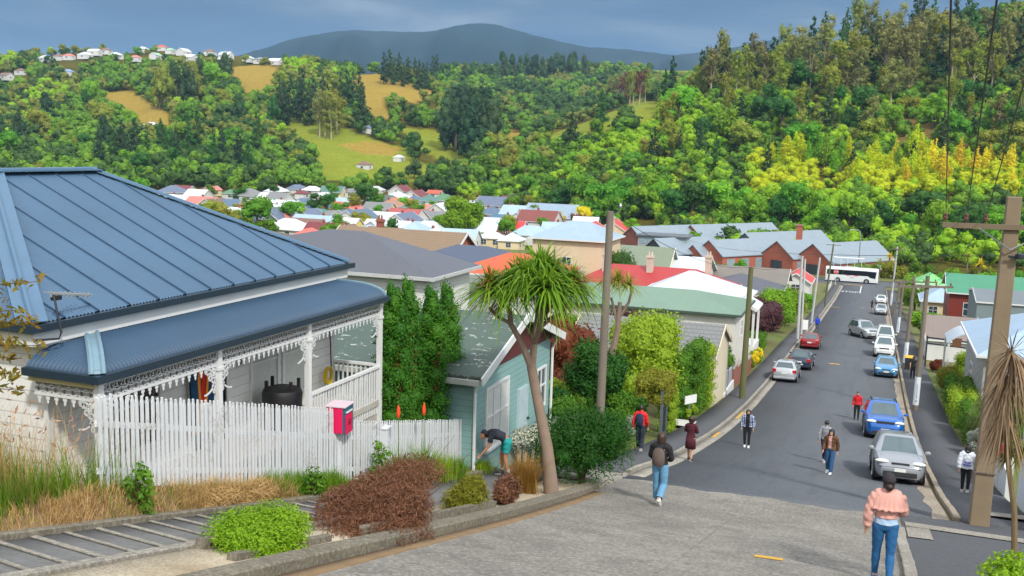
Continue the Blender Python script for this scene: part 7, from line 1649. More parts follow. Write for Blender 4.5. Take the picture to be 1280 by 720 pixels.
def car(name, label, loc, rotz, colour, L=4.4, W=1.74, H=1.45, hood=(.86,.98), belt=.98, ws=(.95,.25), rear=(-1.55,-1.95), tail=1.0, group=None, rails=False, cladding=False, face='hatch', cat_='car'):
    """front is +Y. ws: y of the windscreen foot and head; rear: y of the rear glass head and foot"""
    x, y, z = loc; sl = (rz(y+1)-rz(y-1))/2
    o = thing(name, label, cat_, loc, rotz, group); o.rotation_euler = (math.atan(sl)*math.cos(rotz), 0, rotz)
    h = L/2; w = W/2
    top = [(-h, tail*.80), (-h+.10, tail*.97), (rear[1], tail), (rear[1]+.01, belt), (ws[0], belt), (ws[0]+.05, hood[1]), (h-.45, hood[0]+.02), (h-.12, hood[0]-.10), (h, hood[0]-.26)]
    wid = [(-h, .80), (-h+.18, .94), (-h+.6, 1), (h-.8, 1), (h-.35, .95), (h-.10, .84), (h, .72)]
    st = sorted(set([-h, -h+.05, -h+.12, -h+.3, -h+.6, rear[1], rear[1]+.02, -.4, .3, ws[0], ws[0]+.06, h-.8, h-.5, h-.3, h-.15, h-.06, h]))
    mb = MB(); vs = []; fs = []; n = 0
    for yy in st:
        q = w*lerp_tab(wid, yy); t = lerp_tab(top, yy); zb_ = .22+(.10 if yy in (-h, h) else 0)
        half = [(q*.86, zb_), (q*.97, zb_+.10), (q*1.0, .48), (q*1.0, min(.66, t-.12)), (q*.985, t-.10), (q*.90, t-.02), (q*.55, t+.015), (0, t+.03)]
        row = [(-a, b) for a, b in half]+[(a, b) for a, b in half[-2::-1]]; n = len(row)
        vs += [(a, yy, b) for a, b in row]
    for i in range(len(st)-1):
        for k in range(n-1): fs.append((i*n+k, i*n+k+1, (i+1)*n+k+1, (i+1)*n+k))
        fs.append((i*n+n-1, i*n, (i+1)*n, (i+1)*n+n-1))
    fs += [tuple(range(n))[::-1], tuple((len(st)-1)*n+k for k in range(n))]
    mb.add(vs, fs)
    # cabin with roof
    zt = H; bw, rw = w*.965, w*.74; zr0 = belt-.03
    def ring(ya, yb, ww, z, r=.14): return [(-ww*.80, ya, z), (-ww, ya-r*1.5 if ya > yb else ya, z), (-ww, yb+r, z), (-ww*.82, yb, z), (ww*.82, yb, z), (ww, yb+r, z), (ww, ya-r*1.5, z), (ww*.80, ya, z)]
    B_ = ring(ws[0]+.06, rear[1]-.02, bw, zr0); Tt = ring(ws[1], rear[0], rw, zt-.07); T2 = ring(ws[1]-.18, rear[0]+.16, rw*.86, zt-.005)
    vs = B_+Tt+T2+[(0, ws[1]-.3, zt+.012), (0, rear[0]+.3, zt+.012)]; fs = []
    for a in (0, 8):
        for k in range(8): fs.append((a+k, a+(k+1) % 8, a+8+(k+1) % 8, a+8+k))
    fs += [(16,17,18,19,25,24), (23,24,25,20,21,22), (19,20,25), (16,24,23)]
    mb.add(vs, fs); body = mb.build('body', colour, o, smooth=34)
    def pane(nm, a, b, c, d, ins=.08, off=.012, mat=CARGL, par=None):
        a, b, c, d = map(Vector, (a, b, c, d)); m_ = (a+b+c+d)/4; nn = (b-a).cross(d-a).normalized(); nn = nn if nn.dot(m_-Vector((0, (ws[0]+rear[1])/2, belt))) > 0 else -nn
        P = [p+(m_-p).normalized()*ins+nn*off for p in (a, b, c, d)]; mb = MB(); mb.add(P+[p-nn*.02 for p in P], [(0,1,2,3),(7,6,5,4),(0,4,5,1),(1,5,6,2),(2,6,7,3),(3,7,4,0)]); return mb.build(nm, mat, par or o)
    Bv, Tv = [Vector(p) for p in B_], [Vector(p) for p in Tt]
    pane('windscreen', Bv[0], Bv[7], Tv[7], Tv[0], .045); pane('rear_window', Bv[3], Bv[4], Tv[4], Tv[3], .05, mat=CARGL)
    for s, (i, j) in ((-1, (1, 2)), (1, (6, 5))):
        b0, b1, t0, t1_ = Bv[i], Bv[j], Tv[i], Tv[j]
        for f0, f1 in ((.0, .46), (.46, 1.0)): pane('side_window', b0.lerp(b1, f0), b0.lerp(b1, f1), t0.lerp(t1_, f1), t0.lerp(t1_, f0), .05, .014)
    for s in (-1, 1):
        m = MB(); m.ball((s*(w+.10), ws[0]-.12, belt+.07), (.11,.05,.075), 8); m.beam((s*(w-.06), ws[0]-.10, belt+.02), (s*(w+.06), ws[0]-.11, belt+.04), .05, .03); m.build('mirror', colour, o, smooth=True)
        hy = h-.16; m = MB(); m.ball((s*w*.70, h-.17, hood[0]-.15), (.25,.18,.085), 12); m.build('headlight', LAMPW, o, smooth=True)
        m = MB(); q = w*.86; m.cbox((s*q*.93, -h+.055, tail-.20), (.26, .10, .24), rz_=s*rad(16)); m.build('tail_light', LAMPR, o, bevel=.02)
        m = MB(); m.cbox((s*w*.55, h-.06, .40), (.16, .06, .09)); m.build('fog_light', LAMPW, o)
        for yy in (h-.85, -h+.82):
            rr = .325 if H < 1.55 else .36
            m = MB(); m.tube([(s*(w-.20), yy, rr), (s*(w+.012), yy, rr)], rr+.055, 20); m.build('wheel_arch', PLAST, o)
            wh = MB(); wh.tube([(s*(w-.2), yy, rr-.0), (s*(w-.03), yy, rr), (s*(w+.02), yy, rr)], [rr, rr, rr*.93], 20); wo = wh.build('wheel', TYRE, o, smooth=True)
            m = MB(); m.tube([(s*(w+.0), yy, rr), (s*(w+.026), yy, rr)], rr*.64, 16)
            for k in range(5): a = k*1.2566; m.beam((s*(w+.03), yy, rr), (s*(w+.03), yy+math.cos(a)*rr*.6, rr+math.sin(a)*rr*.6), .05, .014)
            m.build('rim', RIM, wo)
        for yy in (.25, -.75):
            m = MB(); m.cbox((s*(w+.008), yy, belt-.16), (.025, .16, .03)); m.build('door_handle', colour if not cladding else PLAST, o)
    q = .30 if face != 'suv' else .42
    m = MB(); m.cbox((0, h-.035, hood[0]-.20), (q*2, .05, .11 if face != 'suv' else .20)); g = m.build('grille', PLAST, o, bevel=.02)
    m = MB(); m.lathe([(.0,-.012),(.075,-.012),(.075,.012),(.0,.012)], (0,0,0), 12); e = m.build('emblem', CHROME, g); e.location = (0, h+.0, hood[0]-.19); e.rotation_euler = (rad(90), 0, 0); e.scale = (1, .65, 1)
    m = MB(); m.box(-w*.78, w*.78, h-.52, h-.515, hood[0]+.03, hood[0]+.036); m.build('bonnet_seam', PLAST, o)
    m = MB(); m.cbox((0, h-.03, .36), (W*.66, .08, .17)); m.build('air_intake', PLAST, o, bevel=.02)
    m = MB(); m.cbox((0, h+.012, .50), (.38, .02, .12)); m.build('plate', PLATE, o)
    m = MB(); m.cbox((0, h-.06, .585), (W*.80, .13, .012)); m.build('bumper_seam', PLAST, o)
    m = MB(); m.cbox((0, -h+.0, tail-.34), (.38, .03, .12)); m.build('plate', PLATE, o)
    m = MB(); m.cbox((0, -h+.03, .34), (W*.84, .10, .16)); m.build('rear_bumper', PLAST if cladding else colour, o, bevel=.03)
    m = MB()
    for s in (-1, 1):
        for yy in (.95 if ws[0] > 1 else .78, -.16, -1.02): m.box(s*(w+.001)-.004, s*(w+.001)+.004, yy-.006, yy+.006, .30, belt-.07)
    m.build('door_seam', PLAST, o)
    m = MB(); m.box(-w*.9, w*.9, -h+.35, h-.35, .16, .26); m.build('underbody', PLAST, o)
    if cladding:
        m = MB()
        for s in (-1, 1): m.box(s*(w+.0)-.02, s*(w)+.02, -h+1.2, h-1.25, .24, .40)
        m.cbox((0, h+.0, .27), (W*.72, .06, .08)); m.build('skirt', PLAST if cladding is True else cladding, o)
    if rails:
        for s in (-1, 1):
            MB().tube([(s*rw*.88, ws[1]-.25, zt-.03), (s*rw*.88, ws[1]-.4, zt+.05), (s*rw*.88, rear[0]+.4, zt+.05), (s*rw*.88, rear[0]+.25, zt-.03)], .022, 6).build('roof_rail', PLAST, o)
    return o
SILV = paint('paint_silver', (150,154,160), .45); SILV2 = paint('paint_pale_silver', (176,182,188), .4); WHTP = paint('paint_white', (208,212,214)); BLUP = paint('paint_blue', (4,92,176), .15); LBLU = paint('paint_sky_blue', (74,140,188), .2); REDP = paint('paint_red', (128,16,24), .1); NAVY = paint('paint_navy', (36,46,66), .3); GREYP = paint('paint_grey', (150,154,162), .35)
def zc(x, y): return (x, y, rz(y)+.006)
PK = 'cars parked along the right kerb'
car('parked_car', 'silver grey people mover, nearest of the cars on the right', zc(1.30, 38.75), math.pi+.03, GREYP, 4.55, 1.72, 1.59, (.90,1.02), 1.02, (1.25,.30), (-1.75,-2.1), 1.12, PK)
car('parked_car', 'bright blue SUV with roof rails behind the silver people mover', zc(.98, 53.4), math.pi+.04, BLUP, 4.6, 1.84, 1.70, (1.02,1.12), 1.10, (.95,.15), (-1.75,-2.1), 1.15, PK, True, True, 'suv')
car('parked_car', 'sky blue hatchback beside the yellow lidded bin', zc(1.42, 82.5), math.pi, LBLU, 4.3, 1.72, 1.44, (.84,.96), .96, (.95,.2), (-1.5,-1.95), 1.0, PK)
car('parked_car', 'white SUV with dark v shaped grille behind the sky blue hatchback', zc(1.38, 96.6), math.pi-.02, WHTP, 4.64, 1.82, 1.72, (1.0,1.12), 1.10, (.95,.15), (-1.8,-2.15), 1.15, PK, True, True, 'suv')
car('parked_van', 'tall white van behind the white SUV', zc(1.52, 108.2), math.pi, WHTP, 4.7, 1.80, 1.95, (1.0,1.12), 1.12, (1.55,1.0), (-2.1,-2.25), 1.2, None, cat_='van')
car('moving_car', 'silver four wheel drive angled out from the kerb', zc(-.55, 114.6), math.pi+rad(24), SILV2, 4.7, 1.88, 1.85, (1.08,1.18), 1.16, (.85,.2), (-1.9,-2.2), 1.2, None, True, True, 'suv')
car('parked_car', 'silver hatchback far down the right kerb beside the walking woman', zc(1.35, 155.2), math.pi, SILV2, 4.3, 1.72, 1.5, (.86,.98), .98, (1.05,.25), (-1.6,-1.95), 1.05, PK)
car('parked_car', 'white car farthest down the right kerb', zc(1.45, 181), math.pi, WHTP, 4.3, 1.74, 1.5, (.88,.98), .98, (1.0,.25), (-1.6,-1.95), 1.05, PK)
PL = 'cars parked along the left kerb'
car('parked_car', 'silver station wagon seen from behind on the left', zc(-5.48, 74.2), 0, SILV2, 4.5, 1.72, 1.48, (.86,.98), .98, (.9,.15), (-1.85,-2.12), 1.02, PL, True)
car('parked_car', 'dark navy sedan in front of the silver station wagon', zc(-4.98, 82.4), -.02, NAVY, 4.5, 1.76, 1.43, (.84,.94), .95, (.85,.2), (-.95,-1.5), 1.0, PL)
car('parked_car', 'red sedan farthest up the line on the left kerb', zc(-5.2, 98.0), 0, REDP, 4.5, 1.72, 1.40, (.82,.92), .93, (.85,.2), (-.95,-1.5), .98, PL)
# coach on the cross road
bz = -27.40; o = thing('coach', 'white coach with dark window band crossing at the bottom of the street', 'bus', (-4.6, 231.4, bz), 0)
mb = MB(); prof = [(-1.24,.34),(1.24,.34),(1.27,.9),(1.27,2.7),(1.16,3.12),(.85,3.3),(-.85,3.3),(-1.16,3.12),(-1.27,2.7),(-1.27,.9)]
vs = []; fs = []; stx = [(-5.5,.94,0),(-5.4,.99,0),(-5.0,1,0),(4.6,1,0),(5.15,.985,-.0),(5.42,.95,-.04),(5.5,.90,-.08)]
for x, s, dz in stx: vs += [(x, a*s, .34+(b-.34)*(1 if s > .97 else .985)) for a, b in prof]
n = len(prof)
for i in range(len(stx)-1):
    for k in range(n): fs.append((i*n+k, i*n+(k+1) % n, (i+1)*n+(k+1) % n, (i+1)*n+k))
fs += [tuple(range(n))[::-1], tuple((len(stx)-1)*n+k for k in range(n))]
mb.add(vs, fs).build('body', paint('paint_coach', (214,218,220)), o, smooth=34)
for s in (-1, 1):
    mb = MB()
    for a, b in ((-5.2,-1.87),(-1.85,3.24)): mb.box(a, b, s*1.28-.008, s*1.28+.008, 1.7, 2.78)
    mb.prism([(3.25,2.75),(3.25,1.75),(3.9,1.35),(4.9,1.2),(5.1,2.7)], 'y', s*1.28-.008, s*1.28+.008); mb.build('side_glass', M('coach_glass', (22,28,38), .25, 0, .2, 1, 0, .3), o)
MB().add([(5.515,-1.02,1.3),(5.515,1.02,1.3),(5.43,1.0,2.85),(5.43,-1.0,2.85)], [(0,1,2,3)]).build('windscreen', CARGL, o)
MB().box(5.46,5.53,-.9,.9,.45,.62).build('bumper', PLAST, o)
for s in (-1, 1):
    MB().cbox((5.46, s*.82, .85), (.10,.32,.18)).build('headlight', LAMPW, o); MB().cbox((5.75, s*1.32, 2.35), (.12,.12,.5)).build('mirror', PLAST, o)
    for x in (3.1, -2.9):
        m = MB(); m.tube([(x, s*1.0, .5), (x, s*1.278, .5)], .60, 20); m.build('wheel_arch', PLAST, o)
        wo = MB().tube([(x, s*1.0, .5), (x, s*1.30, .5)], .5, 20).build('wheel', TYRE, o); MB().tube([(x, s*1.28, .5), (x, s*1.315, .5)], .32, 16).build('rim', RIM, wo)
MB().box(-1.6,1.2,-.9,.9,3.28,3.42).build('roof_unit', paint('paint_coach', (214,218,220)), o, bevel=.05)
for i, (x, c) in enumerate(((-1.2,(214,150,160)),(.45,(220,120,130)))): MB().box(x, x+.9, -1.285, -1.279, 1.5, 1.72).build('stripe', M('stripe_pink_%d' % i, c, .5), o)
text_mesh('AA', .55, M('logo_grey', (120,140,150), .5), o, (.1, -1.282, 1.2), (rad(90),0,0), 'logo', .003)
MB().box(5.0,5.45,-1.19,1.19,1.2,1.25).build('trim', PLAST, o)
# ================================================================ people
SKIN = M('skin', (196,150,122), .55, 0, .12, 8, .05); SKIN2 = M('skin_tan', (176,126,98), .55, 0, .12, 8, .05); EYE = M('eye_dark', (30,22,20), .2); LIP = M('lips', (150,70,66), .5)
HAIRS = dict(black=M('hair_black', (26,22,22), .45, 0, .5, 30, .5), brown=M('hair_brown', (58,40,32), .5, 0, .5, 30, .5), dark=M('hair_dark', (40,28,24), .45, 0, .5, 30, .5))
def cloth(name, c, var=.22, sc_=7, rough=.85): return M('cloth_'+name, c, rough, 0, var, sc_, .7, fine=34)
DEF = dict(pelvis=(0,0,.95), waist=(0,0,1.10), chest=(0,0,1.28), neck=(0,-.005,1.45), head=(0,.02,1.585),
  shL=(-.175,0,1.395), elL=(-.235,-.03,1.12), wrL=(-.235,.05,.88), shR=(.175,0,1.395), elR=(.235,-.03,1.12), wrR=(.235,.05,.88),
  hipL=(-.092,0,.92), knL=(-.10,.02,.50), anL=(-.10,-.02,.09), hipR=(.092,0,.92), knR=(.10,.02,.50), anR=(.10,-.02,.09))
SEG = [('torso','pelvis','waist'),('torso','waist','chest'),('torso','chest','neck'),('torso','chest','shL'),('torso','chest','shR'),('neck','neck','head'),('armU','shL','elL'),('armL','elL','wrL'),('armU','shR','elR'),('armL','elR','wrR'),('hips','hipL','hipR'),('thigh','hipL','knL'),('shin','knL','anL'),('thigh','hipR','knR'),('shin','knR','anR')]
def person(label, loc, face, H, pose, garments, hair=('bob','brown'), skin=None, build_=1.0, shoes=(200,200,200), showface=False, group=None, vox=.016):
    skin = skin or SKIN; o = thing('person', label, 'person', loc, face, group); s = H/1.70; o.scale = (s, s, s)
    J = {k: Vector(v) for k, v in DEF.items()}
    for k, v in pose.items():
        if k in J: J[k] = Vector(v)
    mb = MB(); w = build_
    t = [J['pelvis']-Vector((0,0,.08)), J['pelvis'], J['waist'], J['chest'], J['chest'].lerp(J['neck'], .62), J['neck']]
    mb.tube(t, [.125*w,.162*w,.132*w,.162*w,.135*w,.06], 16, flat=.66)
    mb.tube([J['shL'], J['chest'].lerp(J['neck'], .55), J['shR']], [.062,.095,.062], 10)
    mb.tube([J['chest'].lerp(J['neck'],.7), J['neck'], J['head']], [.07,.052,.05], 10)
    hd = J['head']; mb.ball(hd+Vector((0,.0,.015)), (.078,.097,.115), 14); mb.ball(hd+Vector((0,.045,-.05)), (.055,.055,.06), 10); mb.ball(hd+Vector((0,.10,-.01)), (.013,.02,.022), 6)
    for q in (-1, 1): mb.ball(hd+Vector((q*.078,-.005,0)), (.012,.022,.03), 6)
    for q in 'LR':
        mb.tube([J['sh'+q], J['sh'+q].lerp(J['el'+q],.5), J['el'+q], J['el'+q].lerp(J['wr'+q],.35), J['wr'+q]], [.056,.05,.041,.041,.027], 10)
        d = (J['wr'+q]-J['el'+q]).normalized(); mb.tube([J['wr'+q]-d*.01, J['wr'+q]+d*.045, J['wr'+q]+d*.09], [.026,.036,.028], 8, flat=.55)
        mb.tube([J['hip'+q]+Vector((0,0,.03)), J['hip'+q].lerp(J['kn'+q],.4), J['kn'+q], J['kn'+q].lerp(J['an'+q],.3), J['an'+q]], [.095*w,.083*w,.058,.058,.038], 12)
        f = pose.get('foot'+q, (0,1,0)); f = Vector(f).normalized(); an = J['an'+q]; mb.tube([an+Vector((0,0,.02)), an-f*.03-Vector((0,0,.035))], [.042,.042], 8); mb.tube([an-f*.05+Vector((0,0,-.05)), an+f*.09+Vector((0,0,-.055)), an+f*.17+Vector((0,0,-.065))], [.04,.042,.026], 8)
    me = mb.mesh('b', [skin]); tmp = bpy.data.objects.new('b', me); COL.objects.link(tmp)
    m = tmp.modifiers.new('r', 'REMESH'); m.mode = 'VOXEL'; m.voxel_size = vox; m2 = tmp.modifiers.new('s', 'SMOOTH'); m2.iterations = 5; m2.factor = .5
    dg = bpy.context.evaluated_depsgraph_get(); ev = bpy.data.meshes.new_from_object(tmp.evaluated_get(dg)); bpy.data.objects.remove(tmp)
    n = len(ev.vertices); V = np.empty(n*3, np.float32); ev.vertices.foreach_get('co', V); V = V.reshape(-1, 3).astype(float)
    Nn = np.empty(n*3, np.float32); ev.vertex_normals.foreach_get('vector', Nn); Nn = Nn.reshape(-1, 3).astype(float)
    F = [tuple(p.vertices) for p in ev.polygons]
    # nearest limb of every vertex
    best = np.full(n, 9e9); reg = np.zeros(n, int); par = np.zeros(n)
    for i, (nm, a, b) in enumerate(SEG):
        A, B = np.array(J[a]), np.array(J[b]); AB = B-A; tt = np.clip(((V-A)@AB)/(AB@AB), 0, 1); dd = np.linalg.norm(V-(A+tt[:, None]*AB), axis=1)
        ex = ((V-A)@AB)/(AB@AB)
        if nm == 'torso': dd = dd*.62
        if nm == 'hips': dd = dd*.8
        u = dd < best; best[u] = dd[u]; reg[u] = i; par[u] = ex[u]
    names = np.array([q[0] for q in SEG])[reg]
    names[(names == 'neck') & (par > .45)] = 'head'; names[(names == 'armL') & (par > 1.03)] = 'hand'; names[(names == 'shin') & (par > 1.02)] = 'foot'
    # body with fingers and thumb
    bb = MB(); bb.v = [tuple(p) for p in V]; bb.f = [list(f) for f in F]; bb.m = [0]*len(F)
    for q in 'LR':
        d = (J['wr'+q]-J['el'+q]).normalized(); sgn = -1 if q == 'L' else 1; side = Vector((0,1,0))-d*d.y
        side = side.normalized() if side.length > .1 else Vector((1,0,0)); inn = d.cross(side)*sgn; base = J['wr'+q]+d*.075
        for k, ln in enumerate((.062,.075,.080,.072)):
            p = base+side*(-.026+.0175*k); bb.tube([p-d*.02, p+d*ln*.5, p+d*ln*.85+inn*.012, p+d*ln+inn*.03], [.0085,.0085,.0075,.006], 6)
        p = J['wr'+q]+d*.03+side*.024; bb.tube([p, p+side*.025+d*.02, p+side*.03+d*.055+inn*.008], [.011,.0095,.007], 6)
    bo = bb.build('body', skin, o, smooth=60, fix=False)
    rng = np.random.default_rng(int(abs(loc[0]*100+loc[1]*10)) % 9999)
    fold = .5+.5*np.sin(V[:, 2]*46+V[:, 0]*19+rng.uniform(0,6))*np.sin(V[:, 0]*38-V[:, 1]*30+1)
    for g in garments:
        ok = np.zeros(n, bool)
        for nm, (lo, hi) in g['on'].items():
            if nm == 'z': continue
            if nm in ('torso', 'hips'): ok |= (names == nm) & (V[:, 2] >= lo) & (V[:, 2] <= hi)
            elif nm in ('foot', 'head', 'hand'): ok |= names == nm
            else: ok |= (names == nm) & (par >= lo) & (par <= hi)
        if 'cut' in g: ok &= g['cut'](V)
        idx = -np.ones(n, int); fsel = [f for f in F if all(ok[i] for i in f)]
        used = sorted(set(i for f in fsel for i in f)); idx[used] = np.arange(len(used)); u = np.array(used, int)
        if len(u) == 0: continue
        off = g.get('off', .01)+g.get('fold', .006)*fold[u]
        if 'flare' in g: off = off+g['flare'](V[u], par[u], names[u])
        P = V[u]+Nn[u]*off[:, None]
        gb = MB(); gb.v = [tuple(p) for p in P]; gb.f = [[int(idx[i]) for i in f] for f in fsel]; gb.m = [0]*len(fsel)
        go = gb.build(g['name'], g['mat'], o, smooth=60, fix=False); sm = go.modifiers.new('s', 'SMOOTH'); sm.iterations = 3; sm.factor = .5
        if g.get('thick', .006): so_ = go.modifiers.new('t', 'SOLIDIFY'); so_.thickness = g.get('thick', .006); so_.offset = -1
        if 'extra' in g: g['extra'](go, J)
    SH = M('shoe_%d_%d_%d' % tuple(shoes), shoes, .6, 0, .15, 8); SOLE = M('sole', (206,204,198), .7)
    for q in 'LR':
        f = Vector(pose.get('foot'+q, (0,1,0))).normalized(); an = J['an'+q]; m = MB(); m.tube([an-f*.055+Vector((0,0,-.045)), an-f*.03+Vector((0,0,-.04)), an+f*.08+Vector((0,0,-.048)), an+f*.16+Vector((0,0,-.058)), an+f*.195+Vector((0,0,-.066))], [.03,.05,.05,.042,.018], 10); m.tube([an+Vector((0,0,.03)), an+Vector((0,0,-.03))], [.045,.048], 10)
        so_ = m.build('shoe', SH, o, smooth=True); m = MB(); m.tube([an-f*.07+Vector((0,0,-.082)), an+f*.2+Vector((0,0,-.086))], [.046,.04], 10, flat=1); m2 = MB(); m2.beam(an-f*.075+Vector((0,0,-.083)), an+f*.195+Vector((0,0,-.084)), .085, .018); m2.build('sole', SOLE, so_)
    style, hc = hair; hm_ = HAIRS[hc]; m = MB(); c = hd+Vector((0,-.008,.02)); rr = random.Random(3)
    def shell(rx, ry, rz_, zlo, n=18, mm=9, cutf=.35, drop=None):
        vs = []; fs = []
        for i in range(mm+1):
            th = math.pi*.5*(i/mm)*2 if False else (i/mm)
            for k in range(n):
                a = 2*math.pi*k/n; z = 1-th*(1-zlo); r_ = math.sqrt(max(0, 1-z*z)) if z > -1 else 1
                if z < 0: r_ = 1-.10*(-z)*(1 if zlo > -2 else -.9)
                fx, fy = math.cos(a), math.sin(a); zz = z
                if fy > cutf and z < .42: zz = .42+(z-.42)*.04; r_ = math.sqrt(1-zz*zz)*.995
                vs.append((c.x+rx*r_*fx, c.y+ry*r_*fy, c.z+rz_*zz))
        for i in range(mm):
            for k in range(n): fs.append((i*n+k, (i+1)*n+k, (i+1)*n+(k+1) % n, i*n+(k+1) % n))
        m.add(vs, fs)
    if style == 'bob': shell(.106,.122,.130,-.92)
    elif style == 'short': shell(.092,.108,.125,-.25, cutf=.1)
    elif style == 'long': shell(.104,.118,.132,-2.7)
    elif style == 'shoulder': shell(.108,.118,.132,-1.75)
    elif style == 'puff': shell(.115,.130,.14,-.6); m.ball(c+Vector((0,-.02,.05)), (.125,.135,.12), 12)
    elif style == 'bun': shell(.088,.105,.122,-.75, cutf=.2); m.ball(c+Vector((0,-.125,-.05)), (.06,.05,.06), 10)
    m.build('hair', hm_, o, smooth=True, fix=True)
    if style == 'bun':
        m = MB(); vs = []; fs = []; n_ = 18
        for i in range(7):
            z = math.sin(i/6*math.pi/2); r_ = math.cos(i/6*math.pi/2)
            for k in range(n_): a = 2*math.pi*k/n_; vs.append((c.x+.098*r_*math.cos(a), c.y+.118*r_*math.sin(a), c.z+.03+.112*z))
        for i in range(6):
            for k in range(n_): fs.append((i*n_+k, i*n_+(k+1) % n_, (i+1)*n_+(k+1) % n_, (i+1)*n_+k))
        m.add(vs, fs); m.prism([(.085*math.cos(a), .10+.085*math.sin(a)) for a in np.linspace(.2, 2.94, 9)], 'z', c.z+.03, c.z+.042); m.v[-18:] = [(x+c.x, y+c.y, z) for x, y, z in m.v[-18:]]; m.build('cap', cloth('cap_dark', (44,40,46)), o, smooth=True)
    if showface:
        for q in (-1, 1): MB().ball(hd+Vector((q*.032,.086,.012)), (.012,.010,.008), 6).build('eye', EYE, o)
        MB().ball(hd+Vector((0,.095,-.05)), (.022,.008,.007), 6).build('mouth', LIP, o)
        for q in (-1, 1): MB().beam(hd+Vector((q*.018,.092,.034)), hd+Vector((q*.046,.084,.036)), .006, .006).build('eyebrow', hm_, o)
    return o, J, s
def walk(st=.2, sw=.12, lift=None):
    """mid stride: left leg forward"""
    p = dict(knL=(-.095,st*.62,.50), anL=(-.09,st,.09), knR=(.095,-st*.12,.49), anR=(.09,-st*1.1,.12), elL=(-.235,-.09,1.13), wrL=(-.23,-.10,.89), elR=(.235,.02,1.12), wrR=(.225,.15,.91), footR=(0,1,-.35))
    if lift: p.update(knR=(.095,.02,.50), anR=(.095,-.30,.24), footR=(0,.55,-.8))
    return p
def jeans(c, nm, off=.008, flare=0.0, top=1.04, hem=.97, name='trousers', fold=.006):
    g = dict(name=name, mat=cloth(nm, c), on=dict(torso=(0, top), hips=(0, top), thigh=(-9, 9), shin=(-9, hem)), off=off, fold=fold)
    if flare: g['flare'] = lambda V, p, nmz: np.where(nmz == 'shin', .012+flare*p, np.where(nmz == 'thigh', .012*np.clip(p, 0, 1), 0))
    return g
def top(c, nm, hem=.98, sleeve=.97, off=.018, name='jacket', fold=.012, neck=.2, cut=None, flare=None):
    on = dict(torso=(hem, 9), hips=(hem, 9), armU=(-9, 9), neck=(-9, neck))
    if sleeve > 0: on['armL'] = (-9, sleeve)
    elif sleeve < 0: on['armU'] = (-9, -sleeve)
    g = dict(name=name, mat=cloth(nm, c), on=on, off=off, fold=fold)
    if cut: g['cut'] = cut
    if flare: g['flare'] = flare
    return g
def on(u, v, dz=0.0):
    p = gp(u, v); return (p.x, p.y, rz(p.y)+dz)
PAV = .115
# 1 woman in the pink frilled jacket
po = walk(.17); po.update(elR=(.25,.06,1.14), wrR=(.17,.22,1.06), elL=(-.26,-.05,1.12), wrL=(-.27,-.0,.88))
o, J, s = person('woman in dusty pink frilled jacket, dark cap and blue jeans, nearest walker', on(1101, 730, .01), rad(4), 1.90, po,
   [jeans((30,92,142), 'denim_bright', .006), top((168,196,226), 'shirt_pale_blue', .955, -.3, .014, 'shirt', .01), top((212,158,146), 'dusty_pink', 1.05, .93, .022, 'jacket', .022)], ('bun', 'dark'), shoes=(72,118,168), vox=.013)
m = MB(); vs = []; fs = []; n_ = 96
PROF = [(.072,.075,1.478,0),(.12,.092,1.462,0),(.185,.112,1.43,.1),(.228,.128,1.385,.2),(.25,.142,1.33,.3),(.265,.152,1.275,.5),(.278,.162,1.24,.9),(.29,.172,1.225,1.2),(.300,.180,1.205,1.6)]
for rx0, ry0, z0, wq in PROF:
    for k in range(n_):
        a = 2*math.pi*k/n_; wv = wq*.0085*math.sin(a*21+.9*math.sin(a*4)); vs.append(((rx0+wv)*math.cos(a), -.005+(ry0+wv)*math.sin(a), z0+wq*.006*math.sin(a*17+2)))
for i in range(8):
    for k in range(n_): fs.append((i*n_+k, i*n_+(k+1) % n_, (i+1)*n_+(k+1) % n_, (i+1)*n_+k))
m.add(vs, fs); ro = m.build('frill', cloth('dusty_pink', (212,158,146)), o, smooth=60, fix=False); so_ = ro.modifiers.new('t', 'SOLIDIFY'); so_.thickness = .008
def backpack(label, o, J, s, c, nm, z=1.22, w=.30, h=.42, d=.16):
    """worn on the shoulders, a thing of its own"""
    q = Vector(o.location)+Matrix.Rotation(o.rotation_euler.z, 3, 'Z')@Vector((0, -.145*s, z*s)); b = thing('backpack', label, 'backpack', q, o.rotation_euler.z); b.scale = (s, s, s); mt = cloth(nm, c)
    m = MB(); P = []
    m.tube([(0,-.02,-h/2),(0,-.03,-h/2+.05),(0,-.035,0),(0,-.02,h/2-.08),(0,0,h/2)], [w*.40,w*.5,w*.5,w*.46,w*.22], 16, flat=d/w); m.build('bag', mt, b, smooth=True)
    MB().tube([(0,-d*.48,-h*.36),(0,-d*.62,-h*.2),(0,-d*.55,.02)], [w*.30,w*.36,w*.28], 12, flat=.35).build('pocket', mt, b, smooth=True)
    for q_ in (-1, 1): MB().tube([(q_*.10,.03,h*.40),(q_*.115,.12,h*.46),(q_*.125,.235,h*.30),(q_*.13,.24,-.02),(q_*.12,.09,-h*.38)], .017, 6, flat=.5).build('strap', M('strap_'+nm, tuple(min(255, int(x*1.3+14)) for x in c), .8), b)
    MB().tube([(-.04,0,h*.47),(-.03,.01,h*.54),(.03,.01,h*.54),(.04,0,h*.47)], .009, 5).build('handle', mt, b); return b
po = walk(.12, lift=True); po.update(elL=(-.25,.03,1.13), wrL=(-.16,.16,1.05), elR=(.25,.03,1.13), wrR=(.16,.16,1.05))
o, J, s = person('woman with brown bob, black jacket and wide pale blue jeans stepping onto the asphalt', on(823, 631, .01), rad(-6), 1.84, po, [jeans((96,146,180), 'denim_pale', .012, .02), top((24,24,28), 'black', .97, .95, .022)], ('bob', 'brown'), shoes=(214,212,206))
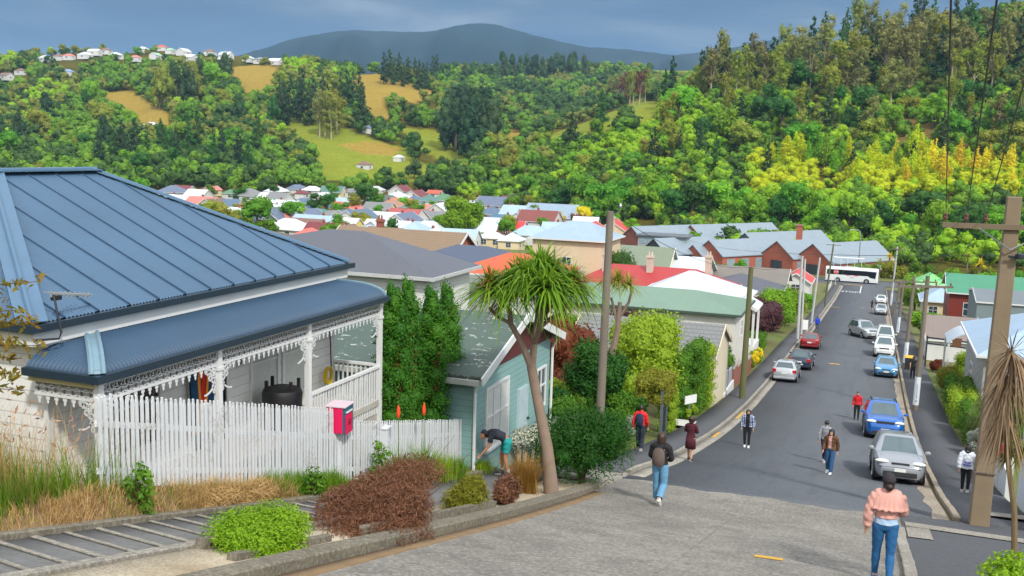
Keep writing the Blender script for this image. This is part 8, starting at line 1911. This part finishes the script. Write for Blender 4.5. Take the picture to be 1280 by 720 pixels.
backpack('dark brown backpack with grey straps worn by the woman with the bob', o, J, s, (92,80,74), 'bag_brown', z=1.18, h=.40)
o, J, s = person('person in red jacket and dark trousers on the left pavement by the hedges', on(799, 567, PAV), rad(-4), 1.72, walk(.13), [jeans((34,40,62), 'navy', .010, .006), top((206,34,36), 'red', .98, .97, .022)], ('short', 'dark'), shoes=(150,152,156))
backpack('navy backpack on the red jacketed walker', o, J, s, (30,40,72), 'bag_navy')
po = walk(.11); po.update(elL=(-.24,.05,1.14), wrL=(-.08,.2,1.12), elR=(.24,.05,1.14), wrR=(.08,.2,1.12))
def skirt(c, nm, z0, z1, r0, r1, fl=.72):
    def f(go, J):
        m = MB(); m.tube([(0,0,z0),(0,0,(z0+z1)/2),(0,0,z1)], [r0,(r0+r1)/2+.01,r1], 20, cap=False, flat=fl); q = m.build('skirt', cloth(nm, c), go.parent, smooth=True); so_ = q.modifiers.new('t', 'SOLIDIFY'); so_.thickness = .008
    return f
g = top((74,18,34), 'maroon_velvet', .93, .97, .014, 'dress'); g['extra'] = skirt((74,18,34), 'maroon_velvet', 1.02, .50, .165, .215)
o, J, s = person('woman with puffed brown hair in dark maroon dress at the left kerb', on(862, 576), rad(-10), 1.62, po, [g], ('puff', 'brown'), shoes=(40,34,36))
po = dict(elL=(-.25,-.02,1.13), wrL=(-.25,.06,.90), elR=(.25,-.02,1.13), wrR=(.25,.06,.90), knL=(-.09,.04,.5), anL=(-.085,.08,.09), anR=(.085,-.04,.09))
def mat_plaid():
    t = NT('plaid'); s_ = t.n('ShaderNodeSeparateXYZ'); t.l(t.tc(), s_.inputs[0]); f = lambda i, k, w: t.math('LESS_THAN', t.math('FRACT', t.math('MULTIPLY', s_.outputs[i], k)), w)
    a = t.math('ADD', f(0, 14, .45), f(2, 14, .45)); t.base(t.ramp(t.math('MULTIPLY', a, .5), [(.0, lin((196,204,218))), (.5, lin((70,88,136))), (1, lin((22,28,58)))])); t.p.inputs['Roughness'].default_value = .85; return t.m
g2 = dict(name='shirt', mat=mat_plaid(), on=dict(torso=(.92, 9), hips=(.92, 9), armU=(-9, 9), armL=(-9, .95)), off=.026, fold=.014, cut=lambda V: ~((np.abs(V[:, 0]) < .07) & (V[:, 1] > .02)))
o, J, s = person('woman in open blue plaid shirt and black trousers walking up the asphalt', on(933, 559), math.pi+.08, 1.64, po, [jeans((22,22,26), 'black_slim', .006), top((20,20,24), 'black_top', 1.0, -.2, .010, 'top'), g2], ('shoulder', 'brown'), shoes=(226,228,230), showface=True)
o, J, s = person('man in grey long sleeved shirt and jeans beside the woman in brown', on(1030, 578), rad(-20), 1.70, walk(.15), [jeans((36,52,92), 'denim_dark', .010), top((142,146,152), 'grey_shirt', .95, .96, .016, 'shirt')], ('short', 'black'), shoes=(196,198,200))
o, J, s = person('woman with long black hair, brown jacket and blue jeans in mid street', on(1036, 592), math.pi-.25, 1.66, walk(.12), [jeans((42,84,124), 'denim_mid', .010, .008), top((196,150,140), 'rose_top', .98, -.3, .010, 'top'), dict(top((92,62,34), 'brown', .93, .96, .026), cut=lambda V: ~((np.abs(V[:, 0]) < .05) & (V[:, 1] > .02)))], ('long', 'black'), shoes=(226,228,230), showface=True)
o, J, s = person('girl in bright red top standing behind the bright blue SUV', (-.35, 58.2, rz(58.2)), math.pi+.05, 1.60, dict(elL=(-.24,-.02,1.12), wrL=(-.26,.03,.88)), [jeans((30,30,38), 'black_slim', .008), top((196,24,34), 'red_top', .93, .96, .016)], ('short', 'brown'), shoes=(40,40,44), showface=True)
hd = top((206,212,222), 'white_hoodie', .90, .97, .040, fold=.02)
o, J, s = person('girl with long black hair in white hooded top with blue lettering on the right pavement', on(1205, 620, PAV), rad(-8), 1.62, dict(walk(.05), elR=(.22,.05,1.14), wrR=(.12,.18,1.2)), [jeans((26,28,34), 'black_slim', .008), hd], ('long', 'black'), shoes=(206,206,208))
lt = text_mesh('PILGR\nMARG', .095, cloth('print_blue', (32,52,150)), o, (.015, -.190, 1.10), (rad(90), 0, 0), 'lettering', .004, 1.0, bold=.004)
o, J, s = person('man in black t shirt and black trousers beside the hedge on the right pavement', on(1140, 476, PAV), .2, 1.76, walk(.06), [jeans((22,22,26), 'black_slim', .012), top((26,26,30), 'black', .95, -.6, .018, 'shirt')], ('short', 'black'), shoes=(40,40,44), vox=.02)
o, J, s = person('person in bright blue coat beside the sandwich board', on(1021, 414), .3, 1.72, walk(.12), [jeans((60,70,92), 'denim_dark2', .010), top((26,66,190), 'blue_coat', .86, .97, .03)], ('short', 'dark'), shoes=(60,60,64), vox=.02)
g = top((40,34,44), 'dark_dress', .92, -.4, .012, 'dress'); g['extra'] = skirt((40,34,44), 'dark_dress', 1.0, .62, .16, .19)
o, J, s = person('woman in short dark dress reaching towards the far silver hatchback', (.05, 160.5, rz(160.5)), -.9, 1.70, dict(elL=(-.25,.14,1.2), wrL=(-.22,.34,1.18), elR=(.25,.14,1.2), wrR=(.2,.34,1.15)), [g], ('bob', 'brown'), shoes=(60,50,50), vox=.02)
# man bending over by the fence end
po = dict(pelvis=(0,-.06,.93), waist=(0,.06,1.04), chest=(0,.24,1.10), neck=(0,.41,1.12), head=(0,.53,1.07), shL=(-.18,.36,1.08), shR=(.18,.36,1.08), elL=(-.23,.44,.83), wrL=(-.21,.60,.64), elR=(.28,.18,1.0), wrR=(.32,-.04,.92), hipL=(-.095,-.08,.91), hipR=(.095,-.08,.91), knL=(-.10,-.02,.50), anL=(-.10,-.10,.09), knR=(.10,.05,.50), anR=(.10,.02,.09))
man = dict(name='shorts', mat=cloth('teal_shorts', (30,150,150)), on=dict(torso=(0,1.02), hips=(0,9), thigh=(-9,.72)), off=.016, fold=.012, cut=lambda V: V[:, 1] < .12)
sh = dict(name='shirt', mat=cloth('charcoal', (44,48,60)), on=dict(torso=(0,9), hips=(2,9), armU=(-9,.62), neck=(-9,.15)), off=.018, fold=.012, cut=lambda V: V[:, 1] > -.02)
o, J, s = person('man in charcoal t shirt and teal shorts bending down beside the fence end', (-9.05, 24.6, rz(24.6)+.085), rad(118), 1.78, po, [man, sh], ('short', 'dark'), SKIN2, 1.05, (40,42,50))
for q in 'LR': MB().tube([J['an'+q]+Vector((0,0,-.02)), J['an'+q]+Vector((0,-.005,.10))], [.046,.044], 10).build('sock', cloth('sock', (206,206,204)), o, smooth=True)
